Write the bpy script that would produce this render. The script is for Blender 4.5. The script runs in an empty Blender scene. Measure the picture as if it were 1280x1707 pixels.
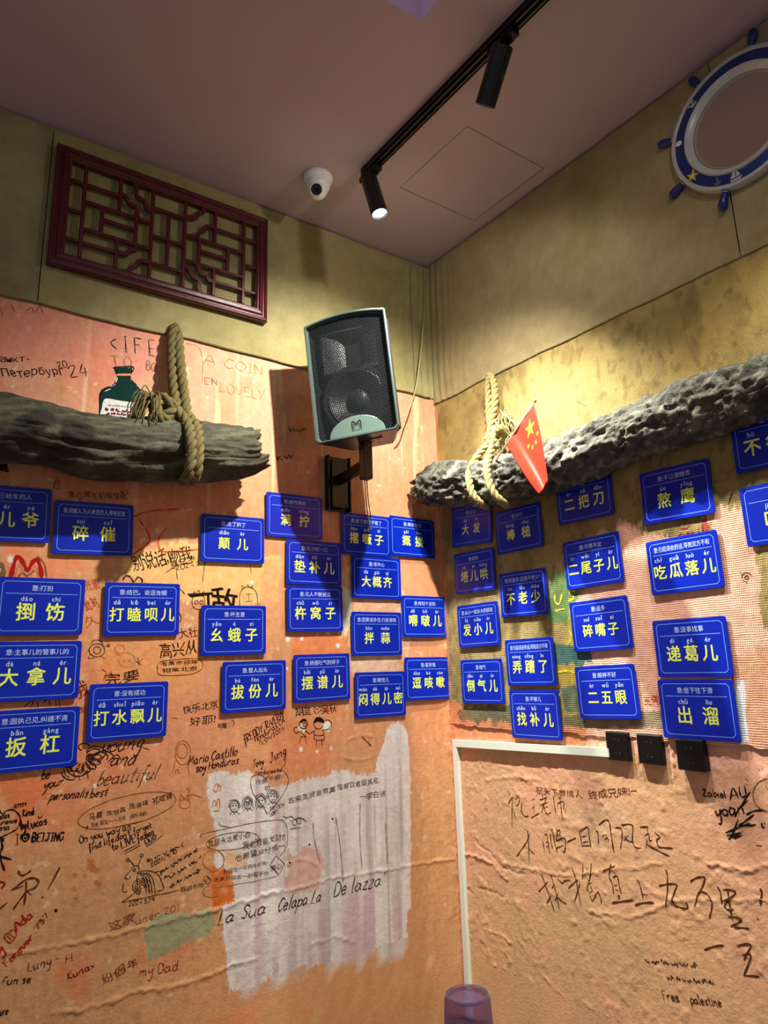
import bpy, math, random, json
import numpy as np
from mathutils import Vector, Matrix
PI = math.pi
random.seed(7)
COL = bpy.context.scene.collection
SC = bpy.context.scene
EYE = 1.4            # floor is z = 0; wall_left is the plane y = 0, wall_right the plane x = 0
HC = 3.235           # ceiling height

# ---------------------------------------------------------------- camera, world, lights, exposure
cam_d = bpy.data.cameras.new('camera'); cam = bpy.data.objects.new('camera', cam_d); COL.objects.link(cam)
cam_d.sensor_fit = 'HORIZONTAL'; cam_d.sensor_width = 36.0; cam_d.lens = 1177.915 / 1280 * 36
cam_d.shift_x = -17.99 / 1280; cam_d.shift_y = -39.36 / 1280
cam_d.clip_start = .02
cr = Vector((0.80842526, -0.58767277, -0.03300476)); cu = Vector((-0.11420258, -0.21161534, 0.97065788)); cf = Vector((0.57741352, 0.78093512, 0.23818893))
cam.matrix_world = Matrix(((cr.x, cu.x, -cf.x, -1.98372), (cr.y, cu.y, -cf.y, -2.35697), (cr.z, cu.z, -cf.z, EYE - .0124), (0, 0, 0, 1)))
SC.camera = cam
w = bpy.data.worlds.new('World'); SC.world = w; w.use_nodes = True
w.node_tree.nodes['Background'].inputs[0].default_value = (.97, .95, 1.0, 1)
w.node_tree.nodes['Background'].inputs[1].default_value = .25
SC.view_settings.view_transform = 'Standard'; SC.view_settings.look = 'None'
SC.view_settings.gamma = 1; SC.view_settings.use_curve_mapping = False
SC.view_settings.exposure = 0.0
def spot(name, loc, aim, watts, cone, blend, col=(1, .94, .86), r=.02):
    l = bpy.data.lights.new(name, 'SPOT'); l.energy = watts; l.spot_size = math.radians(cone); l.spot_blend = blend
    l.color = col; l.shadow_soft_size = r
    o = bpy.data.objects.new(name, l); COL.objects.link(o); o.location = loc
    o.rotation_euler = (Vector(aim) - Vector(loc)).to_track_quat('-Z', 'Y').to_euler(); return o
L1P, L1A = Vector((-.628, -.488, 1.605 + EYE)), Vector((0, -1.0, .55))
L2P, L2A = Vector((-.628, -1.062, 1.652 + EYE)), Vector((-.60, -.02, 1.38))
L3P, L3A = Vector((-.64, -1.90, 1.64 + EYE)), Vector((0, -1.40, .60))
L4P, L4A = Vector((-2.55, -1.35, 1.64 + EYE)), Vector((-.9, -.25, 1.9))
# a track lamp's own light sits in its builder (track_lamp); these are the aims and strengths
# (place, aim, beam watts, spill watts, beam angle)
LAMPS = [(L1P, L1A, 330, 1.2, 80), (L2P, L2A, 228, 8, 110), (L3P, L3A, 105, 4.5, 78), (L4P, L4A, 4, 1, 80)]

# ---------------------------------------------------------------- helpers
def lin(c):
    c = np.asarray(c, float) / 255.0
    return np.where(c <= .04045, c / 12.92, ((c + .055) / 1.055) ** 2.4)
def mat(name, rgb, rough=.6, metal=0., noise=0., nscale=20., bump=0., bscale=60., spec=.5, attr=None, **kw):
    m = bpy.data.materials.new(name); m.use_nodes = True; nt = m.node_tree; b = nt.nodes['Principled BSDF']
    c = tuple(lin(rgb)) + (1,)
    b.inputs['Base Color'].default_value = c; b.inputs['Roughness'].default_value = rough; b.inputs['Metallic'].default_value = metal
    b.inputs['Specular IOR Level'].default_value = spec
    src = None
    tc = nt.nodes.new('ShaderNodeTexCoord')
    if attr:
        a = nt.nodes.new('ShaderNodeVertexColor'); a.layer_name = attr; src = a.outputs['Color']
    if noise:
        n = nt.nodes.new('ShaderNodeTexNoise'); n.inputs['Scale'].default_value = nscale; n.inputs['Detail'].default_value = 6
        nt.links.new(tc.outputs['Object'], n.inputs['Vector'])
        mr = nt.nodes.new('ShaderNodeMapRange'); mr.inputs['To Min'].default_value = 1 - noise; mr.inputs['To Max'].default_value = 1 + noise
        mr.inputs['From Min'].default_value = .3; mr.inputs['From Max'].default_value = .7
        nt.links.new(n.outputs['Fac'], mr.inputs['Value'])
        v = nt.nodes.new('ShaderNodeVectorMath'); v.operation = 'SCALE'
        if src: nt.links.new(src, v.inputs[0])
        else: v.inputs[0].default_value = c[:3]
        nt.links.new(mr.outputs['Result'], v.inputs['Scale']); src = v.outputs[0]
    if src: nt.links.new(src, b.inputs['Base Color'])
    if bump:
        n = nt.nodes.new('ShaderNodeTexNoise'); n.inputs['Scale'].default_value = bscale; n.inputs['Detail'].default_value = 5
        nt.links.new(tc.outputs['Object'], n.inputs['Vector'])
        bp = nt.nodes.new('ShaderNodeBump'); bp.inputs['Strength'].default_value = bump; bp.inputs['Distance'].default_value = .004
        nt.links.new(n.outputs['Fac'], bp.inputs['Height']); nt.links.new(bp.outputs[0], b.inputs['Normal'])
    for k, v in kw.items(): b.inputs[k].default_value = v
    return m
def weave(name, attr, noise=.12, freq=420., bump=.5, rough=.9, warp=5):
    """woven cloth: attribute colour, two crossed thread waves"""
    m = mat(name, (160, 145, 95), rough, attr=attr, noise=noise, nscale=14, spec=.15); nt = m.node_tree; b = nt.nodes['Principled BSDF']
    tc = nt.nodes['Texture Coordinate']; hs = []
    for ax in (('X', 'Y'), ('Z',)):
        sep = nt.nodes.new('ShaderNodeSeparateXYZ'); nt.links.new(tc.outputs['Object'], sep.inputs[0])
        if len(ax) == 2:
            ad = nt.nodes.new('ShaderNodeMath'); ad.operation = 'ADD'; nt.links.new(sep.outputs['X'], ad.inputs[0]); nt.links.new(sep.outputs['Y'], ad.inputs[1]); o = ad.outputs[0]
        else: o = sep.outputs['Z']
        nz = nt.nodes.new('ShaderNodeTexNoise'); nz.inputs['Scale'].default_value = 25; nt.links.new(tc.outputs['Object'], nz.inputs['Vector'])
        mu = nt.nodes.new('ShaderNodeMath'); mu.operation = 'MULTIPLY_ADD'; mu.inputs[1].default_value = freq; nt.links.new(o, mu.inputs[0])
        nm = nt.nodes.new('ShaderNodeMath'); nm.operation = 'MULTIPLY'; nm.inputs[1].default_value = warp; nt.links.new(nz.outputs['Fac'], nm.inputs[0]); nt.links.new(nm.outputs[0], mu.inputs[2])
        sn = nt.nodes.new('ShaderNodeMath'); sn.operation = 'SINE'; nt.links.new(mu.outputs[0], sn.inputs[0]); hs.append(sn.outputs[0])
    mx = nt.nodes.new('ShaderNodeMath'); mx.operation = 'ADD'; nt.links.new(hs[0], mx.inputs[0]); nt.links.new(hs[1], mx.inputs[1])
    n2 = nt.nodes.new('ShaderNodeTexNoise'); n2.inputs['Scale'].default_value = 380; nt.links.new(tc.outputs['Object'], n2.inputs['Vector'])
    ma = nt.nodes.new('ShaderNodeMath'); ma.operation = 'MULTIPLY_ADD'; ma.inputs[1].default_value = 3; nt.links.new(n2.outputs['Fac'], ma.inputs[0]); nt.links.new(mx.outputs[0], ma.inputs[2])
    bp = nt.nodes.new('ShaderNodeBump'); bp.inputs['Strength'].default_value = bump; bp.inputs['Distance'].default_value = .0022
    nt.links.new(ma.outputs[0], bp.inputs['Height']); nt.links.new(bp.outputs[0], b.inputs['Normal'])
    return m
def obj(name, V, F, m=None, parent=None, smooth=False, kind=None, label=None):
    me = bpy.data.meshes.new(name); me.from_pydata([tuple(map(float, v)) for v in V], [], [tuple(map(int, f)) for f in F]); me.update()
    o = bpy.data.objects.new(name, me); COL.objects.link(o)
    if m: me.materials.append(m)
    if parent is not None: o.parent = parent
    if smooth: me.shade_smooth()
    if kind: o['kind'] = kind
    if label: o['label'] = label
    return o
def thing(name, label, cat, loc=(0, 0, 0), group=None, M=None):
    o = bpy.data.objects.new(name, None); COL.objects.link(o); o.empty_display_size = .05
    if M is not None: o.matrix_world = M
    else: o.location = loc
    o['label'] = label; o['category'] = cat
    if group: o['group'] = group
    return o
class MB:
    """collects verts / faces"""
    def __init__(s): s.V = []; s.F = []
    def add(s, V, F):
        n = len(s.V); s.V += [tuple(v) for v in V]; s.F += [tuple(i + n for i in f) for f in F]; return s
    def box(s, a, b, bev=0.0, M=None):
        x0, y0, z0 = a; x1, y1, z1 = b
        x0, x1 = min(x0, x1), max(x0, x1); y0, y1 = min(y0, y1), max(y0, y1); z0, z1 = min(z0, z1), max(z0, z1)
        if bev <= 0:
            V = [(x, y, z) for z in (z0, z1) for y in (y0, y1) for x in (x0, x1)]
            F = [(0, 2, 3, 1), (4, 5, 7, 6), (0, 1, 5, 4), (2, 6, 7, 3), (0, 4, 6, 2), (1, 3, 7, 5)]
        else:
            e = min(bev, (x1 - x0) / 2.01, (y1 - y0) / 2.01, (z1 - z0) / 2.01); V = []; F = []
            X, Y, Z = (x0, x1), (y0, y1), (z0, z1); idx = {}
            for i in (0, 1):
                for j in (0, 1):
                    for k in (0, 1):
                        for ax in range(3):
                            p = [X[i], Y[j], Z[k]]
                            for q, (t, sg) in enumerate(((i, 1), (j, 1), (k, 1))):
                                if q != ax: p[q] += e if t == 0 else -e
                            idx[(i, j, k, ax)] = len(V); V.append(tuple(p))
            def q4(l): F.append(tuple(idx[t] for t in l))
            for i in (0, 1): q4([(i, 0, 0, 0), (i, 1, 0, 0), (i, 1, 1, 0), (i, 0, 1, 0)])
            for j in (0, 1): q4([(0, j, 0, 1), (1, j, 0, 1), (1, j, 1, 1), (0, j, 1, 1)])
            for k in (0, 1): q4([(0, 0, k, 2), (1, 0, k, 2), (1, 1, k, 2), (0, 1, k, 2)])
            for i in (0, 1):
                for j in (0, 1): q4([(i, j, 0, 0), (i, j, 0, 1), (i, j, 1, 1), (i, j, 1, 0)])
                for k in (0, 1): q4([(i, 0, k, 0), (i, 0, k, 2), (i, 1, k, 2), (i, 1, k, 0)])
            for j in (0, 1):
                for k in (0, 1): q4([(0, j, k, 1), (0, j, k, 2), (1, j, k, 2), (1, j, k, 1)])
            for i in (0, 1):
                for j in (0, 1):
                    for k in (0, 1): F.append((idx[(i, j, k, 0)], idx[(i, j, k, 1)], idx[(i, j, k, 2)]))
        if M is not None: V = [M @ Vector(v) for v in V]
        return s.add(V, F)
    def lathe(s, prof, n=32, M=None, cap0=True, cap1=True):
        """prof: (r, z) pairs"""
        V = []; F = []
        for r, z in prof:
            for k in range(n): a = 2 * PI * k / n; V.append((r * math.cos(a), r * math.sin(a), z))
        for i in range(len(prof) - 1):
            for k in range(n): k2 = (k + 1) % n; F.append((i * n + k, i * n + k2, (i + 1) * n + k2, (i + 1) * n + k))
        if cap0: F.append(tuple(range(n))[::-1])
        if cap1: F.append(tuple((len(prof) - 1) * n + k for k in range(n)))
        if M is not None: V = [M @ Vector(v) for v in V]
        return s.add(V, F)
    def tube(s, P, R, n=8, cap=True):
        P = [Vector(p) for p in P]; m = len(P); R = R if hasattr(R, '__len__') else [R] * m
        T = [(P[min(i + 1, m - 1)] - P[max(i - 1, 0)]).normalized() for i in range(m)]
        a = Vector((0, 0, 1)) if abs(T[0].z) < .9 else Vector((1, 0, 0)); N = T[0].cross(a).normalized(); V = []; F = []
        for i in range(m):
            N = (N - T[i] * N.dot(T[i])).normalized(); B = T[i].cross(N)
            for k in range(n): t = 2 * PI * k / n; V.append(P[i] + (N * math.cos(t) + B * math.sin(t)) * R[i])
        for i in range(m - 1):
            for k in range(n): k2 = (k + 1) % n; F.append((i * n + k, i * n + k2, (i + 1) * n + k2, (i + 1) * n + k))
        if cap: F.append(tuple(range(n))[::-1]); F.append(tuple((m - 1) * n + k for k in range(n)))
        return s.add(V, F)
    def build(s, name, m, parent=None, smooth=False, kind=None, label=None):
        o = obj(name, s.V, s.F, m, parent, smooth, kind, label)
        return o
def fixn(o):
    import bmesh
    b = bmesh.new(); b.from_mesh(o.data); bmesh.ops.recalc_face_normals(b, faces=b.faces[:]); b.to_mesh(o.data); b.free(); return o
def autosmooth(o, deg=35):
    o.data.shade_smooth(); o.data.set_sharp_from_angle(angle=math.radians(deg)); return o
def catmull(P, k=4, closed=False):
    P = [np.array(p, float) for p in P]
    if len(P) < 3: return P
    out = []; n = len(P); rng = n if closed else n - 1
    for i in range(rng):
        p0 = P[(i - 1) % n] if closed or i > 0 else P[0]; p1 = P[i]; p2 = P[(i + 1) % n]
        p3 = P[(i + 2) % n] if closed or i + 2 < n else P[-1]
        for j in range(k):
            t = j / k; out.append(.5 * ((2 * p1) + (-p0 + p2) * t + (2 * p0 - 5 * p1 + 4 * p2 - p3) * t * t + (-p0 + 3 * p1 - 3 * p2 + p3) * t ** 3))
    if not closed: out.append(P[-1])
    return out
# lattice noise
_N = {}
def vn(u, v, seed):
    if seed not in _N: _N[seed] = np.random.RandomState(seed).rand(256, 256)
    T = _N[seed]; iu = np.floor(u).astype(int); iv = np.floor(v).astype(int); fu = u - iu; fv = v - iv
    fu = fu * fu * (3 - 2 * fu); fv = fv * fv * (3 - 2 * fv); g = lambda a, b: T[a % 256, b % 256]
    return (g(iu, iv) * (1 - fu) + g(iu + 1, iv) * fu) * (1 - fv) + (g(iu, iv + 1) * (1 - fu) + g(iu + 1, iv + 1) * fu) * fv
def fbm(u, v, su, sv=None, o=4, seed=1):
    sv = sv or su; r = 0; a = 1; t = 0
    for k in range(o): r = r + a * vn(u * su * 2 ** k + 11.3 * k, v * sv * 2 ** k + 7.7 * k, seed + k); t += a; a *= .5
    return r / t
def inpoly(u, z, poly):
    r = np.zeros(u.shape, bool); n = len(poly)
    for i in range(n):
        (x1, y1), (x2, y2) = poly[i], poly[(i + 1) % n]
        if y1 == y2: continue
        c = ((y1 > z) != (y2 > z)) & (u < (x2 - x1) * (z - y1) / (y2 - y1) + x1); r ^= c
    return r
def dline(u, z, pts):
    d = np.full(u.shape, 9.)
    for (x1, y1), (x2, y2) in zip(pts[:-1], pts[1:]):
        L = (x2 - x1) ** 2 + (y2 - y1) ** 2 + 1e-12; t = np.clip(((u - x1) * (x2 - x1) + (z - y1) * (y2 - y1)) / L, 0, 1)
        d = np.minimum(d, np.hypot(u - x1 - t * (x2 - x1), z - y1 - t * (y2 - y1)))
    return d
def sstep(a, b, x): t = np.clip((x - a) / (b - a), 0, 1); return t * t * (3 - 2 * t)
def smoothmix(c, new, m): return c * (1 - m[..., None]) + np.asarray(new) * m[..., None]

D = json.loads(r'''{"patch":[
{"w":"L","p":[[-1.771,2.55],[-1.195,2.613],[-1.145,2.483],[-1.391,2.337],[-1.753,2.339]],"c":[216,132,112],"rag":0.03,"a":0.5},
{"w":"L","p":[[-1.348,1.753],[-1.163,1.806],[-0.781,1.787],[-0.787,1.61],[-0.984,1.592],[-1.155,1.613],[-1.335,1.686]],"c":[240,196,120],"rag":0.01,"a":0.75},
{"w":"L","p":[[-0.849,1.772],[-0.771,1.777],[-0.774,1.492],[-0.833,1.409],[-0.869,1.493]],"c":[226,160,110],"rag":0.01,"a":0.6},
{"w":"L","p":[[-0.542,1.731],[-0.429,1.784],[-0.164,1.636],[-0.209,1.346],[-0.332,1.215],[-0.468,1.344],[-0.511,1.226],[-0.532,1.358]],"c":[228,206,166],"rag":0.012,"a":0.55,"thin":0.4},
{"w":"L","p":[[-0.51,1.686],[-0.466,1.664],[-0.475,1.536],[-0.514,1.491]],"c":[222,232,206],"rag":0.006,"a":0.8},
{"w":"L","p":[[-0.726,1.492],[-0.492,1.49],[-0.488,1.412],[-0.726,1.423]],"c":[224,128,74],"rag":0.012,"a":0.7},
{"w":"L","p":[[-0.773,1.242],[-0.552,1.081],[-0.604,1.005],[-0.818,1.038]],"c":[216,124,78],"rag":0.02,"a":0.45},
{"w":"L","p":[[-0.48,1.423],[-0.251,1.418],[-0.245,1.348],[-0.468,1.355]],"c":[236,216,190],"rag":0.008,"a":0.5,"thin":0.5},
{"w":"L","p":[[-0.293,1.814],[-0.237,1.813],[-0.238,1.802],[-0.293,1.802]],"c":[240,240,232],"rag":0.002,"a":0.9},
{"w":"L","p":[[-1.645,1.121],[-1.553,1.11],[-1.524,1.043],[-1.576,1.018],[-1.605,1.007],[-1.639,1.058]],"c":[226,116,60],"rag":0.02,"a":0.6},
{"w":"L","p":[[-1.578,1.428],[-1.448,1.46],[-1.388,1.075],[-1.504,1.089]],"c":[216,120,76],"rag":0.03,"a":0.3},
{"w":"L","p":[[-1.43,1.46],[-1.089,1.494],[-1.063,1.337],[-1.182,1.305],[-1.406,1.361]],"c":[232,158,88],"rag":0.02,"a":0.5},
{"w":"L","p":[[-1.221,0.647],[-1.187,0.669],[-1.011,0.648],[-1.005,0.592],[-1.113,0.566],[-1.212,0.561]],"c":[140,158,122],"rag":0.008,"a":0.75},
{"w":"L","p":[[-1.702,1.768],[-1.501,1.735],[-1.409,1.683],[-1.693,1.662]],"c":[232,126,84],"rag":0.02,"a":0.5},
{"w":"L","p":[[-1.041,0.999],[-1.037,1.049],[-0.988,1.059],[-0.939,1.046],[-0.889,1.04],[-0.867,1.028],[-0.806,1.0],[-0.753,0.986],[-0.701,0.99],[-0.604,0.996],[-0.566,1.009],[-0.515,1.003],[-0.41,0.979],[-0.379,0.98],[-0.361,1.037],[-0.331,1.087],[-0.321,1.143],[-0.291,1.156],[-0.248,1.151],[-0.22,1.117],[-0.216,0.939],[-0.229,0.623],[-0.244,0.484],[-0.258,0.431],[-0.244,0.374],[-0.257,0.329],[-0.305,0.34],[-0.337,0.337],[-0.361,0.331],[-0.389,0.368],[-0.435,0.364],[-0.49,0.374],[-0.563,0.39],[-0.702,0.418],[-0.738,0.413],[-0.742,0.383],[-0.801,0.394],[-0.818,0.415],[-0.841,0.384],[-0.857,0.368],[-0.906,0.378],[-0.911,0.402],[-0.951,0.416],[-0.965,0.482],[-0.978,0.671],[-1.007,0.714],[-1.003,0.85],[-1.03,0.939]],"c":[216,210,202],"rag":0.006,"drip":1,"brush":1.1},
{"w":"L","p":[[-0.95,0.537],[-0.769,0.557],[-0.562,0.475],[-0.563,0.402],[-0.747,0.403],[-0.854,0.404],[-0.935,0.425]],"c":[196,180,180],"rag":0.02,"a":0.4,"thin":0.4},
{"w":"L","p":[[-0.752,0.763],[-0.655,0.775],[-0.607,0.71],[-0.632,0.639],[-0.752,0.644]],"c":[206,160,140],"rag":0.015,"a":0.8,"thin":0.3},
{"w":"L","p":[[-1.012,0.764],[-0.939,0.75],[-0.937,0.652],[-0.985,0.652],[-1.009,0.65]],"c":[204,98,28],"rag":0.008,"a":0.9,"thin":0.3},
{"w":"L","p":[[-0.824,1.025],[-0.767,1.023],[-0.762,0.991],[-0.79,0.983],[-0.824,0.991]],"c":[206,150,110],"rag":0.006,"a":0.8,"thin":0.4},
{"w":"L","p":[[-0.975,0.81],[-0.919,0.819],[-0.897,0.761],[-0.963,0.755]],"c":[220,150,80],"rag":0.008,"a":0.5,"thin":0.7},
{"w":"L","p":[[-0.762,1.488],[-0.75,1.492],[-0.74,1.485],[-0.744,1.471],[-0.756,1.474]],"c":[228,236,216],"rag":0.002,"a":0.95},
{"w":"L","p":[[-0.702,1.486],[-0.693,1.488],[-0.686,1.483],[-0.689,1.473],[-0.698,1.476]],"c":[228,236,216],"rag":0.002,"a":0.95},
{"w":"L","p":[[-0.547,1.458],[-0.536,1.462],[-0.527,1.455],[-0.531,1.444],[-0.541,1.447]],"c":[228,236,216],"rag":0.002,"a":0.95},
{"w":"L","p":[[-0.586,1.504],[-0.578,1.507],[-0.571,1.502],[-0.574,1.493],[-0.582,1.495]],"c":[228,236,216],"rag":0.002,"a":0.95},
{"w":"L","p":[[-0.762,1.38],[-0.755,1.382],[-0.749,1.377],[-0.751,1.369],[-0.758,1.371]],"c":[228,236,216],"rag":0.002,"a":0.95},
{"w":"L","p":[[-0.58,1.094],[-0.573,1.096],[-0.567,1.091],[-0.569,1.083],[-0.577,1.085]],"c":[228,236,216],"rag":0.002,"a":0.95},
{"w":"L","p":[[-0.706,1.103],[-0.697,1.105],[-0.689,1.099],[-0.692,1.088],[-0.701,1.092]],"c":[228,236,216],"rag":0.002,"a":0.95},
{"w":"L","p":[[-0.64,1.089],[-0.633,1.091],[-0.627,1.086],[-0.629,1.078],[-0.637,1.081]],"c":[228,236,216],"rag":0.002,"a":0.95},
{"w":"L","p":[[-0.711,1.175],[-0.694,1.18],[-0.68,1.169],[-0.686,1.151],[-0.702,1.156]],"c":[228,236,216],"rag":0.002,"a":0.95},
{"w":"L","p":[[-0.61,1.176],[-0.587,1.182],[-0.569,1.168],[-0.576,1.144],[-0.599,1.151]],"c":[228,236,216],"rag":0.002,"a":0.95},
{"w":"L","p":[[-1.397,1.064],[-1.391,1.066],[-1.385,1.06],[-1.386,1.052],[-1.393,1.055]],"c":[228,236,216],"rag":0.002,"a":0.95},
{"w":"L","p":[[-1.252,1.068],[-1.243,1.071],[-1.235,1.064],[-1.237,1.053],[-1.247,1.056]],"c":[228,236,216],"rag":0.002,"a":0.95},
{"w":"L","p":[[-1.681,1.727],[-1.672,1.732],[-1.664,1.725],[-1.666,1.711],[-1.675,1.713]],"c":[228,236,216],"rag":0.002,"a":0.95},
{"w":"L","p":[[-1.29,1.855],[-1.285,1.858],[-1.28,1.854],[-1.281,1.846],[-1.287,1.847]],"c":[228,236,216],"rag":0.002,"a":0.95},
{"w":"L","p":[[-0.902,1.682],[-0.895,1.685],[-0.889,1.681],[-0.891,1.672],[-0.898,1.674]],"c":[228,236,216],"rag":0.002,"a":0.95},
{"w":"L","p":[[-1.134,1.607],[-1.128,1.609],[-1.123,1.605],[-1.124,1.598],[-1.131,1.599]],"c":[228,236,216],"rag":0.002,"a":0.95},
{"w":"L","p":[[-0.556,1.751],[-0.547,1.754],[-0.541,1.75],[-0.544,1.74],[-0.552,1.742]],"c":[228,236,216],"rag":0.002,"a":0.95},
{"w":"L","p":[[-1.405,0.858],[-1.391,0.859],[-1.375,0.844],[-1.381,0.828],[-1.398,0.834]],"c":[178,92,44],"rag":0.004,"a":0.8,"thin":0.3},
{"w":"L","p":[[-1.388,0.84],[-1.376,0.84],[-1.364,0.829],[-1.369,0.817],[-1.382,0.821]],"c":[178,92,44],"rag":0.004,"a":0.8,"thin":0.3},
{"w":"L","p":[[-1.375,0.797],[-1.363,0.797],[-1.351,0.785],[-1.356,0.773],[-1.369,0.778]],"c":[178,92,44],"rag":0.004,"a":0.8,"thin":0.3},
{"w":"L","p":[[-1.433,0.833],[-1.426,0.833],[-1.419,0.827],[-1.422,0.82],[-1.429,0.823]],"c":[178,92,44],"rag":0.004,"a":0.8,"thin":0.3},
{"w":"L","p":[[-1.432,0.795],[-1.424,0.795],[-1.415,0.788],[-1.419,0.779],[-1.428,0.782]],"c":[178,92,44],"rag":0.004,"a":0.8,"thin":0.3},
{"w":"L","p":[[-1.425,0.764],[-1.42,0.764],[-1.415,0.759],[-1.417,0.754],[-1.422,0.756]],"c":[178,92,44],"rag":0.004,"a":0.8,"thin":0.3},
{"w":"L","p":[[-1.405,0.823],[-1.398,0.824],[-1.391,0.817],[-1.394,0.81],[-1.401,0.813]],"c":[178,92,44],"rag":0.004,"a":0.8,"thin":0.3},
{"w":"R","p":[[-0.035,1.193],[0.053,1.231],[0.156,1.153],[0.721,1.154],[0.714,1.101],[-0.037,1.062]],"c":[214,140,98],"rag":0.006},
{"w":"R","p":[[0.939,1.819],[1.025,1.77],[1.096,1.73],[1.194,1.705],[1.257,1.74],[1.25,1.787],[1.293,1.797],[1.324,1.796],[1.354,1.779],[1.372,1.652],[1.361,1.52],[1.36,1.439],[1.382,1.422],[1.323,1.051],[0.702,1.1],[0.743,1.236],[0.714,1.353],[0.76,1.372],[0.72,1.576],[0.847,1.666],[0.896,1.761]],"c":[236,178,150],"rag":0.01,"brush":1.2},
{"w":"R","p":[[1.174,1.312],[1.382,1.422],[1.337,1.142],[1.256,1.145]],"c":[214,150,112],"rag":0.02,"a":0.5},
{"w":"R","p":[[0.714,1.206],[1.024,1.216],[1.016,1.164],[0.91,1.164],[0.707,1.148]],"c":[134,128,100],"rag":0.004,"a":0.85},
{"w":"R","p":[[0.616,1.677],[0.733,1.684],[0.723,1.597],[0.716,1.494],[0.588,1.502]],"c":[86,140,84],"rag":0.012,"a":0.75,"thin":0.3},
{"w":"R","p":[[0.551,1.429],[0.765,1.415],[0.778,1.372],[0.734,1.363],[0.723,1.343],[0.599,1.351]],"c":[48,100,104],"rag":0.01,"a":0.85,"thin":0.2},
{"w":"R","p":[[0.599,1.351],[0.706,1.349],[0.692,1.294],[0.6,1.289]],"c":[176,158,52],"rag":0.01,"a":0.7,"thin":0.4},
{"w":"R","p":[[0.618,1.283],[0.698,1.284],[0.697,1.205],[0.622,1.197]],"c":[50,88,88],"rag":0.01,"a":0.6,"thin":0.4},
{"w":"R","p":[[0.11,1.202],[0.377,1.206],[0.38,1.152],[0.082,1.139],[0.056,1.173]],"c":[84,92,76],"rag":0.012,"a":0.75,"thin":0.3},
{"w":"R","p":[[0.615,1.183],[0.713,1.196],[0.708,1.154],[0.622,1.149]],"c":[92,96,72],"rag":0.006,"a":0.7},
{"w":"R","p":[[0.691,1.558],[0.713,1.556],[0.701,1.414],[0.662,1.425]],"c":[196,180,60],"rag":0.01,"a":0.7,"thin":0.4},
{"w":"R","p":[[1.223,1.768],[1.245,1.786],[1.249,1.741],[1.226,1.709]],"c":[176,60,60],"rag":0.006,"a":0.8},
{"w":"R","p":[[1.264,1.312],[1.284,1.304],[1.268,1.141],[1.25,1.133],[1.245,1.231]],"c":[236,240,236],"rag":0.003},
{"w":"R","p":[[0.136,2.251],[0.628,2.267],[0.905,2.228],[0.916,2.314],[0.229,2.416]],"c":[158,132,84],"rag":0.03,"a":0.5},
{"w":"R","p":[[0.642,0.924],[0.814,0.945],[0.866,0.831],[0.648,0.759]],"c":[206,172,140],"rag":0.03,"a":0.5,"thin":0.4}],
"ridge":[
{"w":"L","p":[[-1.612,0.665],[-1.517,0.653],[-1.425,0.651],[-1.344,0.646],[-1.225,0.648],[-1.116,0.649],[-1.021,0.647],[-0.961,0.65],[-0.814,0.656],[-0.702,0.652],[-0.559,0.659],[-0.353,0.645],[-0.185,0.636],[-0.02,0.624]],"h":0.004},
{"w":"L","p":[[-1.459,0.484],[-1.365,0.476],[-1.284,0.476],[-1.265,0.486],[-1.217,0.481],[-1.127,0.465],[-1.015,0.47],[-0.927,0.481],[-0.854,0.472]],"h":0.004},
{"w":"L","p":[[-0.746,0.3],[-0.657,0.319],[-0.564,0.312]]},
{"w":"L","p":[[-0.367,0.252],[-0.288,0.25],[-0.221,0.223]],"h":0.003},
{"w":"L","p":[[-0.656,0.469],[-0.562,0.475],[-0.489,0.44]],"h":0.003},
{"w":"L","p":[[-0.752,0.735],[-0.702,0.742],[-0.631,0.714],[-0.607,0.672]],"h":0.003},
{"w":"L","p":[[-1.142,0.821],[-1.006,0.842]],"h":0.002},
{"w":"L","p":[[-0.5,1.108],[-0.446,1.125],[-0.378,1.113],[-0.389,1.04],[-0.462,1.031],[-0.514,1.053]],"h":0.003},
{"w":"L","p":[[-0.209,0.182],[-0.096,0.162]],"crack":1},
{"w":"L","p":[[-0.866,1.248],[-0.849,1.013]],"h":0.002,"s":0.003},
{"w":"L","p":[[-1.026,0.68],[-1.02,0.512]],"h":0.002,"s":0.002},
{"w":"L","p":[[-0.976,0.67],[-0.971,0.5]],"h":0.002,"s":0.002},
{"w":"R","p":[[0.004,0.637],[0.111,0.654],[0.21,0.642],[0.285,0.6]],"h":0.004},
{"w":"R","p":[[0.284,0.596],[0.264,0.543],[0.152,0.545],[0.118,0.542]],"crack":1},
{"w":"R","p":[[0.049,0.528],[0.099,0.517]],"crack":1},
{"w":"R","p":[[0.133,0.702],[0.198,0.681],[0.258,0.641],[0.378,0.635]],"crack":1},
{"w":"R","p":[[0.275,0.654],[0.561,0.671],[0.715,0.715],[0.942,0.778]],"h":0.0025},
{"w":"R","p":[[0.205,0.936],[0.336,0.96],[0.485,0.965]],"h":0.0025},
{"w":"R","p":[[0.267,0.9],[0.268,0.816],[0.251,0.731]],"h":0.003},
{"w":"R","p":[[1.099,0.807],[1.221,0.812],[1.289,0.842]],"h":0.004},
{"w":"R","p":[[0.651,0.583],[0.836,0.609],[0.989,0.692],[1.275,0.754]],"h":0.0025},
{"w":"R","p":[[0.172,0.413],[0.28,0.401]],"h":0.003},
{"w":"R","p":[[0.125,0.252],[0.194,0.301],[0.204,0.246]],"h":0.003},
{"w":"R","p":[[0.313,0.428],[0.417,0.345],[0.587,0.258]],"h":0.002,"s":0.004},
{"w":"R","p":[[0.915,1.203],[1.016,1.164]],"h":0.003},
{"w":"R","p":[[0.909,1.158],[0.905,1.025]],"h":0.004},
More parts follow.
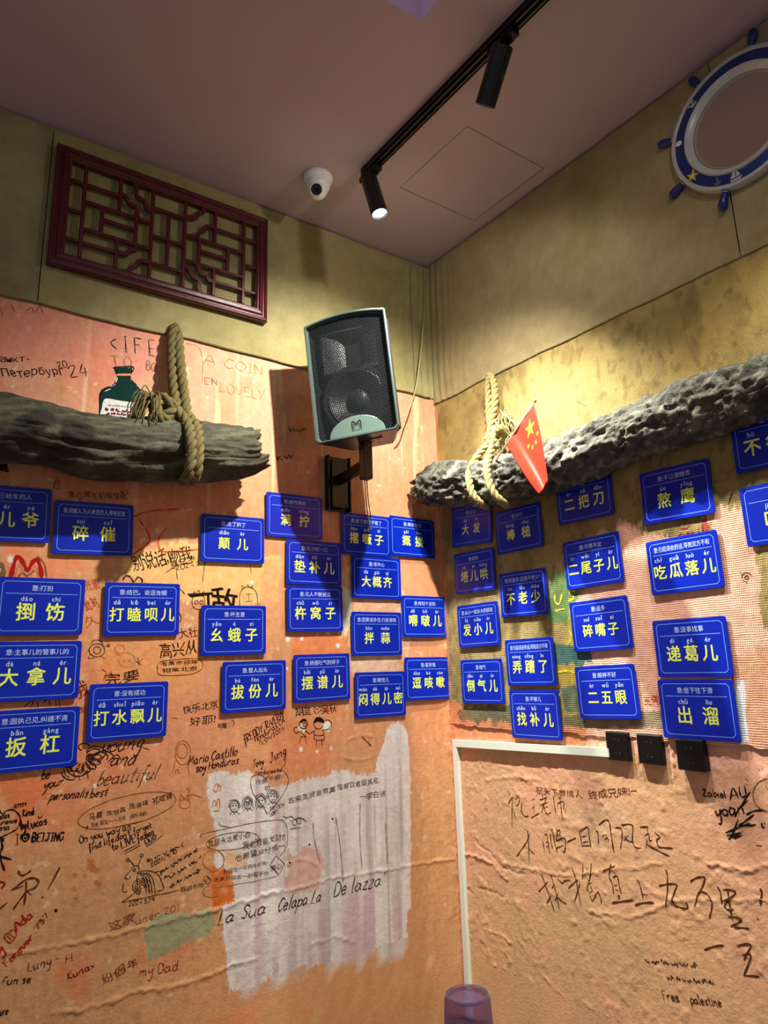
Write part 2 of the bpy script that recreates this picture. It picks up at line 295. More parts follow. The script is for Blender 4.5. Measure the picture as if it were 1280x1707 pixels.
{"w":"R","p":[[1.03,1.147],[1.02,1.02]],"h":0.005},
{"w":"R","p":[[1.269,1.177],[1.342,1.17]],"crack":1}],
"items":[
{"k":"C","w":"L","t":"анкт-","p":[[-1.752,2.331],[-1.67,2.355]],"h":0.028,"c":[34,20,16]},
{"k":"C","w":"L","t":"Петербург","p":[[-1.743,2.284],[-1.565,2.333]],"h":0.039,"c":[34,20,16]},
{"k":"S","w":"L","t":"20","p":[[-1.585,2.35],[-1.557,2.362]],"h":0.014,"c":[34,20,16],"wd":0.0022},
{"k":"S","w":"L","t":"24","p":[[-1.55,2.324],[-1.488,2.342]],"h":0.027,"c":[34,20,16],"wd":0.003},
{"k":"S","w":"L","t":"< I F E","p":[[-1.43,2.451],[-1.271,2.467]],"h":0.033,"c":[52,62,50],"wd":0.004},
{"k":"S","w":"L","t":"T.O","p":[[-1.422,2.391],[-1.351,2.403]],"h":0.024,"c":[150,104,66],"wd":0.003},
{"k":"S","w":"L","t":"BO","p":[[-1.308,2.408],[-1.269,2.408]],"h":0.018,"c":[120,92,66],"wd":0.0025},
{"k":"S","w":"L","t":"A COIN","p":[[-1.1,2.479],[-0.858,2.485]],"h":0.022,"c":[176,98,50],"wd":0.0025},
{"k":"S","w":"L","t":"EN","p":[[-1.095,2.4],[-1.042,2.406]],"h":0.014,"c":[90,60,40],"wd":0.0025},
{"k":"S","w":"L","t":"LOVELY","p":[[-1.039,2.383],[-0.844,2.384]],"h":0.022,"c":[190,112,62],"wd":0.002},
{"k":"P","w":"L","p":[[[-1.17,2.543],[-1.125,2.54],[-1.105,2.493],[-1.104,2.398]]],"c":[150,110,60],"wd":0.002},
{"k":"P","w":"L","p":[[[-1.739,2.532],[-1.726,2.511]],[[-1.694,2.52],[-1.681,2.54],[-1.673,2.522]],[[-1.666,2.524],[-1.658,2.552],[-1.645,2.529]],[[-1.768,2.515],[-1.758,2.489]]],"c":[130,70,50],"wd":0.002},
{"k":"C","w":"L","t":"重","p":[[-1.745,1.996],[-1.7,1.994]],"h":0.048,"c":[34,20,16],"b":0.03},
{"k":"C","w":"L","t":"爱心常在前程早化","p":[[-1.527,1.925],[-1.345,1.939]],"h":0.025,"c":[70,26,14]},
{"k":"C","w":"L","t":"的","p":[[-1.573,1.953],[-1.555,1.949]],"h":0.035,"c":[110,50,30]},
{"k":"S","w":"L","t":"~>","p":[[-1.369,1.949],[-1.338,1.95]],"h":0.014,"c":[70,26,14],"wd":0.002},
{"k":"C","w":"L","t":"KW","p":[[-0.799,2.149],[-0.721,2.17]],"h":0.024,"c":[50,24,14]},
{"k":"C","w":"L","t":"Hom","p":[[-0.745,2.269],[-0.668,2.292]],"h":0.03,"c":[50,24,14]},
{"k":"P","w":"L","p":[[[-1.323,1.881],[-1.269,1.906],[-1.167,1.924]],[[-1.303,1.874],[-1.264,1.809],[-1.32,1.755]],[[-1.21,1.854],[-1.233,1.821],[-1.234,1.79],[-1.21,1.772],[-1.099,1.787]],[[-0.903,1.743],[-0.898,1.715]]],"c":[206,64,40],"wd":0.0045},
{"k":"C","w":"L","t":"别说话,","p":[[-1.313,1.702],[-1.193,1.74]],"h":0.059,"c":[48,28,18]},
{"k":"C","w":"L","t":"吻我","p":[[-1.193,1.736],[-1.115,1.761]],"h":0.049,"c":[48,28,18]},
{"k":"S","w":"L","t":"~2024.2.4","p":[[-1.187,1.708],[-1.063,1.739]],"h":0.01,"c":[60,40,24],"wd":0.002},
{"k":"C","w":"L","t":"魏三岁","p":[[-1.192,1.72],[-1.101,1.745]],"h":0.028,"c":[60,40,24]},
{"k":"P","w":"L","p":[[[-1.207,1.701],[-1.16,1.734],[-1.114,1.74]],[[-1.072,1.749],[-1.078,1.676]],[[-1.174,1.737],[-1.166,1.681]]],"c":[70,50,30],"wd":0.002},
{"k":"B","w":"L","p":[[[-1.131,1.634],[-1.04,1.642],[-1.038,1.634],[-1.118,1.622]],[[-1.062,1.64],[-1.053,1.64],[-1.049,1.591],[-1.058,1.591]]],"c":[34,20,16],"sm":0},
{"k":"C","w":"L","t":"敌","p":[[-1.045,1.579],[-0.944,1.584]],"h":0.09,"c":[34,20,16],"b":0.012},
{"k":"P","w":"L","p":[[[-1.067,1.609],[-1.071,1.622],[-1.08,1.631],[-1.091,1.635],[-1.103,1.631],[-1.111,1.621],[-1.113,1.608],[-1.11,1.595],[-1.101,1.585],[-1.089,1.582],[-1.078,1.586],[-1.07,1.596],[-1.067,1.609]],[[-1.11,1.63],[-1.106,1.642],[-1.098,1.634],[-1.092,1.647],[-1.083,1.635],[-1.072,1.643],[-1.07,1.629]],[[-1.09,1.606],[-1.091,1.609],[-1.094,1.611],[-1.097,1.612],[-1.1,1.611],[-1.102,1.609],[-1.103,1.606],[-1.102,1.603],[-1.1,1.601],[-1.096,1.6],[-1.093,1.601],[-1.091,1.603],[-1.09,1.606]],[[-1.073,1.607],[-1.074,1.61],[-1.077,1.612],[-1.08,1.613],[-1.083,1.612],[-1.085,1.609],[-1.086,1.606],[-1.085,1.603],[-1.083,1.601],[-1.08,1.6],[-1.076,1.601],[-1.074,1.604],[-1.073,1.607]],[[-1.107,1.59],[-1.117,1.582]]],"c":[60,40,20],"wd":0.0022},
{"k":"P","w":"L","p":[[[-0.939,1.593],[-0.94,1.639],[-0.922,1.661],[-0.895,1.661],[-0.876,1.641],[-0.87,1.594]],[[-0.932,1.656],[-0.932,1.669],[-0.92,1.661],[-0.911,1.672],[-0.902,1.661],[-0.893,1.67],[-0.892,1.657]],[[-0.917,1.639],[-0.894,1.64]],[[-0.906,1.64],[-0.905,1.612]],[[-0.919,1.612],[-0.892,1.615]]],"c":[70,50,20],"wd":0.0022},
{"k":"P","w":"L","p":[[[-1.344,1.672],[-1.335,1.686],[-1.32,1.682],[-1.309,1.667],[-1.297,1.683],[-1.285,1.678],[-1.281,1.664]]],"c":[34,20,16],"wd":0.004},
{"k":"P","w":"L","p":[[[-1.16,1.649],[-1.15,1.645],[-1.139,1.633]],[[-1.157,1.573],[-1.148,1.553],[-1.154,1.538]]],"c":[34,20,16],"wd":0.0025},
{"k":"P","w":"L","p":[[[-1.665,1.668],[-1.658,1.717],[-1.648,1.73],[-1.634,1.709],[-1.622,1.691],[-1.611,1.714],[-1.602,1.725],[-1.591,1.711],[-1.581,1.668]]],"c":[168,24,22],"wd":0.011},
{"k":"P","w":"L","p":[[[-1.655,1.663],[-1.646,1.705],[-1.632,1.687],[-1.621,1.677],[-1.607,1.703],[-1.597,1.696],[-1.591,1.666]]],"c":[196,124,108],"wd":0.004},
{"k":"P","w":"L","p":[[[-1.599,1.733],[-1.578,1.712],[-1.568,1.668]],[[-1.646,1.669],[-1.635,1.682],[-1.621,1.673],[-1.603,1.692]]],"c":[120,88,50],"wd":0.004},
{"k":"P","w":"L","p":[[[-1.697,1.706],[-1.686,1.692],[-1.687,1.667]]],"c":[110,96,62],"wd":0.012},
{"k":"P","w":"L","p":[[[-1.683,1.726],[-1.664,1.732],[-1.665,1.707]]],"c":[230,226,206],"wd":0.001},
{"k":"C","w":"L","t":"光影","p":[[-1.456,1.634],[-1.407,1.648]],"h":0.037,"c":[196,84,50]},
{"k":"C","w":"L","t":"此时","p":[[-1.448,1.569],[-1.407,1.588]],"h":0.045,"c":[186,72,46]},
{"k":"C","w":"L","t":"久","p":[[-1.445,1.522],[-1.407,1.54]],"h":0.036,"c":[190,96,64]},
{"k":"C","w":"L","t":"大社","p":[[-1.154,1.483],[-1.085,1.498]],"h":0.039,"c":[96,34,20]},
{"k":"C","w":"L","t":"高兴从","p":[[-1.215,1.426],[-1.087,1.439]],"h":0.05,"c":[48,24,14]},
{"k":"P","w":"L","p":[[[-1.22,1.385],[-1.214,1.411],[-1.167,1.418],[-1.086,1.419],[-1.068,1.392],[-1.105,1.37],[-1.204,1.37],[-1.22,1.385]]],"c":[92,44,24],"wd":0.002},
{"k":"C","w":"L","t":"海南市领导","p":[[-1.213,1.4],[-1.085,1.404]],"h":0.015,"c":[34,20,16]},
{"k":"C","w":"L","t":"相聚北京","p":[[-1.205,1.379],[-1.085,1.382]],"h":0.015,"c":[34,20,16]},
{"k":"P","w":"L","p":[[[-1.386,1.452],[-1.389,1.462],[-1.398,1.47],[-1.41,1.472],[-1.421,1.47],[-1.429,1.463],[-1.432,1.453],[-1.428,1.443],[-1.419,1.436],[-1.407,1.433],[-1.396,1.435],[-1.388,1.442],[-1.386,1.452]],[[-1.427,1.471],[-1.421,1.482],[-1.403,1.482],[-1.392,1.469]],[[-1.392,1.463],[-1.374,1.467]],[[-1.372,1.467],[-1.373,1.468],[-1.374,1.47],[-1.376,1.47],[-1.378,1.47],[-1.379,1.468],[-1.379,1.467],[-1.379,1.465],[-1.377,1.463],[-1.376,1.463],[-1.374,1.463],[-1.372,1.465],[-1.372,1.467]],[[-1.398,1.452],[-1.4,1.458],[-1.404,1.462],[-1.409,1.463],[-1.415,1.462],[-1.418,1.458],[-1.419,1.453],[-1.417,1.447],[-1.413,1.443],[-1.408,1.442],[-1.403,1.443],[-1.399,1.447],[-1.398,1.452]],[[-1.429,1.439],[-1.432,1.428],[-1.414,1.431]],[[-1.393,1.432],[-1.382,1.427]],[[-1.43,1.46],[-1.438,1.449]]],"c":[70,44,26],"wd":0.0022},
{"k":"P","w":"L","p":[[[-1.291,1.421],[-1.295,1.432],[-1.305,1.44],[-1.318,1.444],[-1.331,1.441],[-1.34,1.433],[-1.342,1.422],[-1.338,1.411],[-1.328,1.403],[-1.315,1.399],[-1.303,1.402],[-1.294,1.41],[-1.291,1.421]],[[-1.323,1.418],[-1.323,1.419],[-1.324,1.42],[-1.326,1.421],[-1.327,1.42],[-1.328,1.419],[-1.328,1.418],[-1.328,1.417],[-1.327,1.416],[-1.325,1.415],[-1.324,1.415],[-1.323,1.416],[-1.323,1.418]],[[-1.306,1.419],[-1.307,1.421],[-1.308,1.422],[-1.309,1.422],[-1.311,1.422],[-1.312,1.421],[-1.312,1.419],[-1.311,1.418],[-1.31,1.417],[-1.309,1.417],[-1.308,1.417],[-1.307,1.418],[-1.306,1.419]]],"c":[176,150,90],"wd":0.002},
{"k":"P","w":"L","p":[[[-1.326,1.455],[-1.328,1.461],[-1.334,1.466],[-1.341,1.468],[-1.349,1.466],[-1.354,1.462],[-1.355,1.455],[-1.353,1.449],[-1.347,1.444],[-1.34,1.442],[-1.333,1.444],[-1.328,1.448],[-1.326,1.455]],[[-1.354,1.441],[-1.332,1.433]]],"c":[200,90,80],"wd":0.002},
{"k":"P","w":"L","p":[[[-1.279,1.413],[-1.268,1.424]],[[-1.29,1.417],[-1.271,1.405]],[[-1.284,1.428],[-1.278,1.402]]],"c":[60,56,30],"wd":0.003},
{"k":"C","w":"L","t":"完要","p":[[-1.384,1.348],[-1.271,1.361]],"h":0.039,"c":[40,24,14]},
{"k":"C","w":"L","t":"我","p":[[-1.458,1.311],[-1.418,1.326]],"h":0.059,"c":[110,44,28]},
{"k":"P","w":"L","p":[[[-1.599,1.297],[-1.576,1.316],[-1.581,1.296]],[[-1.566,1.312],[-1.561,1.292]],[[-1.549,1.304],[-1.537,1.314],[-1.53,1.296]],[[-1.518,1.314],[-1.513,1.292]],[[-1.508,1.312],[-1.503,1.291]]],"c":[60,20,14],"wd":0.0025},
{"k":"C","w":"L","t":"友","p":[[-1.448,1.267],[-1.425,1.273]],"h":0.025,"c":[150,60,40]},
{"k":"P","w":"L","p":[[[-1.391,1.396],[-1.376,1.383],[-1.385,1.362]],[[-1.362,1.39],[-1.365,1.372],[-1.343,1.378]]],"c":[190,84,50],"wd":0.003},
{"k":"C","w":"L","t":"快乐北京","p":[[-1.13,1.246],[-1.01,1.261]],"h":0.028,"c":[36,20,14]},
{"k":"C","w":"L","t":"好耶!","p":[[-1.107,1.207],[-1.017,1.212]],"h":0.032,"c":[36,20,14]},
{"k":"C","w":"L","t":"嗨","p":[[-1.012,1.19],[-0.974,1.193]],"h":0.021,"c":[36,20,14]},
{"k":"S","w":"L","t":":)","p":[[-0.97,1.193],[-0.944,1.199]],"h":0.011,"c":[36,20,14],"wd":0.0022},
{"k":"P","w":"L","p":[[[-1.163,1.237],[-1.146,1.232]]],"c":[34,20,16],"wd":0.002},
{"k":"P","w":"L","p":[[[-1.1,1.124],[-1.104,1.142],[-1.114,1.157],[-1.127,1.163],[-1.14,1.159],[-1.148,1.146],[-1.151,1.128],[-1.147,1.11],[-1.137,1.096],[-1.124,1.09],[-1.112,1.093],[-1.103,1.106],[-1.1,1.124]],[[-1.11,1.13],[-1.113,1.141],[-1.12,1.15],[-1.129,1.154],[-1.137,1.152],[-1.144,1.144],[-1.145,1.133],[-1.143,1.122],[-1.136,1.114],[-1.127,1.11],[-1.118,1.112],[-1.112,1.119],[-1.11,1.13]],[[-1.15,1.105],[-1.156,1.066]],[[-1.134,1.092],[-1.141,1.064]],[[-1.111,1.097],[-1.101,1.056]],[[-1.135,1.114],[-1.123,1.109]],[[-1.148,1.065],[-1.145,1.079],[-1.133,1.064]]],"c":[176,84,44],"wd":0.0022},
{"k":"S","w":"L","t":"fREDDY RiVERA","p":[[-0.913,1.134],[-0.763,1.209]],"h":0.014,"c":[60,16,18],"wd":0.003,"sl":0.2},
{"k":"S","w":"L","t":"Honduras CA","p":[[-0.873,1.135],[-0.759,1.193]],"h":0.011,"c":[80,14,16],"wd":0.0026,"sl":0.2},
{"k":"S","w":"L","t":"11/04/2024","p":[[-0.857,1.122],[-0.761,1.169]],"h":0.009,"c":[80,14,16],"wd":0.0024},
{"k":"C","w":"L","t":"胡","p":[[-0.721,1.21],[-0.684,1.212]],"h":0.033,"c":[34,20,16]},
{"k":"C","w":"L","t":"蓝","p":[[-0.687,1.21],[-0.652,1.212]],"h":0.033,"c":[34,20,16]},
{"k":"P","w":"L","p":[[[-0.635,1.213],[-0.644,1.23],[-0.637,1.236],[-0.629,1.227],[-0.619,1.237],[-0.612,1.228],[-0.632,1.213]]],"c":[60,14,14],"wd":0.0022},
{"k":"C","w":"L","t":"吴秋","p":[[-0.612,1.213],[-0.545,1.218]],"h":0.032,"c":[60,16,16]},
{"k":"P","w":"L","p":[[[-0.67,1.18],[-0.672,1.187],[-0.678,1.193],[-0.687,1.196],[-0.695,1.194],[-0.701,1.19],[-0.704,1.183],[-0.701,1.175],[-0.695,1.17],[-0.687,1.167],[-0.678,1.168],[-0.672,1.173],[-0.67,1.18]],[[-0.687,1.167],[-0.694,1.151],[-0.677,1.138],[-0.699,1.139]],[[-0.696,1.16],[-0.718,1.153],[-0.725,1.17],[-0.711,1.173]],[[-0.679,1.158],[-0.66,1.146],[-0.647,1.154]],[[-0.694,1.139],[-0.704,1.12]],[[-0.679,1.138],[-0.675,1.113]],[[-0.699,1.168],[-0.674,1.164]],[[-0.674,1.178],[-0.675,1.182],[-0.678,1.184],[-0.682,1.185],[-0.685,1.185],[-0.688,1.183],[-0.689,1.18],[-0.688,1.176],[-0.685,1.174],[-0.682,1.173],[-0.678,1.173],[-0.675,1.175],[-0.674,1.178]]],"c":[34,20,16],"wd":0.0026},
{"k":"P","w":"L","p":[[[-0.605,1.177],[-0.607,1.187],[-0.615,1.194],[-0.625,1.198],[-0.635,1.196],[-0.642,1.189],[-0.645,1.18],[-0.642,1.171],[-0.635,1.163],[-0.625,1.16],[-0.615,1.162],[-0.607,1.168],[-0.605,1.177]],[[-0.635,1.163],[-0.643,1.141],[-0.603,1.138],[-0.61,1.159]],[[-0.643,1.141],[-0.64,1.124],[-0.603,1.121],[-0.603,1.138]],[[-0.633,1.124],[-0.635,1.101]],[[-0.613,1.122],[-0.61,1.101]],[[-0.638,1.155],[-0.655,1.152]],[[-0.607,1.153],[-0.582,1.157],[-0.574,1.171]],[[-0.578,1.153],[-0.575,1.155],[-0.572,1.159],[-0.57,1.164],[-0.569,1.168],[-0.57,1.173],[-0.571,1.178],[-0.574,1.182],[-0.578,1.185],[-0.582,1.188],[-0.587,1.189],[-0.591,1.188],[-0.596,1.187]]],"c":[34,20,16],"wd":0.0026},
{"k":"B","w":"L","p":[[[-0.645,1.18],[-0.637,1.198],[-0.62,1.201],[-0.602,1.19],[-0.602,1.179],[-0.627,1.185]],[[-0.704,1.185],[-0.696,1.196],[-0.682,1.2],[-0.672,1.189],[-0.687,1.19]]],"c":[30,22,18]},
{"k":"S","w":"L","t":"Mario Castillo","p":[[-1.106,1.086],[-0.938,1.102]],"h":0.015,"c":[58,14,18],"wd":0.0034,"sl":0.25},
{"k":"S","w":"L","t":"soy Honduras","p":[[-1.082,1.063],[-0.933,1.075]],"h":0.013,"c":[58,14,18],"wd":0.0034,"sl":0.25},
{"k":"S","w":"L","t":"Tony","p":[[-0.883,1.055],[-0.841,1.062]],"h":0.013,"c":[34,20,16],"wd":0.003,"sl":0.3},
{"k":"S","w":"L","t":"Jung","p":[[-0.818,1.063],[-0.754,1.088]],"h":0.016,"c":[34,20,16],"wd":0.003,"sl":0.3},
{"k":"P","w":"L","p":[[[-0.768,1.098],[-0.758,1.065],[-0.763,1.05],[-0.777,1.036]]],"c":[92,44,24],"wd":0.0022},
{"k":"S","w":"L","t":"young","p":[[-1.382,1.149],[-1.254,1.154]],"h":0.022,"c":[44,22,16],"wd":0.0034,"sl":0.45},
{"k":"S","w":"L","t":"and","p":[[-1.352,1.112],[-1.274,1.107]],"h":0.021,"c":[44,22,16],"wd":0.0034,"sl":0.45},
{"k":"S","w":"L","t":"beautiful","p":[[-1.387,1.058],[-1.205,1.058]],"h":0.021,"c":[70,44,28],"wd":0.0028,"sl":0.45},
{"k":"P","w":"L","p":[[[-1.254,1.154],[-1.232,1.145]]],"c":[34,20,16],"wd":0.002},
{"k":"S","w":"L","t":"be","p":[[-1.539,1.093],[-1.514,1.096]],"h":0.013,"c":[44,22,16],"wd":0.003,"sl":0.3},
{"k":"S","w":"L","t":"your","p":[[-1.531,1.066],[-1.477,1.073]],"h":0.013,"c":[44,22,16],"wd":0.003,"sl":0.4},
{"k":"S","w":"L","t":"personalis","p":[[-1.513,1.035],[-1.409,1.031]],"h":0.013,"c":[44,22,16],"wd":0.003,"sl":0.4},
{"k":"S","w":"L","t":"best","p":[[-1.402,1.027],[-1.351,1.027]],"h":0.013,"c":[44,22,16],"wd":0.003,"sl":0.3},
{"k":"P","w":"L","p":[[[-1.449,1.143],[-1.473,1.15],[-1.487,1.138],[-1.467,1.132],[-1.447,1.137]],[[-1.446,1.136],[-1.47,1.136],[-1.476,1.121],[-1.456,1.12],[-1.442,1.131]],[[-1.441,1.13],[-1.46,1.123],[-1.457,1.107],[-1.44,1.112],[-1.435,1.128]],[[-1.434,1.127],[-1.446,1.114],[-1.434,1.099],[-1.424,1.11],[-1.428,1.127]],[[-1.427,1.127],[-1.429,1.11],[-1.41,1.099],[-1.408,1.113],[-1.422,1.129]],[[-1.421,1.13],[-1.413,1.112],[-1.391,1.107],[-1.397,1.122],[-1.418,1.134]],[[-1.417,1.135],[-1.4,1.119],[-1.378,1.121],[-1.392,1.135],[-1.416,1.14]],[[-1.416,1.142],[-1.393,1.131],[-1.375,1.14],[-1.394,1.149],[-1.417,1.147]],[[-1.418,1.149],[-1.393,1.145],[-1.382,1.159],[-1.403,1.163],[-1.421,1.154]],[[-1.399,1.139],[-1.401,1.144],[-1.405,1.148],[-1.41,1.15],[-1.415,1.149],[-1.418,1.146],[-1.419,1.141],[-1.418,1.136],[-1.414,1.131],[-1.408,1.13],[-1.403,1.13],[-1.4,1.134],[-1.399,1.139]],[[-1.404,1.139],[-1.405,1.142],[-1.407,1.144],[-1.409,1.145],[-1.412,1.144],[-1.414,1.143],[-1.414,1.14],[-1.413,1.138],[-1.411,1.136],[-1.409,1.135],[-1.406,1.135],[-1.405,1.137],[-1.404,1.139]],[[-1.36,1.13],[-1.358,1.134],[-1.358,1.138],[-1.36,1.143],[-1.365,1.147],[-1.371,1.15],[-1.377,1.152],[-1.384,1.152],[-1.39,1.151],[-1.395,1.148],[-1.398,1.145],[-1.399,1.14],[-1.397,1.136]],[[-1.341,1.124],[-1.34,1.129],[-1.34,1.134],[-1.342,1.139],[-1.347,1.144],[-1.352,1.148],[-1.359,1.152],[-1.366,1.154],[-1.374,1.155],[-1.382,1.155],[-1.389,1.153],[-1.394,1.151],[-1.399,1.147]],[[-1.366,1.151],[-1.368,1.156],[-1.371,1.16],[-1.376,1.164],[-1.382,1.167],[-1.388,1.169],[-1.394,1.171],[-1.4,1.171],[-1.406,1.17],[-1.411,1.167],[-1.416,1.164],[-1.418,1.161],[-1.42,1.156]],[[-1.357,1.123],[-1.34,1.135],[-1.33,1.14],[-1.318,1.125]],[[-1.413,1.171],[-1.414,1.174],[-1.417,1.178],[-1.422,1.18],[-1.427,1.182],[-1.433,1.182],[-1.437,1.181],[-1.441,1.179],[-1.443,1.176],[-1.443,1.172],[-1.441,1.168],[-1.438,1.165],[-1.433,1.163]],[[-1.465,1.124],[-1.464,1.12],[-1.462,1.116],[-1.459,1.113],[-1.456,1.109],[-1.452,1.107],[-1.447,1.106],[-1.442,1.105],[-1.438,1.105],[-1.434,1.106],[-1.43,1.108],[-1.427,1.111],[-1.425,1.114]],[[-1.47,1.114],[-1.468,1.109],[-1.465,1.104],[-1.461,1.1],[-1.456,1.097],[-1.451,1.094],[-1.445,1.092],[-1.438,1.091],[-1.432,1.091],[-1.427,1.092],[-1.422,1.094],[-1.417,1.096],[-1.414,1.1]],[[-1.415,1.107],[-1.41,1.081]],[[-1.426,1.096],[-1.403,1.104]],[[-1.486,1.108],[-1.485,1.104],[-1.483,1.101],[-1.481,1.097],[-1.478,1.094],[-1.475,1.091],[-1.472,1.089],[-1.468,1.086],[-1.465,1.085],[-1.461,1.084],[-1.457,1.083],[-1.453,1.083],[-1.45,1.084]]],"c":[40,24,18],"wd":0.003},
{"k":"P","w":"L","p":[[[-1.453,1.103],[-1.446,1.089],[-1.452,1.083]],[[-1.44,1.094],[-1.432,1.077]],[[-1.481,1.122],[-1.476,1.102],[-1.462,1.09]]],"c":[40,24,18],"wd":0.002},
{"k":"P","w":"L","p":[[[-1.143,0.993],[-1.151,1.003],[-1.17,1.012],[-1.197,1.018],[-1.23,1.021],[-1.267,1.021],[-1.304,1.018],[-1.341,1.013],[-1.373,1.005],[-1.399,0.996],[-1.418,0.985],[-1.428,0.974],[-1.43,0.964],[-1.422,0.954],[-1.406,0.946],[-1.382,0.939],[-1.351,0.936],[-1.317,0.935],[-1.279,0.937],[-1.242,0.941],[-1.208,0.949],[-1.179,0.958],[-1.157,0.969],[-1.145,0.981],[-1.143,0.993]]],"c":[146,84,40],"wd":0.0024},
{"k":"C","w":"L","t":"马晨","p":[[-1.401,0.965],[-1.361,0.969]],"h":0.021,"c":[40,26,16]},
{"k":"C","w":"L","t":"陈怡霖","p":[[-1.351,0.969],[-1.295,0.976]],"h":0.018,"c":[56,36,22]},
{"k":"C","w":"L","t":"陈海峰","p":[[-1.285,0.978],[-1.228,0.986]],"h":0.019,"c":[56,36,22]},
{"k":"C","w":"L","t":"祁斌健","p":[[-1.216,0.984],[-1.153,0.995]],"h":0.023,"c":[36,22,14]},
{"k":"C","w":"L","t":"轻取一班 新年","p":[[-1.396,0.945],[-1.23,0.957]],"h":0.014,"c":[90,58,34]},
{"k":"P","w":"L","p":[[[-1.409,0.943],[-1.402,0.952],[-1.403,0.939]],[[-1.331,0.935],[-1.24,0.941]]],"c":[70,40,22],"wd":0.0022},
{"k":"S","w":"L","t":"On you way an","p":[[-1.423,0.907],[-1.275,0.923]],"h":0.011,"c":[44,24,16],"wd":0.0026},
{"k":"S","w":"L","t":"find life,don't forget","p":[[-1.395,0.882],[-1.213,0.919]],"h":0.009,"c":[44,24,16],"wd":0.0026},
{"k":"S","w":"L","t":"to","p":[[-1.329,0.872],[-1.311,0.876]],"h":0.01,"c":[34,20,16],"wd":0.003},
{"k":"S","w":"L","t":"LIVE","p":[[-1.302,0.873],[-1.259,0.887]],"h":0.013,"c":[34,20,16],"wd":0.003},
{"k":"S","w":"L","t":"forman","p":[[-1.255,0.885],[-1.205,0.899]],"h":0.01,"c":[34,20,16],"wd":0.0026},
{"k":"S","w":"L","t":"Dub","p":[[-1.229,0.872],[-1.197,0.888]],"h":0.011,"c":[34,20,16],"wd":0.0026},
{"k":"P","w":"L","p":[[[-1.296,0.865],[-1.251,0.879]],[[-1.292,0.858],[-1.247,0.874]],[[-1.229,0.866],[-1.179,0.891]]],"c":[34,20,16],"wd":0.0022},
{"k":"P","w":"L","p":[[[-1.646,1.037],[-1.628,1.013],[-1.622,1.021],[-1.604,1.022],[-1.588,1.007],[-1.583,0.991],[-1.59,0.971],[-1.61,0.962],[-1.627,0.955]]],"c":[34,20,16],"wd":0.0034},
{"k":"S","w":"L","t":"ucas","p":[[-1.639,1.002],[-1.61,1.003]],"h":0.008,"c":[34,20,16],"wd":0.0026},
{"k":"S","w":"L","t":"aurence","p":[[-1.645,0.987],[-1.59,0.988]],"h":0.007,"c":[34,20,16],"wd":0.0026},
{"k":"S","w":"L","t":"ana","p":[[-1.635,0.973],[-1.607,0.972]],"h":0.008,"c":[34,20,16],"wd":0.0026},
{"k":"S","w":"L","t":"0.2229","p":[[-1.601,1.026],[-1.571,1.027]],"h":0.006,"c":[34,20,16],"wd":0.0022},
{"k":"S","w":"L","t":"Kind","p":[[-1.578,1.001],[-1.548,1.003]],"h":0.01,"c":[34,20,16],"wd":0.0034},
{"k":"P","w":"L","p":[[[-1.538,0.996],[-1.534,0.99],[-1.527,0.997]],[[-1.538,1.004],[-1.537,1.003]],[[-1.531,1.004],[-1.529,1.003]]],"c":[34,20,16],"wd":0.0026},
{"k":"S","w":"L","t":"by","p":[[-1.58,0.968],[-1.566,0.969]],"h":0.011,"c":[34,20,16],"wd":0.005},
{"k":"S","w":"L","t":"Lucas","p":[[-1.563,0.967],[-1.513,0.973]],"h":0.012,"c":[34,20,16],"wd":0.0036},
{"k":"P","w":"L","p":[[[-1.591,0.957],[-1.583,0.957]],[[-1.587,0.956],[-1.586,0.932]],[[-1.59,0.931],[-1.581,0.931]]],"c":[84,20,22],"wd":0.0032},
{"k":"B","w":"L","p":[[[-1.566,0.933],[-1.579,0.944],[-1.579,0.955],[-1.57,0.955],[-1.562,0.956],[-1.556,0.952],[-1.556,0.941]]],"c":[24,18,20]},
{"k":"P","w":"L","p":[[[-1.563,0.943],[-1.563,0.946],[-1.565,0.948],[-1.568,0.949],[-1.57,0.949],[-1.571,0.947],[-1.572,0.945],[-1.571,0.942],[-1.569,0.94],[-1.567,0.939],[-1.565,0.94],[-1.563,0.941],[-1.563,0.943]]],"c":[190,150,120],"wd":0.0016},
{"k":"S","w":"L","t":"BEIJING","p":[[-1.551,0.932],[-1.466,0.922]],"h":0.012,"c":[24,18,20],"wd":0.0042},
{"k":"P","w":"L","p":[[[-1.63,0.956],[-1.621,0.948],[-1.626,0.943]],[[-1.62,0.951],[-1.63,0.946]],[[-1.627,0.949],[-1.622,0.927],[-1.627,0.913],[-1.622,0.906],[-1.596,0.894]],[[-1.627,0.913],[-1.622,0.894],[-1.611,0.868]],[[-1.621,0.936],[-1.627,0.922]]],"c":[18,20,30],"wd":0.0045},
{"k":"P","w":"L","p":[[[-1.577,0.862],[-1.571,0.851],[-1.559,0.85],[-1.545,0.858]],[[-1.589,0.817],[-1.575,0.826],[-1.555,0.837],[-1.534,0.836],[-1.524,0.825],[-1.532,0.812],[-1.553,0.807]],[[-1.555,0.831],[-1.554,0.801],[-1.556,0.772]],[[-1.55,0.809],[-1.569,0.786],[-1.582,0.767]],[[-1.55,0.806],[-1.54,0.795]],[[-1.589,0.817],[-1.56,0.823]]],"c":[92,44,24],"wd":0.0048},
{"k":"P","w":"L","p":[[[-1.471,0.852],[-1.498,0.801]]],"c":[92,44,24],"wd":0.005},
{"k":"B","w":"L","p":[[[-1.508,0.783],[-1.509,0.785],[-1.512,0.786],[-1.513,0.784],[-1.511,0.781],[-1.509,0.781]]],"c":[34,20,16]},
{"k":"P","w":"L","p":[[[-1.626,0.844],[-1.608,0.838],[-1.616,0.825]],[[-1.62,0.773],[-1.598,0.788]]],"c":[92,44,24],"wd":0.0045},
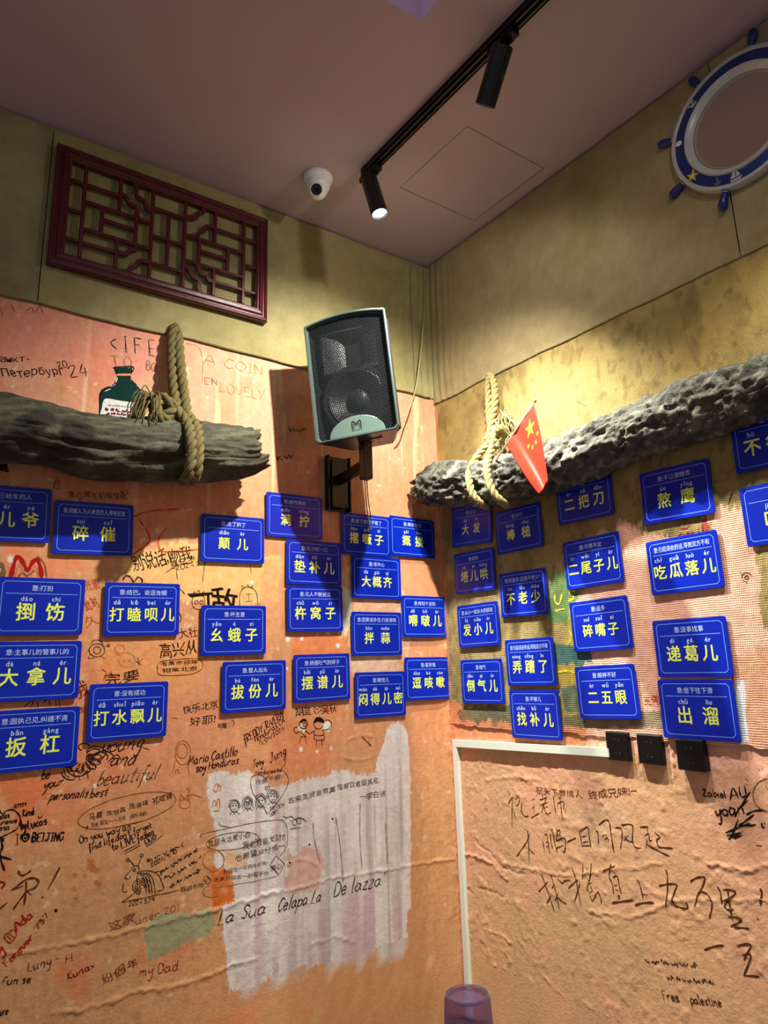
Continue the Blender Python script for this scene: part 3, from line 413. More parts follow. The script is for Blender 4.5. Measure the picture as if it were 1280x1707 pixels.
{"k":"B","w":"L","p":[[[-1.468,0.741],[-1.47,0.745],[-1.473,0.747],[-1.476,0.746],[-1.477,0.743],[-1.476,0.74],[-1.472,0.738],[-1.469,0.739]]],"c":[20,14,16]},
{"k":"P","w":"L","p":[[[-1.289,0.792],[-1.272,0.81],[-1.266,0.817],[-1.255,0.819],[-1.248,0.811],[-1.249,0.798],[-1.253,0.787],[-1.25,0.761],[-1.258,0.746],[-1.278,0.734],[-1.293,0.728],[-1.261,0.727],[-1.22,0.726],[-1.175,0.727]],[[-1.289,0.792],[-1.278,0.787],[-1.271,0.794]],[[-1.262,0.818],[-1.273,0.833],[-1.281,0.838]],[[-1.278,0.839],[-1.279,0.841],[-1.281,0.843],[-1.283,0.844],[-1.285,0.844],[-1.286,0.843],[-1.287,0.841],[-1.286,0.839],[-1.285,0.837],[-1.282,0.836],[-1.28,0.836],[-1.279,0.837],[-1.278,0.839]],[[-1.251,0.816],[-1.242,0.841]],[[-1.238,0.844],[-1.238,0.846],[-1.24,0.848],[-1.242,0.849],[-1.245,0.849],[-1.246,0.847],[-1.247,0.845],[-1.246,0.843],[-1.244,0.841],[-1.242,0.84],[-1.24,0.841],[-1.238,0.842],[-1.238,0.844]],[[-1.258,0.808],[-1.259,0.81],[-1.26,0.811],[-1.262,0.812],[-1.263,0.812],[-1.265,0.811],[-1.265,0.809],[-1.265,0.807],[-1.263,0.806],[-1.261,0.805],[-1.26,0.805],[-1.258,0.806],[-1.258,0.808]],[[-1.23,0.753],[-1.229,0.755],[-1.229,0.758],[-1.23,0.76],[-1.233,0.762],[-1.236,0.763],[-1.239,0.764],[-1.241,0.763],[-1.243,0.761],[-1.243,0.759],[-1.242,0.756],[-1.24,0.754],[-1.237,0.753]],[[-1.225,0.749],[-1.222,0.752],[-1.222,0.757],[-1.224,0.762],[-1.229,0.766],[-1.235,0.769],[-1.241,0.769],[-1.246,0.768],[-1.25,0.764],[-1.25,0.76],[-1.248,0.755],[-1.244,0.75],[-1.238,0.748]],[[-1.219,0.744],[-1.215,0.75],[-1.215,0.757],[-1.219,0.764],[-1.226,0.771],[-1.235,0.774],[-1.244,0.775],[-1.252,0.773],[-1.256,0.768],[-1.257,0.761],[-1.254,0.753],[-1.247,0.747],[-1.239,0.742]],[[-1.213,0.739],[-1.208,0.747],[-1.208,0.757],[-1.213,0.766],[-1.223,0.775],[-1.235,0.78],[-1.247,0.781],[-1.257,0.778],[-1.263,0.771],[-1.264,0.762],[-1.26,0.752],[-1.251,0.743],[-1.24,0.737]],[[-1.222,0.736],[-1.227,0.761],[-1.235,0.784],[-1.254,0.801]],[[-1.213,0.734],[-1.218,0.76],[-1.226,0.782],[-1.245,0.799]],[[-1.204,0.732],[-1.209,0.758],[-1.217,0.781],[-1.236,0.797]],[[-1.195,0.731],[-1.2,0.756],[-1.208,0.779],[-1.227,0.796]],[[-1.245,0.802],[-1.215,0.797],[-1.189,0.782],[-1.176,0.757],[-1.17,0.739],[-1.19,0.736]],[[-1.2,0.789],[-1.185,0.791],[-1.177,0.777]],[[-1.291,0.778],[-1.292,0.756],[-1.279,0.753]]],"c":[50,34,26],"wd":0.0022},
{"k":"S","w":"L","t":"2024.3.29","p":[[-1.274,0.712],[-1.196,0.709]],"h":0.008,"c":[50,34,26],"wd":0.002},
{"k":"Q","w":"L","p":[[-1.223,0.821],[-1.117,0.851]],"h":0.012,"c":[44,30,22],"wd":0.0024,"seed":4},
{"k":"S","w":"L","t":"2024/9/10","p":[[-1.211,0.806],[-1.131,0.833]],"h":0.008,"c":[44,30,22],"wd":0.0022},
{"k":"Q","w":"L","p":[[-1.181,0.784],[-1.066,0.829]],"h":0.013,"c":[44,30,22],"wd":0.0026,"seed":5},
{"k":"Q","w":"L","p":[[-1.166,0.761],[-1.053,0.802]],"h":0.014,"c":[44,30,22],"wd":0.0026,"seed":6},
{"k":"Q","w":"L","p":[[-1.15,0.738],[-1.056,0.768]],"h":0.01,"c":[44,30,22],"wd":0.0024,"seed":7},
{"k":"C","w":"L","t":"百战不殆","p":[[-1.119,0.722],[-1.043,0.721]],"h":0.014,"c":[44,30,22]},
{"k":"P","w":"L","p":[[[-1.175,0.725],[-1.119,0.726]],[[-1.032,0.746],[-1.019,0.734],[-1.033,0.726],[-1.039,0.741]]],"c":[60,40,26],"wd":0.0022},
{"k":"S","w":"L","t":"Ada","p":[[-1.569,0.713],[-1.527,0.742]],"h":0.013,"c":[170,36,30],"wd":0.004},
{"k":"P","w":"L","p":[[[-1.581,0.685],[-1.595,0.698],[-1.597,0.71],[-1.589,0.711],[-1.583,0.716],[-1.572,0.715],[-1.569,0.701],[-1.581,0.685]],[[-1.591,0.706],[-1.578,0.692]],[[-1.587,0.71],[-1.573,0.698]]],"c":[170,36,30],"wd":0.003},
{"k":"S","w":"L","t":"Forever","p":[[-1.585,0.63],[-1.522,0.688]],"h":0.01,"c":[170,36,30],"wd":0.0038},
{"k":"S","w":"L","t":".737","p":[[-1.52,0.696],[-1.487,0.736]],"h":0.009,"c":[130,30,30],"wd":0.0034},
{"k":"S","w":"L","t":"y","p":[[-1.607,0.661],[-1.591,0.675]],"h":0.013,"c":[170,36,30],"wd":0.0045},
{"k":"S","w":"L","t":"Luny -","p":[[-1.534,0.606],[-1.453,0.61]],"h":0.012,"c":[96,58,34],"wd":0.0026},
{"k":"S","w":"L","t":"H","p":[[-1.437,0.603],[-1.418,0.604]],"h":0.011,"c":[96,58,34],"wd":0.0026},
{"k":"S","w":"L","t":"Kunax","p":[[-1.428,0.56],[-1.356,0.574]],"h":0.01,"c":[110,36,26],"wd":0.003},
{"k":"C","w":"L","t":"纷侣年","p":[[-1.336,0.524],[-1.234,0.551]],"h":0.028,"c":[120,34,24]},
{"k":"S","w":"L","t":"my Dad.","p":[[-1.232,0.519],[-1.107,0.507]],"h":0.014,"c":[160,40,30],"wd":0.0028},
{"k":"C","w":"L","t":"这家","p":[[-1.325,0.659],[-1.251,0.668]],"h":0.028,"c":[130,70,44]},
{"k":"S","w":"L","t":"uner 201","p":[[-1.25,0.658],[-1.117,0.672]],"h":0.011,"c":[150,92,62],"wd":0.0026},
{"k":"S","w":"L","t":"Fun se","p":[[-1.594,0.59],[-1.522,0.578]],"h":0.01,"c":[50,36,26],"wd":0.003},
{"k":"S","w":"L","t":"2ure","p":[[-1.6,0.52],[-1.572,0.518]],"h":0.009,"c":[50,36,26],"wd":0.003},
{"k":"C","w":"L","t":"古来圣贤皆寂寞","p":[[-0.748,0.924],[-0.555,0.942]],"h":0.021,"c":[74,70,72],"j":0.05},
{"k":"C","w":"L","t":"惟有饮者留其名,","p":[[-0.549,0.943],[-0.359,0.947]],"h":0.023,"c":[74,70,72],"j":0.05},
{"k":"C","w":"L","t":"一李白诗.","p":[[-0.452,0.896],[-0.327,0.897]],"h":0.025,"c":[74,70,72]},
{"k":"P","w":"L","p":[[[-0.93,0.94],[-0.932,0.949],[-0.938,0.956],[-0.945,0.959],[-0.953,0.958],[-0.958,0.952],[-0.96,0.944],[-0.958,0.936],[-0.952,0.929],[-0.945,0.926],[-0.937,0.927],[-0.932,0.932],[-0.93,0.94]],[[-0.948,0.945],[-0.95,0.947],[-0.952,0.946],[-0.952,0.944],[-0.95,0.943],[-0.948,0.945]],[[-0.938,0.943],[-0.939,0.945],[-0.942,0.945],[-0.941,0.943],[-0.939,0.942],[-0.938,0.943]],[[-0.949,0.936],[-0.945,0.932],[-0.939,0.934]],[[-0.961,0.919],[-0.951,0.927],[-0.945,0.92],[-0.938,0.925],[-0.928,0.916]],[[-0.962,0.947],[-0.962,0.959],[-0.95,0.963],[-0.933,0.957],[-0.928,0.942]],[[-0.958,0.953],[-0.933,0.95]],[[-0.958,0.944],[-0.958,0.946],[-0.96,0.948],[-0.962,0.948],[-0.964,0.948],[-0.966,0.947],[-0.966,0.945],[-0.965,0.943],[-0.964,0.942],[-0.962,0.941],[-0.96,0.941],[-0.958,0.942],[-0.958,0.944]],[[-0.924,0.94],[-0.924,0.942],[-0.926,0.943],[-0.928,0.944],[-0.93,0.944],[-0.932,0.943],[-0.932,0.941],[-0.932,0.939],[-0.93,0.937],[-0.928,0.936],[-0.926,0.937],[-0.924,0.938],[-0.924,0.94]],[[-0.883,0.943],[-0.885,0.952],[-0.891,0.959],[-0.899,0.962],[-0.906,0.961],[-0.911,0.956],[-0.913,0.947],[-0.911,0.939],[-0.905,0.932],[-0.898,0.929],[-0.89,0.93],[-0.885,0.935],[-0.883,0.943]],[[-0.901,0.948],[-0.903,0.95],[-0.905,0.949],[-0.905,0.947],[-0.903,0.946],[-0.901,0.948]],[[-0.891,0.946],[-0.892,0.948],[-0.895,0.948],[-0.895,0.946],[-0.892,0.945],[-0.891,0.946]],[[-0.902,0.939],[-0.898,0.935],[-0.892,0.937]],[[-0.915,0.922],[-0.904,0.93],[-0.898,0.923],[-0.891,0.928],[-0.88,0.919]],[[-0.915,0.929],[-0.918,0.952],[-0.909,0.965],[-0.892,0.965],[-0.881,0.952],[-0.878,0.924]],[[-0.911,0.953],[-0.898,0.96],[-0.885,0.949]],[[-0.835,0.945],[-0.837,0.953],[-0.843,0.96],[-0.85,0.964],[-0.858,0.962],[-0.864,0.957],[-0.866,0.949],[-0.863,0.94],[-0.858,0.933],[-0.85,0.93],[-0.842,0.931],[-0.837,0.936],[-0.835,0.945]],[[-0.854,0.949],[-0.855,0.951],[-0.858,0.951],[-0.858,0.948],[-0.855,0.947],[-0.854,0.949]],[[-0.842,0.947],[-0.844,0.949],[-0.847,0.949],[-0.846,0.947],[-0.844,0.946],[-0.842,0.947]],[[-0.855,0.94],[-0.85,0.936],[-0.843,0.938]],[[-0.867,0.923],[-0.857,0.931],[-0.85,0.924],[-0.843,0.929],[-0.832,0.92]],[[-0.868,0.93],[-0.87,0.953],[-0.862,0.967],[-0.844,0.967],[-0.833,0.954],[-0.83,0.925]],[[-0.864,0.954],[-0.85,0.962],[-0.837,0.95]],[[-0.79,0.952],[-0.792,0.961],[-0.798,0.968],[-0.806,0.971],[-0.814,0.97],[-0.819,0.964],[-0.821,0.956],[-0.819,0.947],[-0.813,0.94],[-0.805,0.937],[-0.798,0.938],[-0.792,0.944],[-0.79,0.952]],[[-0.809,0.956],[-0.811,0.958],[-0.813,0.958],[-0.813,0.956],[-0.811,0.955],[-0.809,0.956]],[[-0.798,0.955],[-0.799,0.957],[-0.802,0.957],[-0.802,0.954],[-0.799,0.953],[-0.798,0.955]],[[-0.81,0.947],[-0.806,0.944],[-0.799,0.946]],[[-0.823,0.93],[-0.812,0.938],[-0.805,0.931],[-0.799,0.936],[-0.787,0.927]],[[-0.824,0.958],[-0.824,0.972],[-0.81,0.976],[-0.792,0.97],[-0.788,0.954]],[[-0.819,0.965],[-0.792,0.962]],[[-0.819,0.956],[-0.82,0.958],[-0.821,0.959],[-0.824,0.96],[-0.826,0.96],[-0.828,0.959],[-0.828,0.957],[-0.828,0.955],[-0.826,0.953],[-0.824,0.953],[-0.821,0.953],[-0.82,0.954],[-0.819,0.956]],[[-0.783,0.951],[-0.784,0.953],[-0.785,0.955],[-0.788,0.956],[-0.79,0.955],[-0.791,0.954],[-0.792,0.952],[-0.791,0.95],[-0.79,0.949],[-0.787,0.948],[-0.785,0.948],[-0.784,0.949],[-0.783,0.951]]],"c":[74,74,80],"wd":0.002},
{"k":"P","w":"L","p":[[[-0.897,0.945],[-0.898,0.948],[-0.9,0.951],[-0.904,0.952],[-0.907,0.951],[-0.909,0.95],[-0.91,0.947],[-0.909,0.944],[-0.907,0.942],[-0.904,0.941],[-0.9,0.941],[-0.898,0.943],[-0.897,0.945]],[[-0.885,0.946],[-0.886,0.948],[-0.889,0.951],[-0.892,0.952],[-0.895,0.952],[-0.897,0.95],[-0.898,0.947],[-0.897,0.944],[-0.895,0.942],[-0.892,0.941],[-0.888,0.941],[-0.886,0.943],[-0.885,0.946]]],"c":[60,60,66],"wd":0.002},
{"k":"P","w":"L","p":[[[-0.825,0.902],[-0.843,0.927],[-0.879,0.975],[-0.888,1.008],[-0.88,1.028],[-0.849,1.028],[-0.831,1.011]],[[-0.831,1.011],[-0.813,1.032],[-0.772,1.035],[-0.749,1.011],[-0.749,0.986],[-0.776,0.946],[-0.825,0.902]]],"c":[84,76,70],"wd":0.0022},
{"k":"C","w":"L","t":"你是干嘛!","p":[[-0.871,1.0],[-0.772,1.008]],"h":0.019,"c":[88,78,70]},
{"k":"P","w":"L","p":[[[-0.828,0.976],[-0.835,0.988],[-0.828,0.989],[-0.826,0.985],[-0.82,0.99],[-0.817,0.982],[-0.828,0.976]]],"c":[90,80,80],"wd":0.002},
{"k":"S","w":"L","t":"Honduras tu","p":[[-0.869,1.03],[-0.772,1.031]],"h":0.008,"c":[40,28,22],"wd":0.0022},
{"k":"S","w":"L","t":"2024.3.29","p":[[-0.816,0.912],[-0.762,0.918]],"h":0.006,"c":[34,20,16],"wd":0.0018},
{"k":"S","w":"L","t":"LOST","p":[[-0.816,0.893],[-0.785,0.9]],"h":0.006,"c":[34,20,16],"wd":0.0022},
{"k":"S","w":"L","t":"100","p":[[-0.739,0.85],[-0.695,0.854]],"h":0.012,"c":[80,76,78],"wd":0.0024},
{"k":"P","w":"L","p":[[[-0.739,0.842],[-0.697,0.841]],[[-0.767,0.888],[-0.753,0.88],[-0.734,0.881],[-0.72,0.87],[-0.702,0.873],[-0.673,0.855]]],"c":[80,74,74],"wd":0.0024},
{"k":"P","w":"L","p":[[[-0.856,0.834],[-0.862,0.842],[-0.877,0.85],[-0.899,0.857],[-0.925,0.861],[-0.954,0.863],[-0.981,0.863],[-1.005,0.86],[-1.024,0.855],[-1.035,0.849],[-1.038,0.841],[-1.032,0.833],[-1.018,0.826],[-0.998,0.819],[-0.972,0.815],[-0.944,0.812],[-0.916,0.812],[-0.891,0.815],[-0.872,0.82],[-0.859,0.826],[-0.856,0.834]],[[-1.057,0.865],[-1.052,0.875],[-0.977,0.878],[-0.882,0.882],[-0.789,0.878],[-0.762,0.868],[-0.75,0.84],[-0.752,0.791],[-0.779,0.762]],[[-0.996,0.902],[-0.992,0.891],[-0.958,0.881]],[[-0.868,0.832],[-0.859,0.823],[-0.851,0.833]]],"c":[104,84,70],"wd":0.002},
{"k":"C","w":"L","t":"我是永远爱小白","p":[[-1.034,0.834],[-0.886,0.842]],"h":0.021,"c":[60,54,52]},
{"k":"C","w":"L","t":"我老爸能发财!!!","p":[[-0.913,0.807],[-0.757,0.815]],"h":0.023,"c":[60,54,56]},
{"k":"C","w":"L","t":"也希望,10分成一.","p":[[-0.939,0.775],[-0.752,0.788]],"h":0.022,"c":[60,54,56]},
{"k":"C","w":"L","t":"永远也一日何月日快!","p":[[-0.98,0.746],[-0.824,0.746]],"h":0.014,"c":[52,42,42]},
{"k":"C","w":"L","t":"大家只以此一刻属于你.","p":[[-1.011,0.729],[-0.815,0.714]],"h":0.014,"c":[52,42,42]},
{"k":"P","w":"L","p":[[[-0.793,0.768],[-0.815,0.743],[-0.781,0.706],[-0.761,0.737],[-0.793,0.768]]],"c":[66,56,58],"wd":0.0022,"sm":0},
{"k":"C","w":"L","t":"爱心","p":[[-0.812,0.724],[-0.77,0.728]],"h":0.017,"c":[52,44,44]},
{"k":"P","w":"L","p":[[[-0.977,0.785],[-0.98,0.797],[-0.988,0.809],[-1.0,0.817],[-1.014,0.822],[-1.028,0.822],[-1.039,0.817],[-1.047,0.809],[-1.049,0.798],[-1.046,0.786],[-1.038,0.775],[-1.026,0.767],[-1.012,0.762],[-0.998,0.762],[-0.987,0.766],[-0.979,0.774],[-0.977,0.785]]],"c":[196,110,50],"wd":0.004},
{"k":"P","w":"L","p":[[[-1.024,0.721],[-1.032,0.72],[-1.039,0.718],[-1.044,0.714],[-1.046,0.709],[-1.045,0.703],[-1.041,0.697],[-1.034,0.692],[-1.026,0.688],[-1.017,0.685],[-1.008,0.685],[-1.0,0.686],[-0.994,0.689]],[[-1.025,0.74],[-1.027,0.745],[-1.031,0.749],[-1.036,0.751],[-1.041,0.75],[-1.044,0.748],[-1.045,0.744],[-1.044,0.739],[-1.04,0.735],[-1.035,0.733],[-1.03,0.734],[-1.027,0.736],[-1.025,0.74]]],"c":[150,96,60],"wd":0.002},
{"k":"P","w":"L","p":[[[-1.007,0.711],[-0.879,0.704],[-0.784,0.704]]],"c":[120,112,118],"wd":0.0018},
{"k":"P","w":"L","p":[[[-1.019,1.011],[-1.007,1.02],[-1.003,1.005],[-1.011,0.995],[-1.021,1.004]],[[-1.003,1.016],[-0.995,1.011],[-0.996,0.995]],[[-1.022,0.951],[-1.018,0.967],[-1.01,0.966],[-1.01,0.951]],[[-1.005,0.951],[-1.004,0.972],[-0.998,0.968],[-0.997,0.939],[-1.017,0.938]]],"c":[212,120,60],"wd":0.003},
{"k":"P","w":"L","p":[[[-1.108,1.018],[-1.099,1.006],[-1.107,0.993],[-1.087,0.997],[-1.059,0.983]],[[-1.096,0.97],[-1.099,0.977],[-1.105,0.983],[-1.114,0.987],[-1.123,0.986],[-1.129,0.981],[-1.131,0.975],[-1.129,0.967],[-1.122,0.961],[-1.113,0.958],[-1.105,0.959],[-1.098,0.963],[-1.096,0.97]],[[-1.13,0.985],[-1.127,1.002],[-1.114,0.987],[-1.103,0.999],[-1.099,0.981]]],"c":[170,90,50],"wd":0.0022},
{"k":"S","w":"L","t":"La Sua","p":[[-0.996,0.603],[-0.826,0.601]],"h":0.02,"c":[48,40,42],"wd":0.0036,"sl":0.35},
{"k":"S","w":"L","t":"Celapa La","p":[[-0.787,0.597],[-0.618,0.595]],"h":0.021,"c":[48,40,42],"wd":0.0036,"sl":0.35},
{"k":"S","w":"L","t":"De lazza\"","p":[[-0.57,0.6],[-0.349,0.596]],"h":0.023,"c":[48,40,42],"wd":0.0036,"sl":0.3},
{"k":"B","w":"L","p":[[[-0.737,0.737],[-0.739,0.739],[-0.743,0.74],[-0.745,0.738],[-0.743,0.735],[-0.739,0.734]]],"c":[34,20,16]},
{"k":"B","w":"L","p":[[[-0.66,0.78],[-0.662,0.783],[-0.666,0.784],[-0.668,0.781],[-0.666,0.778],[-0.662,0.778]]],"c":[34,20,16]},
{"k":"B","w":"L","p":[[[-0.567,0.85],[-0.569,0.853],[-0.573,0.853],[-0.575,0.851],[-0.573,0.848],[-0.569,0.847]]],"c":[34,20,16]},
{"k":"P","w":"L","p":[[[-0.556,0.854],[-0.542,0.777],[-0.529,0.638]],[[-0.45,0.884],[-0.455,0.763],[-0.448,0.662]],[[-0.649,0.848],[-0.645,0.793],[-0.622,0.713]],[[-0.339,0.806],[-0.336,0.662]]],"c":[150,120,122],"wd":0.0035},
{"k":"P","w":"L","p":[[[-0.414,1.098],[-0.393,1.079]],[[-0.436,1.117],[-0.406,1.089],[-0.404,1.08]]],"c":[60,40,30],"wd":0.0028},
{"k":"C","w":"R","t":"祝天下有情人","p":[[0.46,0.918],[0.673,0.928]],"h":0.026,"c":[120,70,40]},
{"k":"C","w":"R","t":"终成兄妹!~","p":[[0.698,0.927],[0.888,0.968]],"h":0.028,"c":[110,60,34]},
{"k":"P","w":"R","p":[[[0.322,0.908],[0.329,0.895]],[[0.317,0.864],[0.33,0.88],[0.343,0.891]],[[0.341,0.889],[0.333,0.838],[0.328,0.786]],[[0.341,0.849],[0.345,0.832],[0.351,0.812]],[[0.358,0.885],[0.369,0.896],[0.376,0.889],[0.369,0.871],[0.357,0.862]],[[0.384,0.873],[0.383,0.856],[0.378,0.842]],[[0.388,0.876],[0.383,0.864],[0.386,0.841],[0.399,0.832],[0.417,0.838]],[[0.435,0.892],[0.452,0.897]],[[0.435,0.865],[0.452,0.872]],[[0.444,0.872],[0.444,0.851]],[[0.429,0.833],[0.449,0.843],[0.469,0.853]],[[0.476,0.898],[0.493,0.903],[0.509,0.909]],[[0.491,0.913],[0.489,0.896]],[[0.48,0.88],[0.496,0.888],[0.512,0.893]],[[0.509,0.911],[0.496,0.886],[0.479,0.854]],[[0.511,0.88],[0.494,0.871]],[[0.496,0.878],[0.501,0.861],[0.511,0.857],[0.524,0.864]],[[0.541,0.917],[0.543,0.892],[0.547,0.862]],[[0.563,0.914],[0.577,0.919]],[[0.558,0.899],[0.557,0.883]],[[0.561,0.897],[0.585,0.906],[0.584,0.886],[0.581,0.881]],[[0.571,0.917],[0.573,0.881],[0.576,0.846]],[[0.59,0.88],[0.59,0.869]]],"c":[84,46,24],"wd":0.0034},
{"k":"P","w":"R","p":[[[0.412,0.775],[0.398,0.75],[0.374,0.724],[0.342,0.691]],[[0.404,0.786],[0.406,0.751],[0.402,0.681]],[[0.405,0.726],[0.432,0.714]],[[0.475,0.763],[0.48,0.731]],[[0.487,0.785],[0.496,0.788],[0.5,0.76],[0.504,0.729]],[[0.49,0.762],[0.501,0.767]],[[0.491,0.748],[0.502,0.753]],[[0.513,0.794],[0.514,0.762],[0.519,0.749]],[[0.519,0.804],[0.526,0.807],[0.529,0.772],[0.54,0.738]],[[0.526,0.785],[0.531,0.788]],[[0.542,0.816],[0.546,0.803],[0.536,0.773]],[[0.546,0.806],[0.559,0.812],[0.558,0.79]],[[0.547,0.796],[0.557,0.8]],[[0.54,0.775],[0.576,0.79],[0.578,0.773],[0.572,0.746],[0.564,0.746]],[[0.535,0.751],[0.569,0.766]],[[0.587,0.78],[0.605,0.788],[0.626,0.798]],[[0.644,0.823],[0.647,0.801],[0.65,0.776]],[[0.648,0.822],[0.68,0.839],[0.683,0.81],[0.687,0.777]],[[0.653,0.806],[0.674,0.813]],[[0.655,0.789],[0.677,0.797]],[[0.652,0.778],[0.685,0.785]],[[0.714,0.831],[0.721,0.83],[0.718,0.793]],[[0.727,0.853],[0.749,0.868],[0.765,0.873],[0.772,0.861],[0.774,0.825],[0.778,0.777]],[[0.739,0.823],[0.757,0.829]],[[0.749,0.814],[0.758,0.821],[0.762,0.813]],[[0.791,0.854],[0.814,0.856],[0.815,0.832],[0.804,0.795]],[[0.816,0.866],[0.852,0.873],[0.858,0.864],[0.852,0.825],[0.862,0.81],[0.882,0.811]],[[0.821,0.823],[0.839,0.839]],[[0.824,0.835],[0.833,0.825],[0.852,0.823]]],"c":[84,46,24],"wd":0.004},
{"k":"P","w":"R","p":[[[0.886,0.87],[0.914,0.876]],[[0.911,0.876],[0.911,0.86]],[[0.9,0.849],[0.914,0.856],[0.915,0.838],[0.924,0.84]],[[0.906,0.842],[0.899,0.815]],[[0.903,0.825],[0.932,0.815],[0.978,0.805]],[[0.936,0.863],[0.951,0.852],[0.94,0.843],[0.944,0.826],[0.959,0.825],[0.992,0.829]]],"c":[84,46,24],"wd":0.004},
{"k":"P","w":"R","p":[[[0.456,0.655],[0.472,0.626],[0.487,0.589],[0.504,0.549]],[[0.438,0.596],[0.463,0.618],[0.484,0.637]],[[0.472,0.567],[0.495,0.599]],[[0.502,0.661],[0.511,0.634],[0.52,0.599],[0.527,0.56]],[[0.502,0.621],[0.516,0.637]],[[0.51,0.585],[0.531,0.615]],[[0.52,0.599],[0.539,0.591],[0.561,0.585]],[[0.533,0.656],[0.55,0.646],[0.563,0.656],[0.588,0.663]],[[0.598,0.703],[0.61,0.677],[0.616,0.644],[0.623,0.593]],[[0.576,0.636],[0.599,0.655],[0.619,0.671]],[[0.598,0.601],[0.614,0.633],[0.627,0.661]],[[0.646,0.723],[0.64,0.677]],[[0.645,0.699],[0.654,0.688]],[[0.659,0.714],[0.666,0.699]],[[0.681,0.73],[0.674,0.695],[0.657,0.656],[0.66,0.643]],[[0.663,0.667],[0.679,0.674]],[[0.671,0.661],[0.677,0.646]],[[0.663,0.641],[0.678,0.65]],[[0.666,0.631],[0.672,0.619],[0.685,0.634],[0.698,0.651],[0.706,0.639],[0.709,0.618]],[[0.727,0.717],[0.752,0.73],[0.779,0.742]],[[0.761,0.744],[0.749,0.706],[0.758,0.69],[0.761,0.657]],[[0.765,0.707],[0.781,0.713],[0.784,0.693],[0.79,0.664]],[[0.767,0.684],[0.777,0.687]],[[0.769,0.671],[0.78,0.673]],[[0.774,0.656],[0.783,0.657],[0.776,0.647]],[[0.853,0.716],[0.859,0.713],[0.865,0.694],[0.869,0.665]],[[0.869,0.681],[0.888,0.683]]],"c":[84,46,24],"wd":0.0038},
{"k":"P","w":"R","p":[[[0.752,0.631],[0.786,0.642],[0.834,0.657]],[[0.838,0.644],[0.866,0.656],[0.906,0.666]]],"c":[84,46,24],"wd":0.0052},
{"k":"P","w":"R","p":[[[0.96,0.765],[0.962,0.744],[0.956,0.705],[0.946,0.663]],[[0.93,0.716],[0.957,0.726],[0.983,0.732],[0.99,0.728],[0.979,0.708],[0.971,0.686],[0.978,0.675],[0.996,0.673],[1.014,0.675],[1.019,0.682],[1.015,0.691]],[[1.037,0.75],[1.059,0.764],[1.08,0.77],[1.084,0.766],[1.073,0.744],[1.055,0.717],[1.041,0.686]],[[1.059,0.725],[1.071,0.73],[1.087,0.726],[1.096,0.711],[1.093,0.692],[1.082,0.666]],[[1.119,0.753],[1.126,0.741],[1.127,0.711]],[[1.136,0.749],[1.157,0.753],[1.171,0.751],[1.16,0.737],[1.131,0.72]],[[1.149,0.75],[1.149,0.723],[1.152,0.676]],[[1.151,0.728],[1.136,0.713],[1.136,0.703],[1.149,0.702],[1.159,0.707]],[[1.141,0.683],[1.166,0.688],[1.178,0.685],[1.163,0.672],[1.143,0.66]],[[1.155,0.66],[1.175,0.665],[1.197,0.668]]],"c":[84,46,24],"wd":0.0044},
{"k":"P","w":"R","p":[[[1.243,0.773],[1.244,0.759],[1.236,0.733]],[[1.223,0.698],[1.227,0.696]]],"c":[84,46,24],"wd":0.006},
{"k":"P","w":"R","p":[[[1.055,0.58],[1.086,0.597],[1.117,0.608]],[[1.157,0.617],[1.196,0.631],[1.169,0.587]],[[1.168,0.598],[1.192,0.605],[1.163,0.549]],[[1.163,0.549],[1.207,0.559]]],"c":[84,46,24],"wd":0.0045},
{"k":"S","w":"R","t":"Zabiel","p":[[1.111,0.986],[1.184,0.991]],"h":0.01,"c":[26,18,20],"wd":0.0032},
{"k":"S","w":"R","t":"AU","p":[[1.193,0.985],[1.243,1.0]],"h":0.016,"c":[26,18,20],"wd":0.0038,"sl":0.3},
{"k":"P","w":"R","p":[[[1.252,1.013],[1.218,0.97],[1.197,0.942]],[[1.242,0.991],[1.21,0.963]]],"c":[26,18,20],"wd":0.0034},
{"k":"S","w":"R","t":"yoan","p":[[1.144,0.935],[1.233,0.957]],"h":0.017,"c":[26,18,20],"wd":0.0045,"sl":0.15},
{"k":"P","w":"R","p":[[[1.234,0.954],[1.254,0.965],[1.285,0.972]],[[1.253,0.956],[1.226,0.935],[1.208,0.923]],[[1.166,0.898],[1.203,0.916],[1.24,0.933]],[[1.208,0.938],[1.187,0.901],[1.171,0.881]],[[1.169,0.892],[1.212,0.905]],[[1.175,0.887],[1.207,0.899]],[[1.189,0.887],[1.214,0.9]],[[1.208,0.923],[1.239,0.927],[1.256,0.933]]],"c":[26,22,20],"wd":0.0042},
{"k":"P","w":"R","p":[[[1.336,1.051],[1.327,1.054],[1.318,1.055],[1.308,1.054],[1.297,1.05],[1.287,1.045],[1.278,1.039],[1.27,1.031],[1.264,1.022],[1.26,1.012],[1.259,1.003],[1.259,0.994],[1.262,0.986],[1.267,0.979],[1.274,0.974],[1.283,0.971],[1.292,0.97]],[[1.284,1.07],[1.288,1.075]],[[1.295,1.075],[1.294,1.081]],[[1.244,1.046],[1.253,1.041]],[[1.242,1.034],[1.251,1.03]],[[1.298,1.034],[1.301,1.025]]],"c":[110,80,50],"wd":0.0024},
{"k":"P","w":"R","p":[[[1.273,0.938],[1.271,0.929],[1.279,0.929]],[[1.28,0.942],[1.279,0.936]]],"c":[34,20,16],"wd":0.004},
{"k":"P","w":"R","p":[[[1.248,0.88],[1.264,0.881]]],"c":[60,30,20],"wd":0.003},
{"k":"Q","w":"R","p":[[0.854,0.495],[1.03,0.531]],"h":0.011,"c":[60,40,24],"wd":0.0026,"seed":21},
{"k":"Q","w":"R","p":[[0.923,0.471],[1.072,0.502]],"h":0.009,"c":[60,40,24],"wd":0.0026,"seed":22},
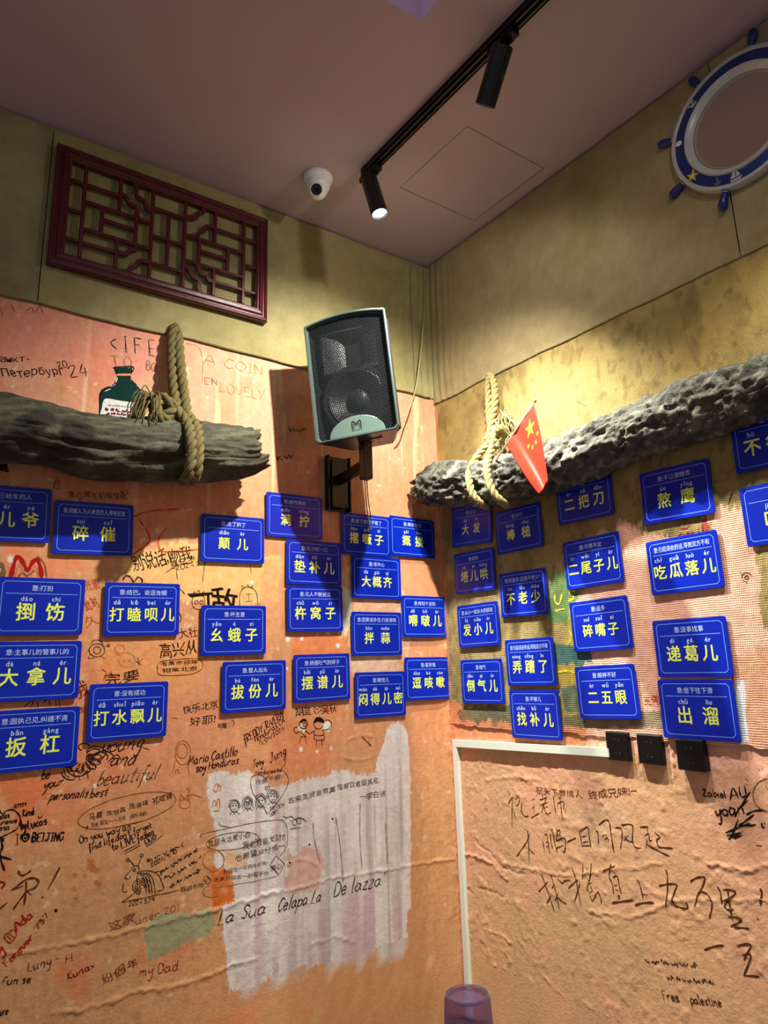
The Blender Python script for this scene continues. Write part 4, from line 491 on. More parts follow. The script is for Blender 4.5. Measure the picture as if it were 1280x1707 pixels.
{"k":"S","w":"R","t":"Free","p":[[0.903,0.41],[0.959,0.424]],"h":0.014,"c":[66,42,26],"wd":0.003},
{"k":"S","w":"R","t":"palestine","p":[[0.993,0.432],[1.089,0.453]],"h":0.011,"c":[66,42,26],"wd":0.003},
{"k":"C","w":"R","t":"王伟","p":[[0.95,1.23],[1.014,1.238]],"h":0.032,"c":[206,90,70]},
{"k":"P","w":"R","p":[[[1.348,1.589],[1.346,1.592],[1.344,1.594],[1.342,1.596],[1.338,1.597],[1.335,1.598],[1.331,1.598],[1.328,1.597],[1.325,1.595],[1.323,1.593],[1.321,1.59],[1.321,1.587],[1.321,1.584]],[[1.339,1.584],[1.339,1.587],[1.337,1.589],[1.335,1.59],[1.332,1.589],[1.33,1.588],[1.329,1.585],[1.329,1.583],[1.331,1.581],[1.333,1.58],[1.336,1.58],[1.338,1.582],[1.339,1.584]],[[1.323,1.577],[1.335,1.569]],[[1.322,1.594],[1.316,1.605]]],"c":[54,36,30],"wd":0.0026},
{"k":"P","w":"R","p":[[[0.63,1.601],[0.63,1.576],[0.649,1.57],[0.664,1.603]],[[0.724,1.609],[0.697,1.604],[0.716,1.585],[0.688,1.575]],[[0.629,1.546],[0.674,1.551]],[[0.616,1.334],[0.665,1.338],[0.685,1.329]],[[0.682,1.476],[0.689,1.451],[0.676,1.431]]],"c":[214,200,60],"wd":0.007},
{"k":"S","w":"R","t":"omil","p":[[1.14,1.723],[1.235,1.722]],"h":0.016,"c":[110,40,34],"wd":0.0045},
{"k":"P","w":"R","p":[[[1.149,1.766],[1.149,1.763],[1.15,1.76],[1.152,1.758],[1.155,1.755],[1.159,1.754],[1.163,1.753],[1.167,1.752],[1.171,1.753],[1.175,1.754],[1.177,1.756],[1.179,1.758],[1.18,1.761]]],"c":[130,44,38],"wd":0.0035},
{"k":"P","w":"R","p":[[[1.327,1.827],[1.312,1.798]]],"c":[70,52,30],"wd":0.003},
{"k":"P","w":"R","p":[[[0.81,2.286],[0.85,2.25]],[[0.622,2.379],[0.623,2.362]]],"c":[90,70,40],"wd":0.002},
{"k":"B","w":"L","p":[[[-1.452,2.217],[-1.455,2.289],[-1.448,2.307],[-1.414,2.325],[-1.404,2.351],[-1.401,2.37],[-1.41,2.376],[-1.413,2.393],[-1.355,2.409],[-1.352,2.389],[-1.358,2.379],[-1.355,2.358],[-1.34,2.343],[-1.31,2.327],[-1.303,2.307],[-1.303,2.223],[-1.314,2.208],[-1.449,2.197]]],"c":[16,48,42],"sm":0},
{"k":"B","w":"L","p":[[[-1.44,2.268],[-1.427,2.277],[-1.388,2.277],[-1.336,2.28],[-1.316,2.278],[-1.306,2.24],[-1.321,2.216],[-1.438,2.212],[-1.444,2.24]]],"c":[208,214,206],"lf":0.0012},
{"k":"Q","w":"L","p":[[-1.432,2.234],[-1.314,2.243]],"h":0.01,"c":[120,24,34],"wd":0.004,"seed":31,"lf":0.0018},
{"k":"Q","w":"L","p":[[-1.427,2.222],[-1.326,2.232]],"h":0.008,"c":[90,20,30],"wd":0.004,"seed":32,"lf":0.0018},
{"k":"Q","w":"L","p":[[-1.425,2.252],[-1.331,2.262]],"h":0.005,"c":[120,128,120],"wd":0.0015,"seed":33,"lf":0.0018},
{"k":"P","w":"L","p":[[[-1.405,2.369],[-1.402,2.378],[-1.41,2.385],[-1.411,2.394],[-1.353,2.409],[-1.352,2.389]],[[-1.399,2.361],[-1.4,2.344],[-1.418,2.324]]],"c":[14,14,12],"wd":0.003,"lf":0.0014},
{"k":"B","w":"L","p":[[[-1.401,2.372],[-1.354,2.382],[-1.354,2.376],[-1.401,2.365]]],"c":[222,140,96],"lf":0.0013},
{"k":"P","w":"L","p":[[[-1.401,2.357],[-1.407,2.333],[-1.422,2.322]],[[-1.438,2.301],[-1.42,2.313]],[[-1.336,2.344],[-1.315,2.331]]],"c":[206,226,216],"wd":0.0026,"lf":0.0013},
{"k":"P","w":"L","p":[[[-1.445,2.198],[-1.452,2.255],[-1.448,2.303],[-1.414,2.325],[-1.404,2.347]],[[-1.353,2.358],[-1.336,2.344],[-1.31,2.327],[-1.303,2.3],[-1.302,2.245]]],"c":[14,24,22],"wd":0.004,"lf":0.001}],
"signs":[
["L",-1.4437,1.8303,0.0277,"碎催",["suì","cuī"],"意:伺候人,为人奔走的人,带有贬意",null,null,"blue plaque 碎催, second from the left edge, right under the left log"],
["L",-1.279,1.5793,0.0107,"打瞌呗儿",["dǎ","kē","bei","ér"],"意:结巴。说话含糊",null,null,"blue four-character plaque 打瞌呗儿 just below the tip of the left log shadow"],
["L",-1.3059,1.267,-0.0026,"打水飘儿",["dǎ","shuǐ","piāo","ér"],"意:没有成功",null,null,"blue four-character plaque 打水飘儿 just above the black scrawled words young and beautiful"],
["L",-0.9737,1.831,0.0123,"颠儿",["diān","ér"],"意:走了跑了",0.044,0.07,"blue plaque 颠儿 nearest below the broken end of the left log"],
["L",-0.9632,1.5128,0.0064,"幺蛾子",["yāo","é","zi"],"意:坏主意",null,null,"blue plaque 幺蛾子 under the two crowned doodles"],
["L",-0.883,1.3222,0.003,"拔份儿",["bá","fèn","ér"],"意:替人出头",null,null,"blue plaque 拔份儿 above the slanting dark red scrawl, left wall"],
["L",-0.7271,1.9371,0.0084,"满拧",["mǎn","nǐng"],"意:截然相反",0.046,0.078,"blue plaque 满拧, highest of the column left of the speaker bracket"],
["L",-0.6435,1.7632,-0.0035,"垫补儿",["diàn","bǔ","ér"],"意:先少吃一口",null,null,"blue plaque 垫补儿, second down in the column left of the speaker bracket"],
["L",-0.6407,1.5911,0.0123,"杵窝子",["chǔ","wō","zi"],"意:见人不敢说话",null,null,"blue plaque 杵窝子, third down in the column left of the speaker bracket"],
["L",-0.613,1.3404,0.0063,"摆谱儿",["bǎi","pǔ","ér"],"意:扬眉吐气的样子",null,null,"blue plaque 摆谱儿, lowest in its column, above the drawn couple"],
["L",-0.4011,1.8902,-0.0043,"撂噘子",["liào","juě","zi"],"意:放下事情不管了",0.046,0.06,"shaded blue plaque 撂噘子 right below the speaker bracket, behind the loose wire"],
["L",-0.166,1.8983,-0.0108,"摡搂",["gài","lou"],"意:聚敛东西",0.046,0.068,"blue plaque 摡搂 on the left wall beside the corner, half in the log shadow"],
["L",-0.3565,1.7189,-0.0086,"大概齐",["dà","gài","qí"],"意:寻开心",0.046,0.052,"blue plaque 大概齐, second down under the speaker bracket"],
["L",-0.3618,1.498,-0.0037,"拌蒜",["bàn","suàn"],"意:因累或多饮,行走艰难",0.046,0.078,"blue plaque 拌蒜, third down under the speaker bracket"],
["L",-0.1166,1.5668,-0.0064,"嘚啵儿",["dē","bō","ér"],"意:唠叨个没完",null,null,"blue plaque 嘚啵儿, middle one beside the corner on the left wall"],
["L",-0.3521,1.267,-0.0128,"闷得儿密",["mèn","dé","ér","mì"],"意:睡觉儿",0.046,0.055,"blue four-character plaque 闷得儿密 just above the tip of the white paint"],
["L",-0.1129,1.3176,-0.0154,"逗咳嗽",["dòu","ké","sòu"],"意:耍贫嘴",0.047,0.061,"blue plaque 逗咳嗽, lowest beside the corner on the left wall"],
["R",0.2213,1.9294,-0.0567,"大发",["dà","fa"],"意:过分",0.044,0.068,"dark shaded plaque 大发 under the log end, nearest the corner on the right wall"],
["R",0.4846,1.8669,0.0061,"棒槌",["bàng","chui"],"意:外行",0.046,0.08,"dark shaded plaque 棒槌 below the tip of the red flag"],
["R",0.2224,1.7356,-0.0067,"塔儿哄",["tǎ","ér","hōng"],"意:起哄",0.048,0.058,"shaded plaque 塔儿哄, second down beside the corner on the right wall"],
["R",0.484,1.6218,-0.0085,"不老少",["bù","lǎo","shào"],"意:数量多\"还真不老少\"",null,null,"blue plaque 不老少 left of the green paint on the burlap"],
["R",0.2259,1.5203,0.0148,"发小儿",["fà","xiǎo","ér"],"意:从小一起长大的朋友",null,null,"blue plaque 发小儿, third down beside the corner on the right wall"],
["R",0.4923,1.371,0.0132,"弄蹧了",["nòng","cēng","le"],"意:引起误会的话,导致双方不和",null,null,"blue plaque 弄蹧了, third down in the second column of the right wall"],
["R",0.2288,1.3021,0.0122,"倒气儿",["dǎo","qì","ér"],"意:喘气",null,null,"blue plaque 倒气儿, lowest beside the corner on the right wall"],
["R",0.4964,1.1869,0.013,"找补儿",["zhǎo","bǔ","ér"],"意:不够儿",null,null,"blue plaque 找补儿, just above the white trunking"],
["R",0.8065,1.9268,-0.0099,"二把刀",["èr","bǎ","dāo"],"意:技术不过关",null,null,"dark shaded plaque 二把刀 under the right log, right of the flag"],
["R",1.1564,1.8673,-0.0222,"熬鹰",["áo","yīng"],"意:不让做睡觉",0.05,0.08,"blue plaque 熬鹰 half in shadow under the thick part of the right log"],
["R",0.8157,1.6982,0.0176,"二尾子儿",["èr","wěi","yí","ér"],"意:不男不女",null,null,"blue four-character plaque 二尾子儿 right of the green paint"],
["R",1.1514,1.6473,0.0118,"吃瓜落儿",["chī","guā","luò","ér"],"意:引起误会的话,导致双方不和",null,null,"blue four-character plaque 吃瓜落儿 left of the small drawn eye"],
["R",0.8219,1.4855,0.0222,"碎嘴子",["suì","zuǐ","zi"],"意:话多",0.044,0.052,"blue plaque 碎嘴子, third down in the third column of the right wall"],
["R",0.8203,1.2694,0.0333,"二五眼",["èr","wǔ","yǎn"],"意:眼神不好",0.046,0.055,"blue plaque 二五眼 above the first black socket"],
["R",1.1411,1.3998,0.0017,"递葛儿",["dì","gé","ér"],"意:没事找事",0.049,0.058,"blue plaque 递葛儿 on the pink paint, right above the lowest plaque"],
["R",1.1352,1.2244,0.0037,"出溜",["chū","liu"],"意:坐下往下滑",0.052,0.082,"blue plaque 出溜 over the third black socket, white paint at its right edge"],
["L",-1.6934,1.8554,0.03,"板儿爷",["bǎn","ér","yé"],"意:蹬三轮车的人",null,null,"blue plaque ending in 儿爷 at the left picture edge, under the log"],
["L",-1.5785,1.5835,0.0,"捯饬",["dáo","chi"],"意:打扮",0.055,0.08,"blue plaque 捯饬 at the left picture edge, first under the red letter M"],
["L",-1.5765,1.397,0.0,"大拿儿",["dà","ná","ér"],"意:主事儿的管事儿的",0.052,0.071,"blue plaque 大拿儿 at the left picture edge, third down"],
["L",-1.5685,1.206,-0.0,"扳杠",["bān","gàng"],"意:固执己见,纠缠不清",0.055,0.088,"blue plaque 扳杠, lowest at the left picture edge"],
["R",1.476,1.9606,-0.02,"不得劲",["bù","dé","jìn"],"意:不舒服",0.052,0.064,"dark shaded blue plaque starting with 不 under the log at the right picture edge"],
["R",1.4745,1.7515,0.0,"叫板",["jiào","bǎn"],"意:挑战",0.052,0.075,"bright blue plaque cut by the right picture edge, lit, second down there"]],
"crease":[
[1.247,1.867],
[1.349,1.865],
[1.453,1.866]]}''')   # measured layout, metres on each wall: u along the wall, z above the floor

# ---------------------------------------------------------------- walls
def wpt(side, u, z, h=0.0):
    return (u, -h, z) if side == 'L' else (-h, -u, z)
WH = {}
def wall_part(name, side, u0, u1, z0, z1, res, hfun, cfun, m, parent, kind=None, edge=None):
    nu = max(2, int((u1 - u0) / res)); nz = max(2, int((z1 - z0) / res))
    us = np.linspace(u0, u1, nu); zs = np.linspace(z0, z1, nz); U, Z = np.meshgrid(us, zs)
    H = hfun(U, Z); WH.setdefault(side, []).append((u0, u1, z0, z1, H)); Zs = Z
    if edge is not None: Zs = edge(U, Z)
    if side == 'L': V = np.stack([U, -H, Zs], -1)
    else: V = np.stack([-H, -U, Zs], -1)
    V = V.reshape(-1, 3)
    idx = np.arange(nu * nz).reshape(nz, nu)
    a, b, c, d = idx[:-1, :-1], idx[:-1, 1:], idx[1:, 1:], idx[1:, :-1]
    F = np.stack([a, b, c, d], -1).reshape(-1, 4)
    me = bpy.data.meshes.new(name); me.vertices.add(len(V)); me.vertices.foreach_set('co', V.astype(np.float32).ravel())
    me.loops.add(F.size); me.loops.foreach_set('vertex_index', F.astype(np.int32).ravel())
    me.polygons.add(len(F)); me.polygons.foreach_set('loop_start', (np.arange(len(F)) * 4).astype(np.int32))
    me.update(calc_edges=True); me.shade_smooth()
    C = np.clip(lin(cfun(U, Z)), 0, 1); C = np.concatenate([C, np.ones(C.shape[:-1] + (1,))], -1).reshape(-1, 4)
    ca = me.color_attributes.new('tint', 'FLOAT_COLOR', 'POINT'); ca.data.foreach_set('color', C.astype(np.float32).ravel())
    o = bpy.data.objects.new(name, me); COL.objects.link(o); me.materials.append(m); o.parent = parent
    if kind: o['kind'] = kind
    return o
def wheight(side, u, z):
    """surface height of the wall's relief at arrays u, z"""
    out = np.zeros(np.shape(u))
    for (u0, u1, z0, z1, H) in WH.get(side, []):
        nz, nu = H.shape; a = (u - u0) / (u1 - u0) * (nu - 1); b = (z - z0) / (z1 - z0) * (nz - 1)
        ok = (a >= 0) & (a <= nu - 1) & (b >= 0) & (b <= nz - 1)
        ia = np.clip(np.floor(a).astype(int), 0, nu - 2); ib = np.clip(np.floor(b).astype(int), 0, nz - 2); fa = np.clip(a - ia, 0, 1); fb = np.clip(b - ib, 0, 1)
        h = (H[ib, ia] * (1 - fa) + H[ib, ia + 1] * fa) * (1 - fb) + (H[ib + 1, ia] * (1 - fa) + H[ib + 1, ia + 1] * fa) * fb
        out = np.where(ok, np.maximum(out, h), out)
    return out
M_plaster = mat('painted_plaster', (205, 140, 98), .62, attr='tint', noise=.08, nscale=55, bump=.32, bscale=150, spec=.3)
M_cloth = weave('hessian_cloth', 'tint', .10, 1500., .25, warp=7)
M_burlap = weave('burlap', 'tint', .16, 1000., .34, warp=7)
M_wallback = mat('wall_core', (150, 120, 95), .8)

def patches(side, U, Z, C):
    for p in D['patch']:
        if p['w'] != side: continue
        poly = np.array(p['p']); r = p.get('rag', .01)
        lo = poly.min(0) - .08; hi = poly.max(0) + .08
        if not ((U.min() < hi[0]) and (U.max() > lo[0]) and (Z.min() < hi[1]) and (Z.max() > lo[1])): continue
        ru = (fbm(U, Z, 22, 22, 4, 31) - .5) * 4 * r + (vn(U * 260, Z * 30, 77) - .5) * r * p.get('brush', .6)
        rz = (fbm(U, Z, 22, 22, 4, 41) - .5) * 4 * r + (vn(U * 160, Z * 8, 57) - .5) * r * 2.5 * p.get('brush', .6)
        m = inpoly(U + ru, Z + rz, [tuple(q) for q in p['p']]).astype(float)
        m *= p.get('a', 1) * (1 - p.get('thin', 0) * sstep(.45, .7, fbm(U, Z, 40, 40, 4, 91)))
        col = np.array(p['c'], float)
        if p.get('drip'):
            dr = vn(U * 42, Z * 2.2, 63); dm = sstep(.6, .9, dr)[..., None] * .6
            dr2 = vn(U * 75 + 9, Z * 2.5, 64); dm2 = sstep(.68, .95, dr2)[..., None] * .5
            cc = col + (fbm(U, Z, 30, 8, 3, 65)[..., None] - .5) * 36
            cc = cc * (1 - dm) + np.array([186, 152, 158]) * dm; cc = cc * (1 - dm2) + np.array([150, 145, 138]) * dm2
            C = C * (1 - m[..., None]) + cc * m[..., None]
        else:
            cc = col + (fbm(U, Z, 50, 50, 3, 66)[..., None] - .5) * 30
            C = C * (1 - m[..., None]) + cc * m[..., None]
    return C
def ridges(side, U, Z):
    H = np.zeros(U.shape)
    for p in D['ridge']:
        if p['w'] != side: continue
        d = dline(U + (vn(U * 60, Z * 60, 5) - .5) * .012, Z + (vn(U * 70, Z * 70, 6) - .5) * .012, [tuple(q) for q in p['p']])
        s = p.get('s', .006)
        if p.get('crack'): H -= .0022 * np.exp(-(d / .0035) ** 2)
        else: H += .7 * p.get('h', .0035) * np.exp(-(d / (s * .8)) ** 2) * (.5 + vn(U * 40, Z * 40, 8))
    return H
def hL(U, Z):
    low = sstep(1.4, .9, Z)
    H = .0025 + (fbm(U, Z, 6, 6, 4, 3) - .5) * .004 + (fbm(U, Z, 60, 90, 3, 13) - .5) * .0008 * (.5 + 1.0 * low)
    H += .0008 * np.clip(fbm(U, Z, 26, 14, 4, 23) - .56, 0, 1) * 6 * low
    H += .012 * np.exp((U - 0) / .02) * (.4 + fbm(U, Z, 30, 30, 3, 29))
    return np.clip(H + ridges('L', U, Z), .0002, .02)
def cL(U, Z):
    C = np.zeros(U.shape + (3,)) + np.array([212, 147, 101.])
    n = fbm(U, Z, 3.2, 2.6, 5, 101); C = smoothmix(C, (218, 144, 102), sstep(.42, .62, n) * .8)
    C = smoothmix(C, (206, 154, 106), sstep(.48, .66, fbm(U, Z, 4, 4, 4, 111)) * .7)
    up = sstep(2.0, 2.3, Z); C = smoothmix(C, (206, 146, 118), up * .7)
    C = smoothmix(C, (200, 152, 104), sstep(1.25, .75, Z) * .75)
    C = smoothmix(C, (222, 124, 80), sstep(.6, .74, fbm(U, Z, 9, 7, 4, 121)) * .5 * sstep(-.25, -.7, U))
    st = vn(U * 26, Z * 1.6, 131) * vn(U * 60, Z * 4, 132); C = smoothmix(C, (236, 208, 160), sstep(.5, .75, st) * .55 * sstep(1.7, 2.1, Z))
    C = smoothmix(C, (168, 148, 92), sstep(.62, .8, vn(U * 12 + 4, Z * 1.4, 133)) * .4 * up)
    sp = fbm(U, Z, 38, 38, 3, 141); C = smoothmix(C, (232, 214, 176), sstep(.77, .81, sp) * .5)
    C += (fbm(U, Z, 70, 22, 3, 151)[..., None] - .5) * 22
    return np.clip(patches('L', U, Z, C), 0, 255)
def hR(U, Z):
    H = .003 + (fbm(U, Z, 5, 5, 3, 203) - .5) * .004 + (fbm(U, Z, 80, 110, 2, 213) - .5) * .0011
    H += .0016 * np.clip(fbm(U, Z, 30, 30, 4, 223) - .58, 0, 1) * 6 + .012 * np.exp(-U / .02) * (.3 + fbm(U, Z, 40, 40, 3, 229))
    return np.clip(H + ridges('R', U, Z), .0002, .02)
def cR(U, Z):
    C = np.zeros(U.shape + (3,)) + np.array([214, 168, 124.])
    C = smoothmix(C, (220, 164, 130), sstep(.42, .62, fbm(U, Z, 3.2, 3, 5, 301)) * .8)
    C = smoothmix(C, (200, 164, 120), sstep(.48, .66, fbm(U, Z, 4, 5, 4, 311)) * .7)
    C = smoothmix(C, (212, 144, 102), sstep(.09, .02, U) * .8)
    C += (fbm(U, Z, 60, 60, 3, 351)[..., None] - .5) * 18
    return np.clip(patches('R', U, Z, C), 0, 255)

w_left = MB().box((-3.7, 0, 0), (0, .12, HC)).build('wall_left', M_wallback); w_left['kind'] = 'structure'
w_right = MB().box((0, -3.6, 0), (.12, .12, HC)).build('wall_right', M_wallback); w_right['kind'] = 'structure'
wall_part('plaster', 'L', -2.02, -.001, .40, 2.575, .0045, hL, cL, M_plaster, w_left)
wall_part('plaster', 'L', -3.7, -2.02, .02, 2.575, .05, hL, cL, M_plaster, w_left)
wall_part('plaster', 'L', -2.02, -.001, .02, .40, .03, hL, cL, M_plaster, w_left)
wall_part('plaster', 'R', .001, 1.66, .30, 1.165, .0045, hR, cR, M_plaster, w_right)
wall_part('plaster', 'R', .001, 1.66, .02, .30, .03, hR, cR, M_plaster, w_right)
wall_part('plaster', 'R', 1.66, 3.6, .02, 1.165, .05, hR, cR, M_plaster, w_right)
# burlap stretched over the middle of the right wall, painted over in places
def hB(U, Z):
    H = .0075 + (fbm(U, Z, 5, 5, 3, 403) - .5) * .004 + (fbm(U, Z, 90, 90, 2, 413) - .5) * .0010
    H += .006 * np.exp(-(dline(U, Z, [tuple(q) for q in D['crease']]) / .006) ** 2)
    return H * sstep(-.002, .02, U) + .001
def cB(U, Z):
    C = np.zeros(U.shape + (3,)) + np.array([152, 134, 82.])
    C = smoothmix(C, (164, 140, 76), sstep(.4, .65, fbm(U, Z, 3, 3, 4, 421)) * .7)
    C = smoothmix(C, (176, 158, 104), sstep(1.95, 1.6, Z) * .6)
    C = smoothmix(C, (112, 96, 58), sstep(.5, .72, fbm(U, Z, 14, 9, 4, 431)) * .5)
    C = smoothmix(C, (96, 80, 52), sstep(.60, .72, fbm(U, Z, 50, 30, 3, 433)) * .35)
    C = patches('R', U, Z, C)
    e = sstep(.035, .012, U + (fbm(U, Z, 40, 25, 3, 441) - .5) * .03); C = smoothmix(C, (212, 142, 100), e)
    return np.clip(C, 0, 255)
def edgeB(U, Z):
    t = sstep(1.19, 1.13, Z); b = sstep(2.50, 2.54, Z); return Z + t * (fbm(U, U * 0, 30, 1, 3, 450) - .5) * .02 - b * (fbm(U, U * 0, 5, 1, 3, 452) - .5) * .012
wall_part('burlap_panel', 'R', .006, 1.66, 1.13, 2.545, .0045, hB, cB, M_burlap, w_right, edge=edgeB)
wall_part('burlap_panel', 'R', 1.66, 3.6, 1.13, 2.545, .03, hB, cB, M_burlap, w_right)
# smooth hessian along the top of both walls
def hC(seam, sgn):
    def f(U, Z):
        H = .012 + (fbm(U, Z, 3, 2, 3, 503) - .5) * .006
        c = np.exp(-np.abs(U) / .09); H += c * (.006 * np.sin(U * 150 + 4 * fbm(U, Z, 2, 3, 2, 505)) + .004)
        H += .004 * np.exp(-(Z - 2.60) ** 2 / .0006) * (fbm(U, Z, 18, 4, 3, 507) - .2)
        return np.maximum(H, .004)
    return f
def cC(base):
    def f(U, Z):
        C = np.zeros(U.shape + (3,)) + np.array(base, float)
        C = smoothmix(C, (138, 130, 82), sstep(.45, .7, fbm(U, Z, 3, 3, 4, 521)) * .6)
        C = smoothmix(C, (164, 154, 112), sstep(.5, .7, fbm(U, Z, 4, 2, 4, 523)) * .5)
        C += (fbm(U, Z, 90, 60, 2, 525)[..., None] - .5) * 14
        return C
    return f
def edgeC(z0):
    def f(U, Z): return Z - sstep(z0 + .05, z0, Z) * ((fbm(U, U * 0, 6, 1, 3, 530) - .5) * .016) - sstep(HC - .03, HC - .004, Z) * (.006 + .010 * fbm(U, U * 0, 8, 1, 3, 531))
    return f
wall_part('hessian_panel', 'L', -1.664, -.004, 2.558, HC - .004, .010, hC(0, 1), cC((148, 140, 94)), M_cloth, w_left, edge=edgeC(2.558))
wall_part('hessian_panel', 'L', -3.7, -1.668, 2.558, HC - .004, .020, hC(0, 1), cC((132, 124, 88)), M_cloth, w_left, edge=edgeC(2.558))
wall_part('hessian_panel', 'R', .012, 1.462, 2.530, HC - .004, .010, hC(0, 1), cC((154, 140, 102)), M_cloth, w_right, edge=edgeC(2.530))
wall_part('hessian_panel', 'R', 1.466, 3.6, 2.530, HC - .004, .020, hC(0, 1), cC((160, 146, 108)), M_cloth, w_right, edge=edgeC(2.530))
# rolled lower hems of the hessian
M_hem = mat('hessian_hem', (120, 106, 64), .9, noise=.2, nscale=60, bump=.5)
for side, par, z0, ua, ub in (('L', w_left, 2.558, -3.6, -.01), ('R', w_right, 2.530, .02, 3.5)):
    P = []
    for u in np.arange(ua, ub, .03):
        P.append(wpt(side, u, z0 - (fbm(np.array([u]), np.array([0.]), 6, 1, 3, 530)[0] - .5) * .016 - .001, .010))
    MB().tube(P, .0035, 6).build('hem', M_hem, par, True)

# ---------------------------------------------------------------- floor and ceiling
M_floor = mat('floor_tiles', (96, 80, 66), .4, noise=.15, nscale=6)
fl = MB().box((-3.7, -3.6, -.1), (.12, .12, 0)).build('floor', M_floor); fl['kind'] = 'structure'
M_ceil = mat('ceiling_paint', (176, 158, 166), .7, noise=.03, nscale=3, bump=.08, bscale=40)
M_lilac = mat('recess_lilac_light_tint', (204, 184, 206), .7)  # purple-blue light inside the recess, put into the colour of its sides
CT = HC + .22
hole = (-1.55, -1.75, -.868, -1.053); pan = (-.468, -.813, -.066, -.409)
xs = sorted({-3.7, hole[0], hole[2], pan[0], pan[2], 0}); ys = sorted({-3.6, hole[1], hole[3], pan[1], pan[3], 0})
mb = MB()
for i in range(len(xs) - 1):
    for j in range(len(ys) - 1):
        cx, cy = (xs[i] + xs[i + 1]) / 2, (ys[j] + ys[j + 1]) / 2
        if hole[0] < cx < hole[2] and hole[1] < cy < hole[3]: continue
        if pan[0] < cx < pan[2] and pan[1] < cy < pan[3]: continue
        mb.add([(xs[i], ys[j], HC), (xs[i + 1], ys[j], HC), (xs[i + 1], ys[j + 1], HC), (xs[i], ys[j + 1], HC)], [(0, 3, 2, 1)])
mb.box((-3.7, -3.6, CT), (.12, .12, CT + .06))
for a, b in (((-3.7, .0), (.12, .12)), ((.0, -3.6), (.12, 0)), ((-3.72, -3.6), (-3.7, .12)), ((-3.7, -3.62), (.12, -3.6))): mb.box((a[0], a[1], HC), (b[0], b[1], CT))
ce = mb.build('ceiling', M_ceil); ce['kind'] = 'structure'
mb = MB(); x0, y0, x1, y1 = hole
for a, b in (((x0 - .01, y0), (x0, y1)), ((x1, y0), (x1 + .01, y1)), ((x0, y0 - .01), (x1, y0)), ((x0, y1), (x1, y1 + .01))): mb.box((a[0], a[1], HC + .0006), (b[0], b[1], CT))
mb.build('recess_sides', M_lilac, ce)
x0, y0, x1, y1 = pan; g = .0022
MB().box((x0 + g, y0 + g, HC - .0005), (x1 - g, y1 - g, HC + .012), .001).build('access_panel', M_ceil, ce)
mb = MB(); M_gap = mat('panel_gap', (120, 82, 70), .8)
mb.box((x0 - .01, y0 - .01, HC + .004), (x1 + .01, y1 + .01, HC + .02)); mb.build('panel_backing', M_gap, ce)
mb = MB()
for cx, cy in ((x0 + .006, y0 + .012), (x0 + .012, y1 - .006), (x1 - .008, y0 + .006), (x1 - .012, y1 - .008)): mb.lathe([(.003, 0), (.0025, -.0012)], 10, Matrix.Translation((cx, cy, HC - .0005)))
mb.build('panel_pin', mat('panel_pins', (205, 170, 150), .5), ce)

# ---------------------------------------------------------------- lettering
_tc = bpy.data.curves.new('glyph_source', 'FONT'); _to = bpy.data.objects.new('glyph_source', _tc); COL.objects.link(_to)
_tc.resolution_u = 2; _G = {}
def glyph(ch, bold=0.0):
    k = (ch, bold)
    if k not in _G:
        _tc.body = ch; _tc.size = 1
        dg = bpy.context.evaluated_depsgraph_get(); dg.update()
        me = bpy.data.meshes.new_from_object(_to.evaluated_get(dg))
        V = np.array([v.co[:2] for v in me.vertices]).reshape(-1, 2); F = [tuple(p.vertices) for p in me.polygons]
        V = np.c_[V, np.zeros(len(V))]
        if bold and len(V):      # heavier strokes: the outline laid down again, a hair to each side, one coat over the other
            n = len(V); W_ = []; G_ = []
            for q, (dx, dy) in enumerate(((-bold, -bold), (bold, -bold), (-bold, bold), (bold, bold))):
                W_.append(V + [dx, dy, q * .00009]); G_ += [tuple(i + q * n for i in f) for f in F]
            V = np.concatenate(W_); F = G_
        bpy.data.meshes.remove(me); _G[k] = (V, F)
    return _G[k]
def is_cjk(ch): return ord(ch) > 0x2e7f
def layout(text, bold=0.0, jit=0.0, rnd=None, track=0.0):
    """text as flat outlines, one em high, starting at x = 0"""
    V = []; F = []; x = 0.0
    for ch in text:
        if ch == ' ': x += .32; continue
        g, f = glyph(ch, bold)
        if len(g) == 0: x += .3; continue
        if is_cjk(ch): adv = 1.0; off = x; gg = g.copy()
        else: lo, hi = g[:, 0].min(), g[:, 0].max(); adv = hi - lo + .09; off = x - lo + .045; gg = g.copy()
        if jit and rnd:
            c = gg[:, :2].mean(0); a = rnd.uniform(-1, 1) * jit * .9; s = 1 + rnd.uniform(-1, 1) * jit
            R = np.array([[math.cos(a), -math.sin(a)], [math.sin(a), math.cos(a)]]); gg = np.c_[(gg[:, :2] - c) @ R.T * s + c + [0, rnd.uniform(-1, 1) * jit * .5], gg[:, 2]]
        n = len(V); V += [(p[0] + off, p[1], p[2]) for p in gg]; F += [tuple(i + n for i in q) for q in f]; x += adv + track
    return np.array(V).reshape(-1, 3), F, x
